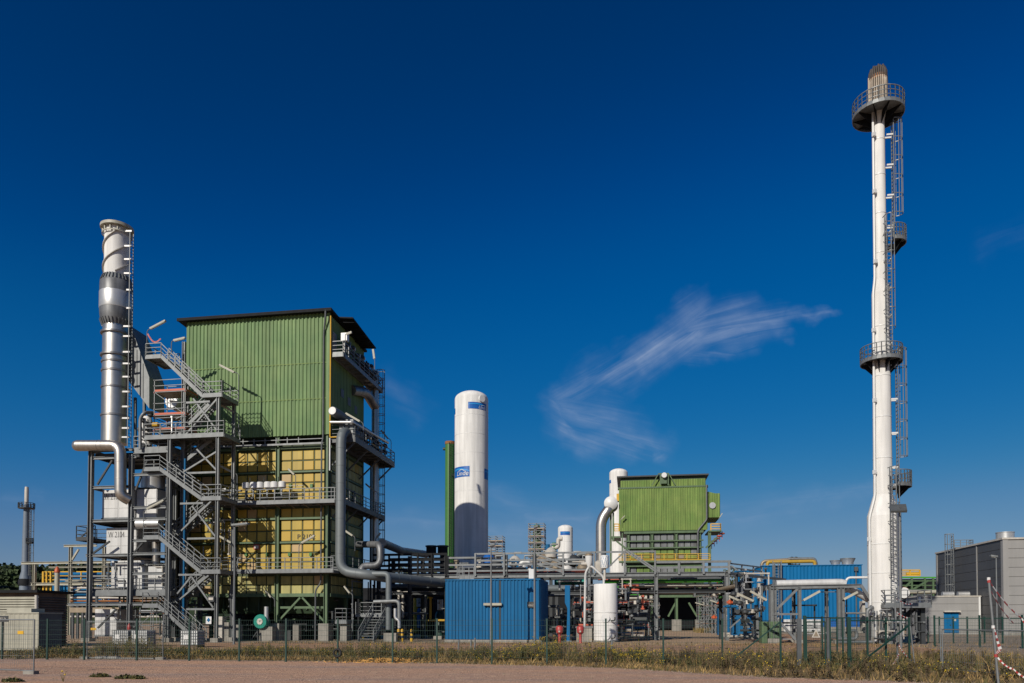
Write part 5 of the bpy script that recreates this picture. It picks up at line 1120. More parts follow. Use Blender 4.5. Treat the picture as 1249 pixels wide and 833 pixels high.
b_ = MB(); p = P(737.5, 693, SIV - .4); q = MB(); q.lathe(p, [(.33, 0), (.36, .1), (.36, 1.0), (.3, 1.08)], 18)
fb = T('filter_bag', 'blue and white chequered filter bag hanging above the silo', 'bag', p); q.build('bag', 'white_plain', fb, 40)
q = MB()
for i in range(12):
    for j in range(5):
        if (i + j) % 2: continue
        a0, a1 = 2 * math.pi * i / 12, 2 * math.pi * (i + 1) / 12; z0, z1 = .1 + j * .18, .28 + j * .18; V_ = lambda a, z: p + Vector((math.cos(a + z * .8) * .365, math.sin(a + z * .8) * .365, z)); q.add([V_(a0, z0), V_(a1, z0), V_(a1, z1), V_(a0, z1)], [(0, 1, 2, 3)])
q.build('check_pattern', 'blue_bright', fb)
b_ = MB(); b_.tube([p - ZX * 1.0, p], .1, 8); b_.build('neck', 'off_white', fb, 40)
hb = T('hydrant_cabinet_base', 'pale concrete box behind the right red hydrant', 'concrete box', G(712, 783)); b_ = MB(); b_.pbox(703, 722, 766, 783, UV(G(712, 783))[1], 1.1, True); b_.build('block', 'concrete', hb); b_ = MB(); b_.pbox(702, 723, 764, 766, UV(G(712, 783))[1] - .05, 1.2); b_.build('cover', 'galv', hb)
for k, (px, lb) in enumerate(((682.5, 'left red hydrant, by the dark end of the blue container'), (708, 'right red hydrant, in front of the pale concrete box'))):
    p = P(px, 784, UV(G(px, 784))[1] - 1.2); p.z = 0; t = T('fire_hydrant', lb, 'hydrant', p, 'red hydrants'); b_ = MB(); b_.lathe(p, [(.15, 0), (.11, .1), (.11, .75)], 14); b_.build('barrel', 'red', t, 40)
    b_ = MB(); b_.lathe(p, [(.13, .72), (.27, .85), (.3, 1.25), (.22, 1.36), (.08, 1.42)], 14); b_.build('head', 'red', t, 40)
    b_ = MB(); b_.tube([p + ZX * .95 - VX * .3, p + ZX * .95 - VX * .2], .08, 8); b_.build('outlet', 'off_white', t, 40)
# dosing skid: louvred grey unit on blue trays with scaffold around
sk_ = T('dosing_skid', 'grey louvred unit on a blue tray behind scaffold tubes right of the silo', 'machine', G(775, 778)); v = UV(G(775, 778))[1] + 1
b_ = MB(); b_.pbox(770, 790, 744, 762, v, 1.6); b_.build('housing', 'galv', sk_)
b_ = MB()
for i in range(9): z = P(780, 761, v).z + i * .13; b_.box(UZ(771, 750, v)[0], UZ(789, 750, v)[0], v - .05, v - .005, z, z + .07)
b_.build('louvre', 'galv_dark', sk_)
b_ = MB(); b_.pbox(752, 790, 762, 767, v - .3, 2.4); b_.build('tray', 'blue_bright', sk_)
b_ = MB()
for px in (754, 771, 788): b_.pbox(px - 1.2, px + 1.2, 767, 779, v, .2, True)
b_.build('leg', 'galv_dark', sk_)
b_ = MB(); b_.pbox(754, 769, 740, 762, v + .5, 2); b_.build('cabinet', 'black_steel', sk_)
hv_ = T('horizontal_vessel', 'white lidded vessel on tan pipes above the louvred unit', 'vessel', P(770, 727, v)); b_ = MB(); b_.lathe(P(770, 728, v + 1), [(.75, 0), (.78, .06), (.78, .35), (.6, .5), (.2, .55)], 22); b_.build('shell', 'off_white', hv_, 40)
b_ = MB(); b_.bar(P(762, 779, v + 1), P(762, 728, v + 1), .12); b_.bar(P(778, 779, v + 1), P(778, 728, v + 1), .12); b_.build('leg', 'galv', hv_)
for k, (py, m, r) in enumerate(((729, 'off_white', .22), (734, 'bronze_pipe', .14), (739, 'black_steel', .1))):
    b_ = MB(); b_.tube([P(714, py, v + .3), P(800, py, v + .3)], r, 10); solo('process_pipe', b_, m, ('whitish', 'tan', 'black')[k] + ' horizontal pipe passing behind the silo', 'pipe', None, 40)
vs_ = UV(G(775, 780))[1]
def sc_px(x0, x1, ybs, py, dv_, lb, **k): v = UV(G((x0 + x1) / 2, py))[1]; return scaffold(UZ(x0, 740, v)[0], UZ(x1, 740, v)[0], v, v + dv_, [UZ((x0 + x1) / 2, y, v)[1] for y in ybs], lb, **k)
sc_px(700, 791, (736, 764), 781, 3.0, 'wide low tube scaffold with red boards around the silo and louvred unit', board='brick_red', bays=3, diag=False, rails=False, r=.035)
sc_px(791, 804, (764, 752, 738, 722), 780, 1.6, 'narrow scaffold tower with ladder beside the road into the plant', board=None, bays=1, ladder=True, rails=True, r=.035)
b_ = MB(); b_.bar(P(790, 749, vs_ - .2), P(798, 781, vs_ - 1.0), .12); b_.bar(P(790, 749, vs_ - .2), P(786, 781, vs_ - .9), .08); solo('raking_tube', b_, 'galv', 'slanting scaffold tube propped against the narrow scaffold tower', 'prop')
v = UV(G(875, 772))[1]
for k, (x0, x1, py) in enumerate(((852, 864, 770), (862, 873, 772.5), (872, 884, 774))):
    sc_px(x0, x1, (760, 749, 738, 727), py, 3.0, ('farthest', 'middle', 'nearest')[k] + ' of three red-coupled scaffold bays right of the road into the plant', board=None, bays=2, group='scaffold bays right of the road', r=.045)
for k, (x0, y0, x1, y1, py) in enumerate(((848, 735, 862, 739, 770), (857, 735, 871, 740, 772), (866, 732, 880, 737, 774))):
    v = UV(G(x1, py))[1] - .3; t = T('tube_lamp', ('left', 'middle', 'right')[k] + ' of three tilted tube lamps on the red-coupled scaffold bays', 'lamp', P(x1, y1, v), 'tube lamps on the scaffold bays'); b_ = MB(); b_.bar(P(x0, y0, v), P(x1, y1, v), .2, .16); b_.build('lamp_cover', 'cream', t)
    b_ = MB(); p = P(x1, y1, v); b_.bar(Vector((p.x, p.y, 0)), p, .08); b_.build('pole', 'galv', t)
for k, (px, py, m) in enumerate(((890, 737, 'orange'), (871, 755, 'orange'), (877, 738, 'orange'))):
    p = P(px, py, 62 + k * 8); b_ = MB(); b_.lathe(p, [(.06, 0), (.17, .06), (.17, .26), (.06, .36)], 10); b_.tube([p - UX * .24 + ZX * .15, p + UX * .24 + ZX * .15], .1, 8); solo('orange_fitting', b_, m, ('orange pipe fitting by the front rack column', 'low orange fitting inside the scaffold bays', 'high orange fitting on the scaffold bays')[k], 'fitting', None, 40)

# ------------------------------------------------------------------ further green boiler house
B2 = 133.0
u2 = lambda px, py=640: UZ(px, py, B2)[0]
z2 = lambda py, px=810: UZ(px, py, B2)[1]
b2 = T('green_boiler_house', 'further green boiler house with a white dome lamp on its roof edge', 'industrial building', W(u2(810), B2 + 5, 0))
uA, uB = u2(755), u2(863)
b_ = MB(); b_.corr(W(uA, B2, 0), W(uB, B2, 0), z2(647), z2(594), -VX, .42, .06); b_.build('front_cladding', 'green_clad2', b2)
b_ = MB(); b_.corr(W(uA + .3, B2 + .8, 0), W(uB - .2, B2 + .8, 0), z2(596), z2(584), -VX, .42, .06); b_.build('upper_cladding', 'green_clad2', b2)
b_ = MB(); b_.box(uA + .1, uB - .1, B2 + .1, B2 + 12, z2(646), z2(595)); b_.box(uA + .35, uB - .25, B2 + .85, B2 + 12, z2(595), z2(580)); b_.build('core', 'green_dark', b2)
b_ = MB(); b_.box(uA - .35, uB + .3, B2 + .2, B2 + 12.4, z2(580.5), z2(578.8))
b_.box(uA - .2, uB + .15, B2 + .1, B2 + .2, z2(596.3), z2(594.6)); b_.build('roof', 'steel_dark', b2)
b_ = MB(); b_.box(uA - .2, uB + .15, B2 - .12, B2 + .7, z2(595), z2(593.2)); b_.build('ledge', 'green_steel', b2)
ua2, ub2 = u2(863.6), u2(878.5)
b_ = MB(); b_.corr(W(ua2, B2 + .3, 0), W(ub2, B2 + .3, 0), z2(632), z2(603), -VX, .42, .06); b_.corr(W(ub2, B2 + .3, 0), W(ub2, B2 + 8, 0), z2(632), z2(604), UX, .42, .06); b_.build('annex_cladding', 'green_clad2', b2)
b_ = MB(); b_.prism([W(ua2 + .05, B2 + .35, z2(632)), W(ub2 - .05, B2 + .35, z2(632)), W(ub2 - .05, B2 + .35, z2(604.3)), W(ua2 + .05, B2 + .35, z2(600.5))], VX * 7.5); b_.build('annex_core', 'green_clad2', b2)
b_ = MB(); p = P(869, 616.5, B2 + .2); b_.tube([p - VX * .15, p + VX * .2], .55, 20); b_.build('round_vent', 'alu', b2, 40)
b_ = MB(); p = P(810, 580, B2 - .3); b_.tube([p - VX * .5, p + VX * .9], .55, 20, True, [.45, .55]); b_.build('dome_lamp', 'white_plain', b2, 40)
b_ = MB(); b_.box(u2(806.5), u2(813.5), B2 - .2, B2 + .6, z2(590), z2(583)); b_.bar(P(803, 578, B2 - .1), P(816, 577.5, B2 - .1), .2)
for a, c in ((803, 795), (816, 824)): b_.bar(P(a, 578, B2 - .1), P(c, 592, B2 - .1), .14)
for a in (805.5, 815): b_.bar(P(a, 578, B2 - .1), P(a, 592, B2 - .1), .2)
b_.build('lamp_frame', 'green_steel', b2)
b_ = MB(); b_.tube(rounded([W(uB - .15, B2 - .25, z2(593)), W(uB - .15, B2 - .25, z2(635)), W(u2(851), B2 - .25, z2(648)), W(u2(851), B2 - .25, z2(684))], .4), .16, 8); b_.build('downpipe', 'galv_dark', b2, 40)
cols2 = [766, 795, 824.5, 853]
for px in cols2:
    c_ = MB(); c_.ibeam(W(u2(px), B2 + .2, 0), W(u2(px), B2 + .2, z2(646)), .55, .5); c_.build('column', 'green_steel', b2)
    f_ = MB(); f_.box(u2(px) - .8, u2(px) + .8, B2 - .6, B2 + 1, 0, 2.0); f_.build('footing', 'concrete', b2)
b_ = MB()
for py, h in ((649, .4), (659.5, .2), (668, .22), (686, .55), (690, .3), (712, .4), (727, .5)): b_.bar(W(u2(761), B2 + .1, z2(py)), W(u2(858), B2 + .1, z2(py)), .4, h)
b_.bar(P(861, 668, B2), P(875, 655, B2), .3); b_.bar(P(752, 660, B2), P(766, 671, B2), .3)
b_.bar(P(824, 735, B2 + 1), P(815, 752, B2 + 1), .3); b_.bar(P(840, 735, B2 + 1), P(850, 752, B2 + 1), .3); b_.build('floor_beam', 'green_steel', b2)
b_ = MB(); rr = random.Random(5)
for a, c in zip(cols2[:-1], cols2[1:]):
    for y1, y0, n in ((651, 659, 1), (660, 667.5, 1), (669, 684, 2), (691, 711, 2)): panels(b_, W(u2(a) + .35, B2 + .5, z2(y0)), UX * (u2(c) - u2(a) - .7), ZX * (z2(y1) - z2(y0)), 3, n, -VX, rr, .45 if y1 < 668 else .12)
b_.build('front_panels', ['green_clad2', 'weathered', 'galv'], b2)
b_ = MB(); b_.box(u2(764), u2(856), B2 + .6, B2 + 11, z2(712), z2(647)); b_.build('casing', 'seam', b2)
b_ = MB(); b_.box(u2(700), u2(905), B2 + 10, B2 + 11, 0, z2(712)); b_.build('rear_wall', 'black_steel', b2)
b_ = MB(); b_.rail([P(755, 683.5, B2 - .8), P(866, 683, B2 - .8)], 1.1, 1.9, .05); b_.build('yellow_railing', 'yellow', b2)
b_ = MB(); b_.box(u2(755), u2(866), B2 - .9, B2 + .3, z2(686), z2(684)); b_.build('platform', 'green_steel', b2)
b_ = MB(); b_.rail([P(867, 648, B2), P(879, 648, B2), P(879, 648, B2 + 5)], 1.3, 1.4, .09); b_.rail([P(749, 648, B2), P(755, 648, B2)], 1.3, 1.4, .09); b_.build('end_railing', 'yellow', b2)
b_ = MB(); b_.box(u2(864), u2(880), B2 - .1, B2 + 6, z2(649.5), z2(648)); b_.box(u2(746), u2(757), B2 - .1, B2 + 6, z2(655), z2(653)); b_.bar(W(u2(865.5), B2 + .4, 0), W(u2(865.5), B2 + .4, z2(650)), .5)
b_.bar(P(748, 625, B2), P(748, 660, B2), .3); b_.bar(P(759, 650, B2), P(759, 690, B2), .2); b_.build('end_platform', 'green_steel', b2)
b_ = MB(); b_.pbox(752, 757, 602, 611, B2 + .4, 1.5); b_.build('yellow_box', 'yellow', b2)
for k, (f_, bb, tp) in enumerate((((757, 640), (757, 634), (762, 629)), ((877, 640), (877, 632), (881, 626)))):
    strip_lamp(B2 - .8, f_, bb, tp, ('strip lamp at the left end of the further green boiler house', 'strip lamp at the right end of the further green boiler house')[k])
b_ = MB()
for i in range(5): p = P(868 + i * 3.2, 664 - i * 3, B2 + 1); b_.lathe(p, [(.2, 0), (.5, .1), (.5, .25), (.2, .35)], 10); b_.bar(p - ZX * .8, p + ZX * .6, .1)
solo('insulator_arm', b_, 'brick_red', 'branching arm with reddish discs off the right end of the further boiler house', 'insulators', None, 40)
b_ = MB(); p = P(745, 613, B2 - 2); d1 = VX
gd = T('gas_duct', 'fat silver duct with white domed end bending down left of the further boiler house', 'duct', P(734, 690, B2 - 1))
k = B2 / 900; b_.tube(rounded([P(745, 613, B2 + 3), P(745, 618, B2 - .5), P(733, 634, B2 - .5), P(733, 694, B2 - .5)], 2.5), 6.3 * k, 24); b_.build('duct_run', 'inox', gd, 40)
b_ = MB(); p = P(745, 613, B2 - 1.4); b_.tube([p, p + VX * .35, p + VX * .5, p + VX * 4], 8.2 * k, 28, True, [3 * k, 7 * k, 8.2 * k, 8.2 * k]); b_.build('end_dome', 'white_plain', gd, 40)
b_ = MB(); b_.bar(P(745, 625, B2), P(745, 690, B2), .35); b_.build('support_leg', 'green_steel', gd)
b_ = MB(); b_.lathe(P(731, 690, B2 - 6), [(.3, -2), (.9, 0), (.9, .6), (.4, .9)], 16); solo('air_filter', b_, 'off_white', 'pale rounded filter head below the fat silver duct', 'filter', None, 40)
for k, x in enumerate((703, 707, 711)):
    pipe_thing('grey_bend', [P(x, 694, 100 + k), P(x, 676 + k * 3, 100 + k), P(722, 676 + k * 3, 100 + k)], .3, 'grey_pipe', ('outer', 'middle', 'inner')[k] + ' of three nested grey pipe bends left of the silo cyclone', 'pipe', 'nested grey bends', .8)

# ------------------------------------------------------------------ rack branch coming forward, white pipe frame
for k, (px, py, top) in enumerate(((884, 775, 726), (909, 777.5, 722), (923, 779.5, 719), (941, 784.5, 715))):
    g_ = G(px, py)
    t = T('rack_column', ('farthest', 'second', 'third', 'nearest')[k] + ' grey column of the rack branch left of the blue hall, on a concrete foot', 'column', g_, 'columns of the rack branch'); vq = UV(g_)[1]; uq = UV(g_)[0]
    c_ = MB(); c_.ibeam(W(uq, vq, .3), W(uq, vq, P(px, top, vq).z), .4, .36); c_.build('post', 'galv', t)
    c_ = MB(); c_.box(uq - .55, uq + .55, vq - .5, vq + .6, 0, .38); c_.build('footing', 'concrete', t)
cb = T('rack_branch', 'steel beams of the rack branch running toward the road left of the blue hall', 'pipe rack', G(912, 778))
va_, vb_ = UV(G(884, 775))[1], UV(G(941, 784.5))[1]
c_ = MB()
c_.bar(P(886, 727, va_), P(943, 714, vb_), .2, .25); c_.bar(P(893, 727, va_), P(955, 714, vb_ + 1), .2, .25)
c_.bar(P(890, 700, RV), P(958, 707, 76), .15, .22); c_.build('long_beam', 'galv_dark', cb)
c_ = MB()
for y in (687, 692, 698): c_.bar(P(889, y, RV), P(929, y + 5, 74), .12)
for (x, y) in ((889, 687), (905, 689), (919, 691), (929, 692)): vq = RV + 5 * (x - 889) / 40; c_.bar(P(x, y, vq), P(x, 714, vq), .14)
for (x0, y0), (x1, y1) in (((892, 690), (905, 700)), ((890, 766), (906, 752)), ((907, 752), (922, 766)), ((909, 748), (923, 745))): c_.bar(P(x0, y0, 64), P(x1, y1, 64), .12)
c_.build('railing', 'galv', cb)
c_ = MB(); rr = random.Random(8)
for i in range(9): f = i / 9; p = P(886 + 57 * f, 727 - 13 * f, va_ + (vb_ - va_) * f); c_.bar(p, p + UX * 1.0, .14, .2)
c_.build('cross_beam', 'steel_dark', cb)
for k in range(14):
    px = rr.uniform(888, 935); py0 = rr.uniform(694, 716); v = rr.uniform(64, 80); m = rr.choice(['alu', 'galv_dark', 'steel_dark', 'blue_bright', 'off_white', 'galv', 'black_steel'])
    b_ = MB(); b_.tube([P(px, py0, v), P(px, py0 + rr.uniform(12, 40), v)], rr.uniform(.12, .35), 10); solo('upright_pipe', b_, m, 'short upright pipe in the tangle between rack branch and blue hall', 'pipe', 'tangle of short pipes left of the blue hall', 40)
for k, (a, c) in enumerate((((889, 727), (905, 734)), ((899, 724), (919, 733)), ((915, 721), (935, 732)))):
    v = (62, 59, 56)[k] + 1; t = T('tube_lamp', ('leftmost', 'middle', 'rightmost')[k] + ' of three tilted tube lamps hung under the rack branch', 'lamp', P(*c, v), 'tube lamps under the rack branch'); b_ = MB(); b_.bar(P(*a, v), P(*c, v), .2, .16); b_.build('lamp_cover', 'cream', t)
    b_ = MB(); b_.bar(P(c[0], c[1], v), P(c[0], 716, v), .06); b_.build('hanger', 'galv', t)
for k, (x0, x1, y0, y1, v, lb) in enumerate(((893, 906, 741, 778, 84, 'blue box unit half hidden behind scaffold left of the rack branch'), (908, 928, 697, 776, 90, 'tall blue steel cabinet behind the rack branch'), (876, 884, 742, 770, 95, 'narrow blue unit behind the red-coupled scaffold'))):
    b_ = MB(); b_.pbox(x0, x1, y0, y1, v, 1.5, True); solo('blue_cabinet', b_, 'blue_clad', lb, 'cabinet')
gc = T('green_cabinet', 'green transformer cabinet behind the green diagonal fence brace', 'cabinet', G(940, 786)); v = UV(G(940, 785))[1]
for a, c in ((929, 936), (938, 951)): b_ = MB(); b_.pbox(a, c, 758, 786, v + (.5 if a < 935 else 1), 1.2, True); b_.build('housing', 'green_steel', gc)
b_ = MB()
for y in (763, 771, 778): b_.pbox(943, 950, y, y + 2.5, v + .96, .03)
b_.build('vent_slot', 'black_steel', gc)
FVV = UV(G(941, 784.5))[1]
sf = T('pipe_stand', 'grey steel frame carrying a fat white pipe in front of the blue hall', 'pipe frame', W(*UV(G(990, 784)), 0))
uf = lambda px, py=730: UZ(px, py, FVV)[0]
zf = lambda py, px=990: UZ(px, py, FVV)[1]
for px, dv_ in ((945, 0), (975, 0), (975.5, 2.2), (1023, 0), (1028, 0), (1017, 2.2)):
    c_ = MB(); c_.ibeam(W(uf(px), FVV + dv_, .2), W(uf(px), FVV + dv_, zf(716)), .28, .26); c_.build('column', 'galv', sf)
    c_ = MB(); c_.box(uf(px) - .4, uf(px) + .4, FVV + dv_ - .35, FVV + dv_ + .35, 0, .28); c_.build('footing', 'concrete', sf)
c_ = MB()
for dv_ in (0, 2.2): c_.ibeam(W(uf(940), FVV + dv_, zf(716)), W(uf(1050), FVV + dv_, zf(715)), .26, .3)
for px in (945, 960, 975, 990, 1005, 1023, 1040): c_.bar(W(uf(px), FVV, zf(716)), W(uf(px), FVV + 2.2, zf(716)), .16, .2)
c_.bar(W(uf(1050), FVV, zf(714)), W(uf(1073), FVV, zf(749)), .16, .22); c_.bar(W(uf(1073), FVV, zf(749)), W(uf(1092), FVV, zf(749)), .16, .2); c_.build('beam', 'galv', sf)
c_ = MB(); c_.bar(W(uf(945), FVV, zf(745)), W(uf(973), FVV, zf(718)), .18); c_.bar(W(uf(945), FVV, zf(752)), W(uf(973), FVV, zf(784)), .18); c_.bar(W(uf(942), FVV, zf(749)), W(uf(974), FVV, zf(749)), .16); c_.build('brace', 'galv', sf)
pipe_thing('white_pipe', [W(uf(950), FVV + 1, zf(711)), W(uf(1030), FVV + 1, zf(710)), W(uf(1036), FVV + 1, zf(711.5))], .3, 'alu_box', 'fat whitish horizontal pipe lying on the grey frame before the blue hall', 'pipe')
pipe_thing('white_pipe', [W(uf(1029), FVV + .6, zf(717)), W(uf(1043), FVV + .8, zf(719)), W(uf(1066), FVV + 1.2, zf(731))], .28, 'alu_box', 'white pipe slanting down from the grey frame into the flare stack', 'pipe', None, .6)
b_ = MB(); b_.tube(rounded([W(uf(1035), FVV + 1, zf(714)), W(uf(1038), FVV + 1, zf(704)), W(uf(1064), FVV + 1, zf(704))], .3), .09, 8); solo('thin_pipe', b_, 'white_plain', 'thin white pipe arching from the frame to the flare stack', 'pipe', None, 40)
b_ = MB(); b_.tube([W(uf(1030), FVV + .3, zf(748)), W(uf(1062), FVV + .3, zf(748))], .08, 8); solo('thin_pipe', b_, 'galv', 'thin grey pipe below, level with the fence top, by the blue hall', 'pipe', None, 40)
b_ = MB(); b_.tube([W(uf(1032.5), FVV + 1, zf(720)), W(uf(1032.5), FVV + 1, zf(757))], .07, 8); solo('thin_pipe', b_, 'white_plain', 'thin upright white pipe before the blue hall', 'pipe', None, 40)
for k, (a, c) in enumerate((((980, 732), (1000, 721)), ((1029, 731), (1046, 722)))):
    t = T('tube_lamp', ('left', 'right')[k] + ' of two upward tilted tube lamps under the white pipe frame', 'lamp', P(*a, FVV - .2), 'tube lamps on the white pipe frame'); b_ = MB(); b_.bar(P(*a, FVV - .2), P(*c, FVV - .3), .22, .17); b_.build('lamp_cover', 'cream', t)
    b_ = MB(); b_.bar(P(*a, FVV - .2), P(a[0] - 3, a[1] + 1, FVV), .07); b_.build('bracket', 'galv', t)
pp = T('ground_pipes', 'low grey pipes with an elbow running along the ground behind the gate', 'pipe', G(1040, 786)); b_ = MB(); g0, g1 = G(1022, 786.5), G(1064, 786.5)
b_.tube(rounded([g0 + ZX * .45, G(1045, 786.5) + ZX * .45, G(1045, 786.5) + ZX * .45 + ZX * .6, G(1037, 786.5) + ZX * 1.05], .25), .13, 8); b_.tube([g0 + ZX * .2, g1 + ZX * .2], .12, 8); b_.build('pipe_run', 'galv', pp, 40)
pipework(cb, UV(P(888, 740, 66))[0], UV(P(934, 740, 66))[0], 60, 72, .3, 6.2, 120, 41, ('galv', 'galv_dark', 'alu', 'steel_dark', 'off_white', 'blue_clad'), .13)
pipework(sk_, UZ(702, 740, 63)[0], UZ(792, 740, 63)[0], 63.5, 68, .3, 5.4, 130, 42, ('galv', 'galv_dark', 'alu', 'steel_dark', 'off_white', 'brick_red'), .11)
pipework(sf, uf(944), uf(1050), FVV + .2, FVV + 2.2, .3, zf(718), 60, 43, ('galv', 'galv_dark', 'alu', 'steel_dark'), .07)
for k in range(7):
    px = 703 + k * 12.5 + (k % 2) * 3; o = valve(P(px, 742 + (k * 7) % 20, 64.5), 'small valve with a pale box in the pipe tangle around the silo', k * .7, 1.1); o['group'] = 'valves around the silo'
for k in range(6):
    o = valve(P(895 + k * 7, 735 + (k * 11) % 24, 63), 'small valve with a pale box in the pipe tangle under the rack branch', k * .9, 1.1); o['group'] = 'valves under the rack branch'
# ------------------------------------------------------------------ blue hall
HV = UV(G(990, 772))[1]
uh = lambda px, py=730: UZ(px, py, HV)[0]
zh = lambda py, px=990: UZ(px, py, HV)[1]
hl = T('blue_hall', 'large bright blue ribbed hall with yellow pipework on its roof', 'hall', W(uh(990), HV + 6, 0))
h0, h1 = uh(930), uh(1051.5)
b_ = MB(); b_.corr(W(h0, HV, 0), W(h1, HV, 0), zh(757, 960), zh(690), -VX, .5, .06); b_.build('front_cladding', 'blue_bright', hl)
b_ = MB(); b_.corr(W(h1, HV, 0), W(h1, HV + 14, 0), zh(757), zh(690), UX, .5, .06); b_.corr(W(h0, HV + 14, 0), W(h0, HV, 0), zh(757), zh(690), -UX, .5, .06); b_.build('side_cladding', 'blue_bright', hl)
b_ = MB(); b_.box(h0 + .1, h1 - .1, HV + .1, HV + 14, 0, zh(691)); b_.build('body', 'blue_logo', hl)
b_ = MB(); b_.box(h0 - .1, h1 + .1, HV - .15, HV + 14.1, zh(690), zh(689)); b_.build('roof', 'blue_bright', hl)
b_ = MB(); b_.corr(W(uh(955), HV - .4, 0), W(uh(1000), HV - .4, 0), .3, zh(756), -VX, .5, .05); b_.box(uh(955), uh(1000), HV - .39, HV - .02, .2, zh(755.5)); b_.build('plinth_cladding', 'alu_box', hl)
b_ = MB(); b_.box(h0 - .05, h1 + .05, HV - .2, HV + .02, 0, .9); b_.build('plinth', 'concrete', hl)
b_ = MB(); p = UZ(1043.5, 694, HV); b_.tube([W(p[0], HV - .2, p[1]), W(p[0], HV - .2, .3)], .1, 8); b_.box(p[0] - .25, p[0] + .25, HV - .4, HV - .1, p[1] - .3, p[1] + .3); b_.build('downpipe', 'galv_dark', hl)
b_ = MB()
for px in (942, 952): b_.bar(W(uh(px), HV - .7, zh(684)), W(uh(px), HV - .7, zh(755)), .12)
b_.ladder(W(uh(947), HV - .3, .5), W(uh(947), HV - .3, zh(686)), UX, .6, .035, .4); b_.cage(W(uh(947), HV - .4, 3), W(uh(947), HV - .4, zh(686)), UX, -VX, .5, 1.5); b_.build('ladder', 'galv', hl)
b_ = MB(); a = [P(936, 692, HV + .9), P(936, 685.5, HV + .9), P(994, 684.5, HV + .9), P(994, 692, HV + .9)]; b_.tube(rounded(a, .5), .26, 12); yt = solo('yellow_pipe', b_, 'dull_yellow', 'yellow gas pipe arch on the blue hall roof', 'pipe', None, 40)
b_ = MB(); a = [P(929, 697, HV + 1.8), P(929, 684.5, HV + 1.8), P(963, 682.5, HV + 1.8), P(963, 691, HV + 1.8)]; b_.tube(rounded(a, 1.0), .24, 12); solo('olive_pipe', b_, 'bronze_pipe', 'olive pipe bend at the left roof end of the blue hall', 'pipe', None, 40)
b_ = MB(); b_.tube(rounded([P(960, 684, HV + 2.2), P(962, 681.5, HV + 2.2), P(994, 681.5, HV + 2.2), P(996.5, 691, HV + 2.2)], .4), .22, 10); solo('grey_pipe', b_, 'galv', 'grey pipe laid over the yellow arch on the blue hall roof', 'pipe', None, 40)
for k, (px, w) in enumerate(((966, .7), (971, .5))): o = valve(P(px, 689.5, HV + 2.4), ('left', 'right')[k] + ' dark valve among the yellow pipework on the blue hall roof', 0, 1.5)
for k, (px, w, y) in enumerate(((1019, 6, 684.5), (1034, 8, 682))):
    p = P(px, 690.5, HV + 4); s_ = HV / 900; t = T('roof_fan', ('smaller', 'larger')[k] + ' grey roof fan with upturned cowl on the blue hall', 'roof fan', p); zt = P(px, y, HV + 4).z - p.z
    b_ = MB(); b_.lathe(p, [(w * s_ * .8, -.4), (w * s_ * .8, zt * .5), (w * s_ * 1.05, zt)], 18); b_.build('cowl', 'alu', t, 40)
    b_ = MB(); b_.lathe(p + ZX * zt, [(w * s_ * 1.07, 0), (w * s_ * 1.07, .12)], 18); b_.build('rim', 'galv', t, 40)

# ------------------------------------------------------------------ big flare stack
FLV = UV(G(1079, 785))[1]; fc = W(UZ(1079, 770, FLV)[0], FLV, 0)
zq = lambda py, px=1078: P(px, py, FLV).z
fk = (P(1080, 700, FLV) - P(1079, 700, FLV)).length
fs = T('flare_stack', 'very tall white flare stack with ring platforms and a scorched burner tip', 'flare stack', fc)
b_ = MB(); b_.lathe(fc, [(16.5 * fk, .5), (16.5 * fk, zq(760)), (14 * fk, zq(754))], 36); b_.build('base_vessel', 'alu_box', fs, 40)
b_ = MB(); b_.lathe(fc, [(18 * fk, 0), (18 * fk, .5)], 36); b_.build('foundation', 'concrete', fs, 40)
b_ = MB()
for k in range(8): a = k * math.pi / 4; d = Vector((math.cos(a), math.sin(a), 0)); b_.bar(fc + d * 17 * fk, fc + d * 17 * fk + ZX * zq(752), .18)
b_.build('support_leg', 'galv', fs)
b_ = MB(); b_.lathe(fc, [(19.3 * fk, zq(751)), (19.3 * fk, zq(630)), (11.6 * fk, zq(604)), (10.6 * fk, zq(448))], 64); b_.build('lower_shell', 'white', fs, 12)
b_ = MB(); b_.lathe(fc, [(10.6 * fk, zq(448)), (10.6 * fk, zq(358)), (7.9 * fk, zq(342)), (7.4 * fk, zq(152)), (10 * fk, zq(141)), (13.5 * fk, zq(135))], 64); b_.build('upper_shell', 'white', fs, 8)
b_ = MB()
for py, r_ in ((735, 19.3), (700, 19.3), (665, 19.3), (560, 11.3), (510, 10.95), (460, 10.65), (400, 10.6), (310, 7.8), (262, 7.7), (215, 7.55), (172, 7.45)): b_.ring(fc + ZX * zq(py), r_ * fk + .025, r_ * fk - .03, .07, 36)
b_.build('weld_seam', 'white_plain', fs, 40)
b_ = MB(); b_.lathe(fc, [(9.5 * fk, zq(134)), (9.6 * fk, zq(100)), (8.4 * fk, zq(91))], 30)
b_.build('burner_core', 'soot', fs, 30)
b_ = MB()
for k in range(26): a = 2 * math.pi * k / 26; d = Vector((math.cos(a), math.sin(a), 0)); b_.tube([fc + d * 10.3 * fk + ZX * zq(132), fc + d * 10.4 * fk + ZX * zq(97)], .06, 6)
b_.build('burner_pipe', 'scorched', fs, 40)
b_ = MB()
b_.lathe(fc, [(9.75 * fk, zq(101)), (9.9 * fk, zq(92)), (8.6 * fk, zq(84))], 30)
for k in range(26):
    a = 2 * math.pi * k / 26; d = Vector((math.cos(a), math.sin(a), 0)); b_.tube([fc + d * 10.4 * fk + ZX * zq(97), fc + d * 10.4 * fk + ZX * zq(89), fc + d * 8.2 * fk + ZX * zq(83 + (k % 3))], .07, 6)
b_.build('scorched_tip', 'soot', fs, 40)
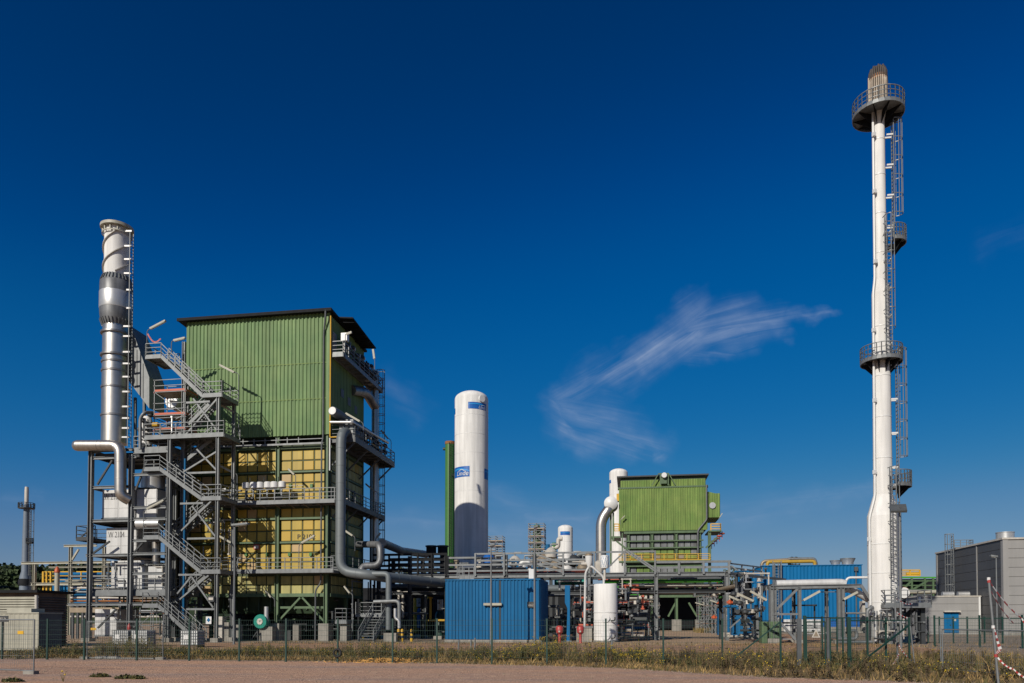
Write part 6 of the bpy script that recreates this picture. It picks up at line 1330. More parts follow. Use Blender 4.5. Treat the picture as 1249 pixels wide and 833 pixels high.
b_ = MB(); b_.ring(fc + ZX * zq(99), 10.9 * fk, 9.4 * fk, .35, 30); b_.build('heat_band', 'rust', fs, 40)
b_ = MB(); b_.tube([fc + ZX * zq(137) - UX * 11.2 * fk, fc + ZX * zq(94) - UX * 11.2 * fk], .09, 8); b_.tube([fc + ZX * zq(137) + UX * 11.3 * fk, fc + ZX * zq(93) + UX * 11.3 * fk], .07, 8); b_.build('pilot_pipe', 'bronze_pipe', fs, 40)
def ring_plat(z, r_o, r_i, a0=0.0, a1=360.0, off=Vector((0, 0, 0)), h=1.1, cone=True, n=28, m='galv'):
    c = fc + off; d = MB(); k = max(6, int(n * (a1 - a0) / 360)); A = [R(a0 + (a1 - a0) * i / k) for i in range(k + 1)]; cir = lambda r_, a, zz: c + Vector((math.cos(a) * r_, math.sin(a) * r_, zz))
    for a, b in zip(A[:-1], A[1:]):
        d.hexa([cir(r_i, a, z - .06), cir(r_o, a, z - .06), cir(r_o, b, z - .06), cir(r_i, b, z - .06), cir(r_i, a, z), cir(r_o, a, z), cir(r_o, b, z), cir(r_i, b, z)]); d.bar(cir(r_o, a, z - .06), cir(r_o, b, z - .06), .06, .2)
    d.build('ring_platform', 'galv', fs)
    if cone:
        q = MB()
        for i in range(0, k, 3): a = A[i]; q.add([cir(r_i, a - .03, z - .08), cir(r_o, a - .03 * r_i / r_o, z - .08), cir(r_i, a - .03, z - 1.0), cir(r_i, a + .03, z - .08), cir(r_o, a + .03 * r_i / r_o, z - .08), cir(r_i, a + .03, z - 1.0)], [(0, 1, 2), (5, 4, 3), (1, 4, 5, 2), (0, 3, 4, 1)])
        q.build('platform_bracket', 'black_steel', fs)
    r_ = MB(); r_.rail([cir(r_o, a, z) for a in A], h, .9, .028); r_.build('ring_railing', m, fs)
ring_plat(zq(139), 31 * fk, 8 * fk)
ring_plat(zq(441), 25 * fk, 10.8 * fk, 0, 360)
ring_plat(zq(297), 17.5 * fk, 5 * fk, -110, 90, UX * 14 * fk)
ring_plat(zq(593), 19 * fk, 4 * fk, -110, 90, UX * 15 * fk)
d = MB(); sd = UV(fc); plat(fs, sd[0] - 9 * fk, sd[0] + 46 * fk, sd[1] - 1.75, sd[1] + .9, zq(738), '', thick=.25, m='galv')
d.bar(fc + UX * 40 * fk - VX * 1.0, fc + UX * 40 * fk - VX * 1.0 + ZX * zq(739), .3); d.bar(fc + UX * 40 * fk, fc + UX * 40 * fk + ZX * zq(739), .25); d.bar(fc + UX * 20 * fk + ZX * zq(756), fc + UX * 38 * fk + ZX * zq(741), .3); d.build('platform_leg', 'steel_dark', fs)
b_ = MB()
b_.tube(rounded([fc - UX * 12.5 * fk - VX * .5 + ZX * 9.5, fc - UX * 19.9 * fk - VX * .6 + ZX * 3, fc - UX * 20 * fk - VX * .6 + ZX * zq(632), fc - UX * 12.4 * fk - VX * .5 + ZX * zq(606), fc - UX * 11.6 * fk - VX * .5 + ZX * zq(360), fc - UX * 9 * fk - VX * .4 + ZX * zq(342), fc - UX * 8.8 * fk - VX * .4 + ZX * zq(140)][1:], .4), .09, 8); b_.build('pilot_line', 'white_plain', fs, 40)
b_ = MB()
for py, w in ((168, 8), (237, 8), (322, 8), (405, 11), (490, 11), (577, 12), (658, 19.6)): b_.bar(fc - UX * (w - 1) * fk - VX * .5 + ZX * zq(py), fc - UX * (w + 2.2) * fk - VX * .6 + ZX * zq(py), .22, .3)
b_.build('pipe_clamp', 'white_plain', fs)
b_ = MB(); b_.tube([fc + UX * 20.5 * fk + ZX * 3.5, fc + UX * 20.5 * fk + ZX * zq(626)], .1, 8); b_.tube([fc + UX * 12 * fk + VX * .3 + ZX * zq(600), fc + UX * 12 * fk + VX * .3 + ZX * zq(345)], .08, 8); b_.build('riser_pipe', 'galv', fs, 40)
def fl_ladder(y0, y1, du, dvv, cage_out, name):
    t = T('caged_ladder', name, 'ladder', fc + UX * du + VX * dvv + ZX * zq(y0), 'caged ladder flights on the flare stack'); a = fc + UX * du + VX * dvv + ZX * zq(y0); b = fc + UX * du + VX * dvv + ZX * zq(y1)
    side = UX if abs(cage_out.dot(VX)) > .5 else VX
    l = MB(); l.ladder(a, b, side, .45, .028, .3); l.build('rungs', 'galv', t)
    c = MB(); c.cage(a + ZX * 2.2, b, side, cage_out, .38, 1.3); c.build('cage', 'galv', t)
    s = MB(); n = int((b - a).length / 2.2)
    for i in range(n): p = a + (b - a) * ((i + .5) / n); s.bar(p - side * .2, p - side * .2 - cage_out * .5, .08, .12); s.bar(p + side * .2, p + side * .2 - cage_out * .5, .08, .12)
    s.build('standoff', 'white_plain', t)
fl_ladder(737, 575, 5 * fk, -19.8 * fk - .15, -VX, 'lowest caged ladder on the front of the flare stack, up to the small side platform')
fl_ladder(592, 428, 17 * fk, -.3, UX, 'second caged ladder up the flare stack, on its right side below the middle ring')
fl_ladder(440, 272, 5.5 * fk, -11.5 * fk - .15, -VX, 'third caged ladder up the flare stack, on its front above the middle ring')
fl_ladder(297, 150, 16 * fk, -.2, UX, 'topmost caged ladder on the flare stack, under the scorched tip')
pipework(fs, UV(fc)[0] - 24 * fk, UV(fc)[0] + 14 * fk, UV(fc)[1] - 2.6, UV(fc)[1] - 1.4, .3, zq(741), 90, 51, ('galv', 'galv_dark', 'alu', 'steel_dark', 'off_white'), .08)
pipework(fs, UV(fc)[0] + 10 * fk, UV(fc)[0] + 44 * fk, UV(fc)[1] - 1.2, UV(fc)[1] + .8, .3, zq(741), 45, 52, ('galv', 'galv_dark', 'steel_dark'), .08)
fm = T('flare_manhole', 'round dark opening in the white base vessel of the flare', 'manhole', fc); b_ = MB(); p = fc - VX * 16.2 * fk - UX * 6 * fk + ZX * zq(766); b_.tube([p, p - VX * .22], .36, 22); b_.build('opening', 'black_steel', fm, 40)
b_ = MB(); b_.tube([p + VX * .1, p - VX * .12], .44, 22); b_.build('rim', 'alu', fm, 40)
b_ = MB(); p = P(1102, 723, FLV - .3); b_.tube([p - VX * .12, p + VX * .5], .42, 22); wd = T('white_flange', 'round white blind flange on the flare side platform', 'flange', p); b_.build('plate', 'white_plain', wd, 40)
b_ = MB(); b_.tube([p + VX * .0, p + VX * .12], .47, 22); b_.build('rim', 'rust', wd, 40)
pipe_thing('base_pipe', [P(1058, 783, FLV - 1), P(1058, 744, FLV - 1), P(1063, 741, FLV - 1), P(1066, 741, FLV + .5)], .15, 'galv', 'grey pipe loop left of the flare stack base', 'pipe', None, .3)
pipe_thing('base_pipe', [P(1068, 783, FLV - 1.4), P(1068, 745, FLV - 1.4)], .15, 'alu', 'straight silver pipe in front of the flare stack base', 'pipe')
b_ = MB(); b_.pbox(1052, 1055.5, 733, 770, FLV + 4, .8); solo('pale_column', b_, 'off_white', 'pale upright duct with red marks between blue hall and flare', 'duct')

# ------------------------------------------------------------------ grey hall, annex with blue door, green bridge behind
g0 = G(1225.5, 775); gu, gvv = UV(g0)
zg = P(1225.5, 658, gvv).z
gh = T('grey_hall', 'big grey panel clad hall at the right edge with pale corner trims', 'hall', W(gu + 6, gvv + 10, 0))
vend = vat(1143, gu)
b_ = MB(); b_.box(gu + .05, gu + 30, gvv + .05, vend, 0, zg - .05); b_.build('body', 'grey_clad_shaded', gh)
def siding(mb, a, b, z0, z1, out, pitch=1.0):
    a, b, out = Vector(a), Vector(b), Vector(out); n = max(1, round((z1 - z0) / pitch))
    for i in range(n): za, zb2 = z0 + (z1 - z0) * i / n + .012, z0 + (z1 - z0) * (i + 1) / n - .012; o = out * .03; mb.add([a + ZX * za, b + ZX * za, b + ZX * zb2, a + ZX * zb2, a + o + ZX * (za + .03), b + o + ZX * (za + .03), b + o + ZX * (zb2 - .03), a + o + ZX * (zb2 - .03)], [(4, 5, 6, 7), (0, 1, 5, 4), (2, 3, 7, 6), (1, 2, 6, 5), (3, 0, 4, 7)])
vj = vat(1192, gu)
b_ = MB(); siding(b_, W(gu, vend, 0), W(gu, vj + .12, 0), .3, zg, -UX, 1.15); siding(b_, W(gu, vj - .12, 0), W(gu, gvv + .1, 0), .3, zg, -UX, 1.15); b_.build('side_cladding', 'grey_clad_shaded', gh)
b_ = MB(); siding(b_, W(gu + .5, gvv, 0), W(gu + 30, gvv, 0), .3, zg, -VX, 1.15); b_.build('front_cladding', 'grey_clad', gh)
b_ = MB(); b_.box(gu - .1, gu + .5, gvv - .1, gvv + .45, 0, zg); b_.box(gu - .12, gu + .1, vend - .3, vend + .1, 0, zg); b_.box(gu - .09, gu + .02, vj - .1, vj + .1, 0, zg); b_.build('corner_trim', 'grey_clad', gh)
b_ = MB(); b_.box(gu - .2, gu + 30, gvv - .2, vend + .2, zg, zg + .22); b_.build('roof_edge', 'off_white', gh)
b_ = MB(); b_.box(gu - .05, gu + 30, gvv - .05, vend, 0, .3); b_.build('plinth', 'concrete', gh)
b_ = MB(); b_.lathe(P(1226, 657, gvv + 3), [(1.0, -.3), (1.0, .75)], 24); b_.ring(P(1226, 657, gvv + 3) + ZX * .72, 1.05, .9, .08); solo('roof_vent', b_, 'alu', 'silver round vent on the grey hall roof', 'roof vent', None, 40)
vl = vat(1166, gu); t = T('caged_ladder', 'caged ladder with roof landing on the dark side of the grey hall', 'ladder', W(gu - .3, vl, 0)); zr2 = P(1166, 660, vl).z
b_ = MB(); b_.ladder(W(gu - .4, vl, 3), W(gu - .4, vl, zr2 + 1), VX, .6, .04, .35); b_.build('rungs', 'galv', t)
b_ = MB(); b_.cage(W(gu - .45, vl, 4), W(gu - .45, vl, zr2 + 1), VX, -UX, .5, 1.3); b_.build('cage', 'galv', t)
b_ = MB(); b_.rail([W(gu - .4, vl - .6, zg + .2), W(gu + 2, vl - .6, zg + .2), W(gu + 2, vl + .6, zg + .2)], 1.1, .7, .04); b_.build('roof_railing', 'galv', t)
va2 = vat(1197, gu) - .0; p0_, p1_ = UZ(1122, 750, va2)[0], gu - .1; zA_ = UZ(1160, 728, va2)[1]
an = T('annex', 'low pale grey annex with a blue double door beside the grey hall', 'building', W((p0_ + p1_) / 2, va2 + 2, 0))
b_ = MB(); siding(b_, W(p0_, va2, 0), W(p1_ - .3, va2, 0), .25, zA_, -VX, .9); b_.build('front_cladding', 'grey_clad', an)
b_ = MB(); b_.box(p0_ + .05, p1_ - .05, va2 + .02, va2 + 5, 0, zA_ - .02); b_.build('body', 'grey_clad', an)
b_ = MB(); b_.box(p0_ - .1, p1_, va2 - .12, va2 + 5, zA_, zA_ + .15); b_.build('roof_edge', 'off_white', an)
b_ = MB(); b_.box(p0_ - .1, p0_ + .12, va2 - .1, va2 + .1, 0, zA_); b_.box(p1_ - .3, p1_ - .08, va2 - .1, va2 + .1, 0, zA_); b_.build('corner_trim', 'white_plain', an)
d0, d1 = UZ(1151, 760, va2)[0], UZ(1169, 760, va2)[0]; zD = UZ(1160, 747, va2)[1]; dm_ = (d0 + d1) / 2
for a, c in ((d0, dm_ - .02), (dm_ + .02, d1)):
    b_ = MB(); b_.box(a, c, va2 - .14, va2 - .07, .25, zD); do = b_.build('door', 'blue_bright', an)
    h_ = MB(); h_.box(dm_ + (.1 if a > dm_ - .1 else -.2), dm_ + (.2 if a > dm_ - .1 else -.1), va2 - .2, va2 - .143, 1.15, 1.3); h_.build('handle', 'steel_dark', do)
b_ = MB(); b_.box(d0 - .1, d1 + .1, va2 - .6, va2 - .065, zD + .05, zD + .22); b_.build('door_canopy', 'off_white', an)
b_ = MB(); b_.box(dm_ + .2, dm_ + .55, va2 - .16, va2 - .143, 1.75, 2.0); b_.build('door_sign', 'off_white', an)
for k, px in enumerate((1156, 1175)):
    p = P(px, 727.5, va2 + 2); b_ = MB(); b_.tube([p + ZX * .3 - UX * .7, p + ZX * .3 + UX * .7], .35, 14); solo('roof_blower', b_, 'alu', ('left', 'right')[k] + ' of two silver blower drums on the annex roof', 'blower', 'blower drums on the annex roof', 40)
gb = T('green_bridge', 'green pipe bridge with yellow railing seen behind the flare stack', 'pipe bridge', W(*UV(P(1120, 750, 135)), 0)); bv = 135
b_ = MB(); b_.bar(P(1085, 704.3, bv), P(1165, 704.3, bv), .3, .24); b_.build('green_pipe', 'pipe_green', gb)
b_ = MB(); b_.rail([P(1098, 702.5, bv), P(1122, 702.5, bv)], 1.0, 1.8, .1); b_.box(*(lambda a, c: (a[0], c[0]))(UZ(1106, 700, bv), UZ(1121, 700, bv)), bv, bv + .5, P(1110, 702, bv).z, P(1110, 698.5, bv).z); b_.build('yellow_railing', 'yellow', gb)
b_ = MB()
for py in (708.5, 714, 719): b_.bar(P(1085, py, bv), P(1165, py, bv), .2, .2)
for (x0, y0), (x1, y1) in (((1108, 722), (1132, 708)), ((1100, 720), (1112, 708))): b_.bar(P(x0, y0, bv), P(x1, y1, bv), .3)
for px in (1098, 1112, 1128, 1138): b_.bar(Vector((P(px, 704, bv).x, P(px, 704, bv).y, 0)), P(px, 704, bv), .28)
b_.build('truss', 'green_steel', gb)
b_ = MB(); b_.tube([P(1085, 722, bv - 2), P(1165, 722, bv - 2)], .35, 10); b_.build('cream_pipe', 'cream', gb, 40)
b_ = MB(); b_.pbox(1088, 1165, 706, 745, bv + 3, 2, True); b_.build('rear_wall', 'black_steel', gb)
street_lamp(1215, 680, UV(G(1215, 780))[1], 'lamp post standing before the grey hall', 0, .55, (-.9, .1))
fl_t = street_lamp(1097, 624, UV(G(1097, 791))[1], 'lamp post with a broad flat floodlight close in front of the flare stack ladder', 0, .2, (-.3, -.9))
b_ = MB(); q = P(1095, 622, UV(G(1097, 791))[1] - .1); b_.prism([q - UX * .55 - ZX * .22 - VX * .3, q + UX * .45 - ZX * .22 - VX * .3, q + UX * .6 + ZX * .3 + VX * .35, q - UX * .4 + ZX * .3 + VX * .35], VX * -.08 + ZX * .12); b_.build('floodlight', 'galv_dark', fl_t)

# ------------------------------------------------------------------ fences
def mesh_panel(mb, a, b, z0, z1, dx=.1, dz=.2, r=.0045):
    a, b = Vector((a.x, a.y, 0)), Vector((b.x, b.y, 0)); L = (b - a).length; n = int(L / dx)
    for i in range(1, n): p = a + (b - a) * (i / n); mb.bar(p + ZX * z0, p + ZX * z1, r)
    k = int((z1 - z0) / dz)
    for j in range(k + 1): z = z0 + (z1 - z0) * j / k; mb.bar(a + ZX * z, b + ZX * z, r * 1.8)
def fence(name, pts, h, label, r=.035, m='fence_green', mesh=True, cat='fence', extra=None):
    t = T(name, label, cat, pts[0])
    for p in pts: b = MB(); b.bar(p, p + ZX * h, r * 2); b.bar(p + ZX * h, p + ZX * (h + .02), r * 2.2); b.build('post', m, t)
    if mesh:
        for a, b_ in zip(pts[:-1], pts[1:]): q = MB(); mesh_panel(q, a, b_, .06, h - .05); q.build('mesh_panel', m, t)
    if extra: q = MB(); extra(q); q.build('brace', m, t)
    return t
FV = 30.2
fp = [P(px, 780, FV) for px in (-60, 3, 58, 103, 167, 231, 292, 349, 412, 479, 533, 600, 667, 739, 809, 881, 952)]
for p in fp: p.z = 0
fence('mesh_fence', fp, 1.87, 'long green mesh fence along the dirt road', extra=lambda q: q.bar(Vector((fp[-1].x, fp[-1].y, 1.75)), fp[-1] + (fp[-2] - fp[-1]) * .95 + ZX * .05, .05))
gt_ = T('gate', 'green mesh swing gate with warning triangle, flanked by grey posts', 'gate', P(994, 812, FV)); gt_.location.z = 0; gt_['_loc'] = tuple(gt_.location)
def fpt(px, v=FV): p = P(px, 780, v); p.z = 0; return p
for px, w, h, m in ((974.5, .16, 1.88, 'galv_dark'), (981.5, .1, 2.0, 'fence_green'), (1010, .1, 1.9, 'galv_dark'), (1035, .09, 1.95, 'fence_green')): b_ = MB(); b_.bar(fpt(px), fpt(px) + ZX * h, w); b_.build('gate_post', m, gt_)
for a, c, z1 in ((983.5, 1006.5, 1.75), (1012.5, 1028, 1.9)):
    A, B = fpt(a, FV - .05), fpt(c, FV - .05); b_ = MB()
    for p, q in ((A + ZX * .12, B + ZX * .12), (A + ZX * z1, B + ZX * z1), (A + ZX * .12, A + ZX * z1), (B + ZX * .12, B + ZX * z1)): b_.bar(p, q, .055)
    lf = b_.build('gate_leaf', 'fence_green', gt_); b_ = MB(); mesh_panel(b_, A, B, .15, z1, .08); b_.build('mesh_panel', 'fence_green', lf)
b_ = MB(); a = P(990, 777.5, FV - .12); c = P(1000.5, 777.5, FV - .12); tp_ = P(995.3, 767, FV - .12); b_.prism([a, c, tp_], VX * .01); ws = b_.build('warning_triangle', 'off_white', gt_)
b_ = MB(); ce = (a + c + tp_) / 3; q = [ce + (x - ce) * .62 - VX * .012 for x in (a, c, tp_)]; b_.prism(q, VX * .008); b_.build('triangle_inner', 'bronze_pipe', ws)
rf_ = [fpt(1037), fpt(1058, FV + .4), fpt(1080.5, FV + .8), fpt(1109, FV + 1.0)]
fence('mesh_fence', rf_, 1.9, 'short green mesh fence between gate and flare stack with a long diagonal brace', extra=lambda q: (q.bar(rf_[-1] + ZX * 1.62, fpt(1046) + ZX * .1, .055), q.bar(rf_[0] + ZX * 1.8, rf_[-1] + ZX * 1.8, .04)))
sd_ = [fpt(1109, FV + 1.0), fpt(1109.5, 38), fpt(1118, 46), fpt(1127, 54)]
iv = 44; inner = [fpt(983, iv - 6), fpt(1003, iv - 5), fpt(1021, iv - 3), fpt(1058, iv)]
fence('mesh_fence', inner, 2.0, 'green railed fence run set back behind the gate', extra=lambda q: [q.bar(a + ZX * 1.95, b + ZX * 1.95, .06) for a, b in zip(inner[:-1], inner[1:])])
far = [fpt(px, 63) for px in (1119, 1132, 1146, 1163, 1180, 1201, 1223, 1262)]
fence('mesh_fence', far, 2.1, 'rear green mesh fence right in front of the grey annex', .045)
mid = [fpt(1140, 55), fpt(1195, 54), fpt(1247, 52), fpt(1290, 51)]
fence('mesh_fence', mid, 2.15, 'tall three post green fence with top rail between annex fence and weeds', .05, extra=lambda q: [q.bar(a + ZX * 1.95, b + ZX * 1.95, .06) for a, b in zip(mid[:-1], mid[1:])])
def site_fence(a, b, h, label, z0=.1, lean=0.0, tag_=None):
    t = T('site_fence', label, 'site fence', a); a, b = Vector(a), Vector(b); o = VX * -lean; b_ = MB(); ah, bh_ = a + ZX * h + o, b + ZX * h + o
    b_.tube([a, ah], .024, 8); b_.tube([b, bh_], .024, 8); b_.tube([a + ZX * z0, b + ZX * z0], .02, 8); b_.tube([ah - ZX * .02, bh_ - ZX * .02], .02, 8); b_.build('frame', 'galv', t, 40)
    q = MB(); mesh_panel(q, a, b, z0, h, .1, .24, .004); q.build('mesh_panel', 'galv', t)
    if tag_: q = MB(); p = a + (b - a) * tag_[0] + ZX * tag_[1] - VX * .03; q.bar(p, p + (b - a).normalized() * .28, .012, .11); q.build('yellow_tag', 'yellow', t)
    q = MB()
    for p in (a, b): q.box(UV(p)[0] - .3, UV(p)[0] + .1, UV(p)[1] - .12, UV(p)[1] + .12, 0, .12)
    q.build('foot_block', 'concrete', t); return t
site_fence(P(106, 805, 31.0) * 1, P(198.5, 806, 31.0), 1.8, 'grey tubular site fence panel standing right of the beige container', .1, 0, (.05, 1.45))
a_ = G(-62, 819); c_ = G(41, 822.5)
site_fence(a_, c_, 1.85, 'grey tubular site fence panel cut by the left edge of the photo', .12, 0, (.82, 1.4))
sb = T('fence_sign', 'small dark sign with pale letters on the left site fence', 'sign', P(4, 755, 30)); b_ = MB(); b_.pbox(-6, 10, 751, 758.5, 29.9, .02); b_.build('plate', 'steel_dark', sb); text_mb("N1.1b", .2, lambda x, y: P(0, 756.5, 29.85) + UX * x * .6 + ZX * y).build('lettering', 'off_white', sb)
a_ = G(1150, 818); c_ = G(1330, 836)
t = site_fence(a_, c_, 1.5, 'grey site fence panel in the weeds at the right edge', .08, 0)
for k, ((x0, y0), (x1, y1)) in enumerate((((1116, 814), (1111, 763)), ((1148, 812), (1147, 766)))):
    p = G(x0, y0); tt = T('leaning_post', ('left', 'right')[k] + ' of two bare grey posts leaning in the weeds right of the flare', 'post', p, 'leaning bare posts'); b_ = MB(); q = p + UX * ((x1 - x0) * .03) + ZX * 1.6; b_.tube([p, q], .024, 8); b_.build('tube', 'galv', tt, 40)
# poles and barrier tape
def tape(pts, sag, label, wd=.045, n=9):
    b = MB(); b.cm = 0; i = 0
    for a, c in zip(pts[:-1], pts[1:]):
        a, c = Vector(a), Vector(c); f = lambda t: a + (c - a) * t - ZX * sag * 4 * t * (1 - t)
        for j in range(n): b.cm = i % 2; i += 1; b.bar(f(j / n), f((j + 1) / n), .012, wd * (.7 + .6 * ((j * 7) % 5) / 5))
    return solo('barrier_tape', b, ['red', 'white_plain'], label, 'barrier tape')
p0 = G(1218, 836); p1 = P(1206, 707, UV(p0)[1] + .15)
pt_ = T('leaning_pole', 'thin grey pole leaning at the right edge, wound with barrier tape', 'pole', p0); b_ = MB(); b_.tube([p0, p1], .035, 10); b_.build('tube', 'galv', pt_, 40)
b_ = MB(); f = lambda y: p0 + (p1 - p0) * ((836 - y) / 129)
for y in (706, 709, 765, 800): q = f(y); b_.cm = (y // 3) % 2; b_.tube([q - ZX * .04, q + ZX * .04], .044, 8)
b_.build('tape_knot', ['red', 'white_plain'], pt_, 40)
tv = UV(p0)[1]
tape([f(708), P(1246, 754, tv + 2), P(1262, 768, tv + 2)], .1, 'red and white tape running from the pole top to the right edge')
tape([f(718), P(1236, 760, tv + 3)], .08, 'shorter red and white tape hanging from the pole top')
tape([f(764), P(1220, 792, tv - .1), f(797)], .02, 'bunched red and white tape hanging down the pole', .085, 8)
tape([f(799), P(1236, 816, tv), P(1262, 829, tv)], .08, 'lower red and white tape running from the pole into the weeds')
p2 = G(1095.5, 812); v2 = UV(p2)[1]; q2 = P(1091, 722, v2)
pt2 = T('tape_pole', 'thin grey pole by the flare stack carrying barrier tape', 'pole', p2); b_ = MB(); b_.tube([p2, q2], .035, 10); b_.build('tube', 'galv', pt2, 40)
tape([P(1091, 724, v2), P(1096, 731, v2 + 1), P(1113, 736, v2 + 2)], .1, 'barrier tape fluttering at the flare side platform')
tape([P(1092, 745, v2), P(1109, 754, v2 + .5)], .06, 'barrier tape tied from the flare tape pole to the fence corner')
tape([P(1094, 780, v2), P(1099, 792, v2), P(1112, 806, v2 + .3)], .03, 'barrier tape hanging low between flare tape pole and fence corner')
tape([P(1097, 796, v2 - .2), P(1092, 806, v2 - .4), P(1088, 811, v2 - .5)], .03, 'loose end of barrier tape at the foot of the flare tape pole')
# tyre on a fence post, stakes, orange straw heap
b_ = MB(); p = fpt(411.5, FV - .14) + ZX * .42; pts = []
ang = [2 * math.pi * i / 24 for i in range(25)]; b_.tube([p + UX * .16 * math.cos(a) + ZX * .16 * math.sin(a) for a in ang], .045, 8, False); solo('tyre', b_, 'rubber', 'black tyre hanging on a green fence post', 'tyre', None, 60)
for k, (px, py) in enumerate(((559, 797), (574, 797), (579, 793), (660, 799), (746, 798))):
    p = G(px, py); b_ = MB(); b_.tube([p, p + ZX * .75 + UX * .03], .05, 8); solo('marker_stake', b_, 'galv', ('grey stake left before the blue container', 'grey stake with white foot before the blue container', 'grey stake beside the one with white foot', 'grey stake before the right lamp post of the blue container', 'grey stake by the silo')[k], 'stake', 'grey stakes in the verge', 40)
b_ = MB()
for i in range(260):
    x, y = rng.gauss(0, 1.3), rng.gauss(0, .35); h = .22 * math.exp(-(x / 1.4) ** 2 - (y / .4) ** 2); p = G(472, 808) + Vector((x, y, h * rng.random())); d = Vector((rng.gauss(0, 1), rng.gauss(0, 1), rng.gauss(0, .3))).normalized() * rng.uniform(.06, .16); b_.bar(p - d, p + d, .02, .03)
tag(solo('straw_heap', b_, 'straw', 'flat heap of orange straw at the road edge', 'straw'), None, None)
for k, (px, py, s_) in enumerate(((172, 803.5, .4),)):
    b_ = MB(); p = G(130, 804); b_.box(UV(p)[0] - .6, UV(p)[0] + .5, UV(p)[1], UV(p)[1] + .3, 0, .14); solo('concrete_slab', b_, 'concrete', 'concrete slab under the site fence right of the beige container', 'slab')

# ------------------------------------------------------------------ vegetation
def interp(line, x):
    for (ax, ay), (bx, by) in zip(line[:-1], line[1:]):
        if ax <= x <= bx: return ay + (by - ay) * (x - ax) / (bx - ax)
    return line[-1][1]
vr = random.Random(99)
def blade(mb, p, h, w, lean):
    a = vr.uniform(0, 6.283); d = Vector((math.cos(a), math.sin(a), 0)) * w; l = Vector((vr.gauss(0, lean), vr.gauss(0, lean), 0)) * h
    mb.add([p - d, p + d, p + l + ZX * h], [(0, 1, 2)])
gr = MB()
for i in range(46000):
    x = vr.uniform(-27, 24); y0, y1 = interp(edge, x), interp(back, x); f = vr.random() ** 1.15; y = y0 + .1 + (y1 - y0) * f
    n = mnoise.noise(Vector((x * .35, y * .5, 3))); n2 = mnoise.noise(Vector((x * 1.3, y * 1.3, 9)))
    if (n2 < -.12 and vr.random() < .8) or (n < -.3 and vr.random() < .6): continue
    right = x > 7; far_ = f > .3
    pg = .26 + .6 * n + (.3 if far_ else -.2)
    gr.cm = 1 if vr.random() < pg else (2 if vr.random() < (.5 if right else .25) else 0)
    h = vr.uniform(.08, .26) * (1.5 if far_ else .8) * (1 + .5 * n2) * (1.25 if right else 1)
    blade(gr, Vector((x, y, 0)), h, vr.uniform(.008, .02), .5)
for i in range(9000):                                        # sparse tufts on the gravel yard right of the flare
    x = vr.uniform(14, 40); y = vr.uniform(24, 60)
    if mnoise.noise(Vector((x * .5, y * .5, 1))) < .05: continue
    gr.cm = vr.choice((0, 0, 2)); blade(gr, Vector((x, y, 0)), vr.uniform(.06, .22), vr.uniform(.01, .02), .5)
for i in range(4500):                                        # weeds along the edges inside the site
    u = vr.uniform(-30, 20); v = vr.choice((54.6, 57.6, 40.8)) + vr.gauss(0, .5); gr.cm = vr.choice((0, 1, 2)); p = W(u, v); blade(gr, p, vr.uniform(.06, .25), .018, .5)
for i in range(1800):
    u = vr.uniform(10, 21); p = W(u, vr.uniform(112, 122)); gr.cm = vr.choice((0, 1)); blade(gr, p, vr.uniform(.3, .9), .06, .4)
tag(gr.build('grass', ['dry_grass', 'green_grass', 'brown_weed']), 'dry straw coloured grass on the verge along the fence', 'grass', None, 'stuff')
wd_ = MB()
def weed(p, h, kind):
    n = vr.randint(3, 6)
    for s_ in range(n):
        top = p + Vector((vr.gauss(0, .16), vr.gauss(0, .16), 1)) * h * vr.uniform(.6, 1.0); wd_.cm = 2 if kind else 1
        d = Vector((.008, 0, 0)); wd_.add([p - d, p + d, top + d * .4, top - d * .4], [(0, 1, 2, 3)])
        for k in range(vr.randint(7, 12)):
            f = vr.uniform(.15, 1); c = p + (top - p) * f; a = vr.uniform(0, 6.283); l = Vector((math.cos(a), math.sin(a), vr.uniform(-.2, .6))) * vr.uniform(.05, .13); w = Vector((-math.sin(a), math.cos(a), 0)) * vr.uniform(.012, .028)
            wd_.cm = (2 if vr.random() < .6 else 1) if kind else (0 if vr.random() < .75 else 1); wd_.add([c, c + l * .5 + w, c + l, c + l * .5 - w], [(0, 1, 2, 3)])
        if vr.random() < (.30 if (not kind and -1 < p.x < 8.5) else .07):
            for k in range(vr.randint(1, 4)): wd_.cm = 3; c = top + Vector((vr.gauss(0, .05), vr.gauss(0, .05), vr.uniform(-.06, .02))); e = .018; wd_.add([c + Vector((e, 0, 0)), c + Vector((0, e, 0)), c + Vector((-e, 0, 0)), c + Vector((0, -e, 0)), c + ZX * e, c - ZX * e], [(0, 1, 4), (1, 2, 4), (2, 3, 4), (3, 0, 4), (1, 0, 5), (2, 1, 5), (3, 2, 5), (0, 3, 5)])
for i in range(4300):
    x = vr.uniform(-24, 23); y0, y1 = interp(edge, x), interp(back, x)
    n = mnoise.noise(Vector((x * .22, 7, 3))); f = min(1, max(.06, vr.gauss(.62, .22))) if x < 7 else vr.random() ** 1.2
    y = y0 + (y1 - y0) * f
    if mnoise.noise(Vector((x * .5, y * .6, 17))) < .0 and vr.random() < .85: continue
    big = max(.35, 1.0 + 1.3 * n); weed(Vector((x, y, 0)), vr.uniform(.22, .68) * big * (1.15 if -2 < x < 8 else 1), (x > 7 and vr.random() < .75) or vr.random() < .3)
tag(wd_.build('weeds', ['leaf', 'green_grass', 'brown_weed', 'flower']), 'tall olive and brown weeds with small yellow flowers along the fence', 'weeds', None, 'stuff')
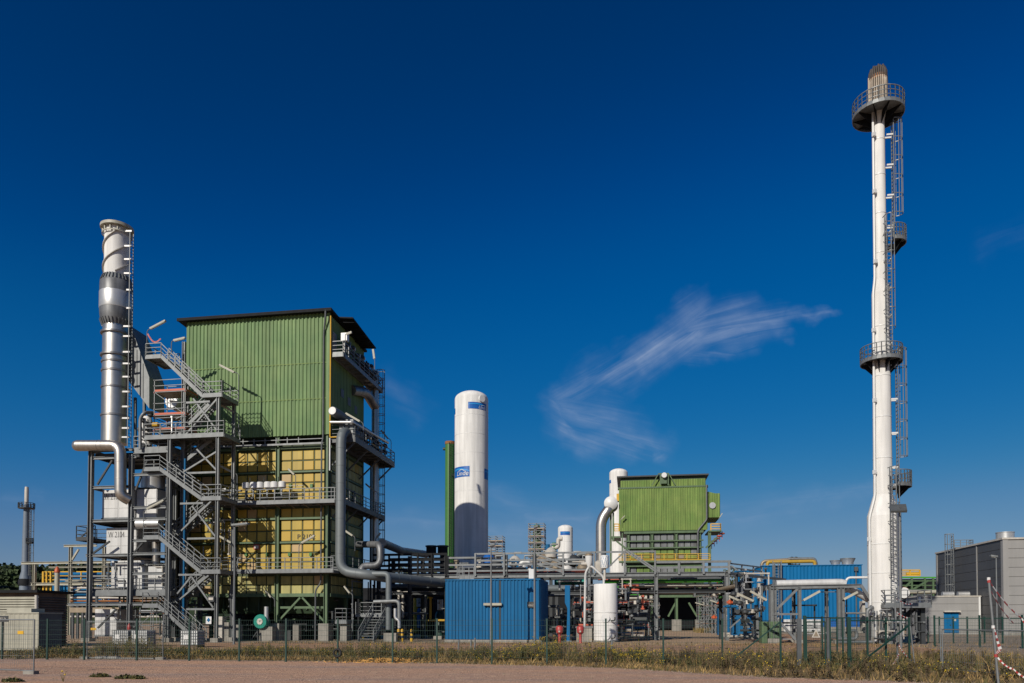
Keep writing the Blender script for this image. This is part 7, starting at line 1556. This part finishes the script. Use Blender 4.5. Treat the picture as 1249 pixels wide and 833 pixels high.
def bush(px, py, h, r, label, m=('leaf', 'green_grass'), group=None, n=380):
    p = G(px, py); t = T('weed_bush', label, 'bush', p, group); b = MB()
    for i in range(n):
        a = vr.uniform(0, 6.283); rr_ = r * vr.random() ** .6; z = h * vr.random() * (1 - .5 * rr_ / r); c = p + Vector((math.cos(a) * rr_, math.sin(a) * rr_ * .7, z)); l = Vector((vr.gauss(0, 1), vr.gauss(0, 1), vr.gauss(.4, .7))).normalized() * vr.uniform(.04, .1); w = l.cross(Vector((vr.gauss(0, 1), vr.gauss(0, 1), vr.gauss(0, 1)))).normalized() * vr.uniform(.012, .03); b.cm = vr.randint(0, 1); b.add([c, c + l * .5 + w, c + l, c + l * .5 - w], [(0, 1, 2, 3)])
    b.build('foliage', list(m), t); b = MB()
    for i in range(7): b.bar(p, p + Vector((vr.gauss(0, r * .4), vr.gauss(0, r * .3), h * vr.uniform(.5, .9))), .012)
    b.build('stem', 'brown_weed', t)
for px, py, h, r, lb in ((90, 800, .95, .6, 'green weed bush between beige container and site fence'), (70, 800, .6, .5, 'low green weed bush at the shaded end of the beige container'), (47, 803, .7, .4, 'weed bush at the corner of the beige container'), (22, 804, .55, .6, 'wispy weed bush before the beige container front'),
                         (222, 800, .6, .4, 'weed bush before the container alone at the stairs'), (590, 797, .6, .7, 'weed bush before the blue container'), (690, 796, .7, .9, 'broad weed bush below the red hydrants'), (655, 797, .6, .6, 'weed bush at the right end of the blue container'),
                         (1007, 810, .85, .4, 'yellow green weed bush growing through the gate'), (930, 806, .5, .8, 'brown weed bush left of the gate'), (1060, 818, .6, .8, 'brown weed bush right of the gate'), (1165, 822, .6, .9, 'brown weed bush in the weeds under the right site fence'), (265, 802, .55, .6, 'weed bush before the lamp post')):
    bush(px, py, h, r, lb, ('leaf', 'brown_weed') if 'brown' in lb else ('leaf', 'green_grass'))
for px, py, r, lb in ((122, 826, .28, 'left of three low green tufts on the dirt road'), (152, 828, .3, 'middle of three low green tufts on the dirt road'), (168, 828.5, .2, 'right of three low green tufts on the dirt road'), (15, 832, .3, 'low green tuft on the dirt road at the left edge')):
    bush(px, py, .12, r, lb, group='green tufts on the dirt road', n=420)
fw = T('yellow_flower', 'spindly yellow flower growing on the dirt road', 'flower', G(77, 832)); p = Vector(fw.location); b_ = MB()
for i in range(4): b_.bar(p, p + Vector((vr.gauss(0, .06), vr.gauss(0, .05), vr.uniform(.2, .34))), .008)
b_.build('stem', 'green_grass', fw); b_ = MB(); b_.lathe(p + Vector((-.03, 0, .3)), [(.01, 0), (.04, .02), (.01, .04)], 8); b_.lathe(p + Vector((.05, 0, .2)), [(.01, 0), (.03, .02), (.01, .04)], 8); b_.build('bloom', 'flower', fw)
stn = MB()
for i in range(2600):
    if i < 1500: x = vr.uniform(-24, 14); y = interp(edge, x) + vr.gauss(0, .35)
    elif i < 2100: x = vr.uniform(-26, 20); y = vr.uniform(19, 33)
    else: x = vr.uniform(14, 36); y = vr.uniform(26, 50)
    s_ = vr.uniform(.012, .045) * (1.5 if vr.random() < .06 else 1); p = Vector((x, y, .01)); q = [p + Vector((vr.uniform(.6, 1.2) * s_ * math.cos(a), vr.uniform(.6, 1.2) * s_ * math.sin(a), 0)) for a in (0, 1.57, 3.14, 4.71)] + [p + ZX * s_ * vr.uniform(.5, 1)]
    stn.add(q, [(0, 1, 4), (1, 2, 4), (2, 3, 4), (3, 0, 4)])
tag(stn.build('loose_stones', 'gravel'), 'loose pale stones scattered along the road edge', 'stones', None, 'stuff')
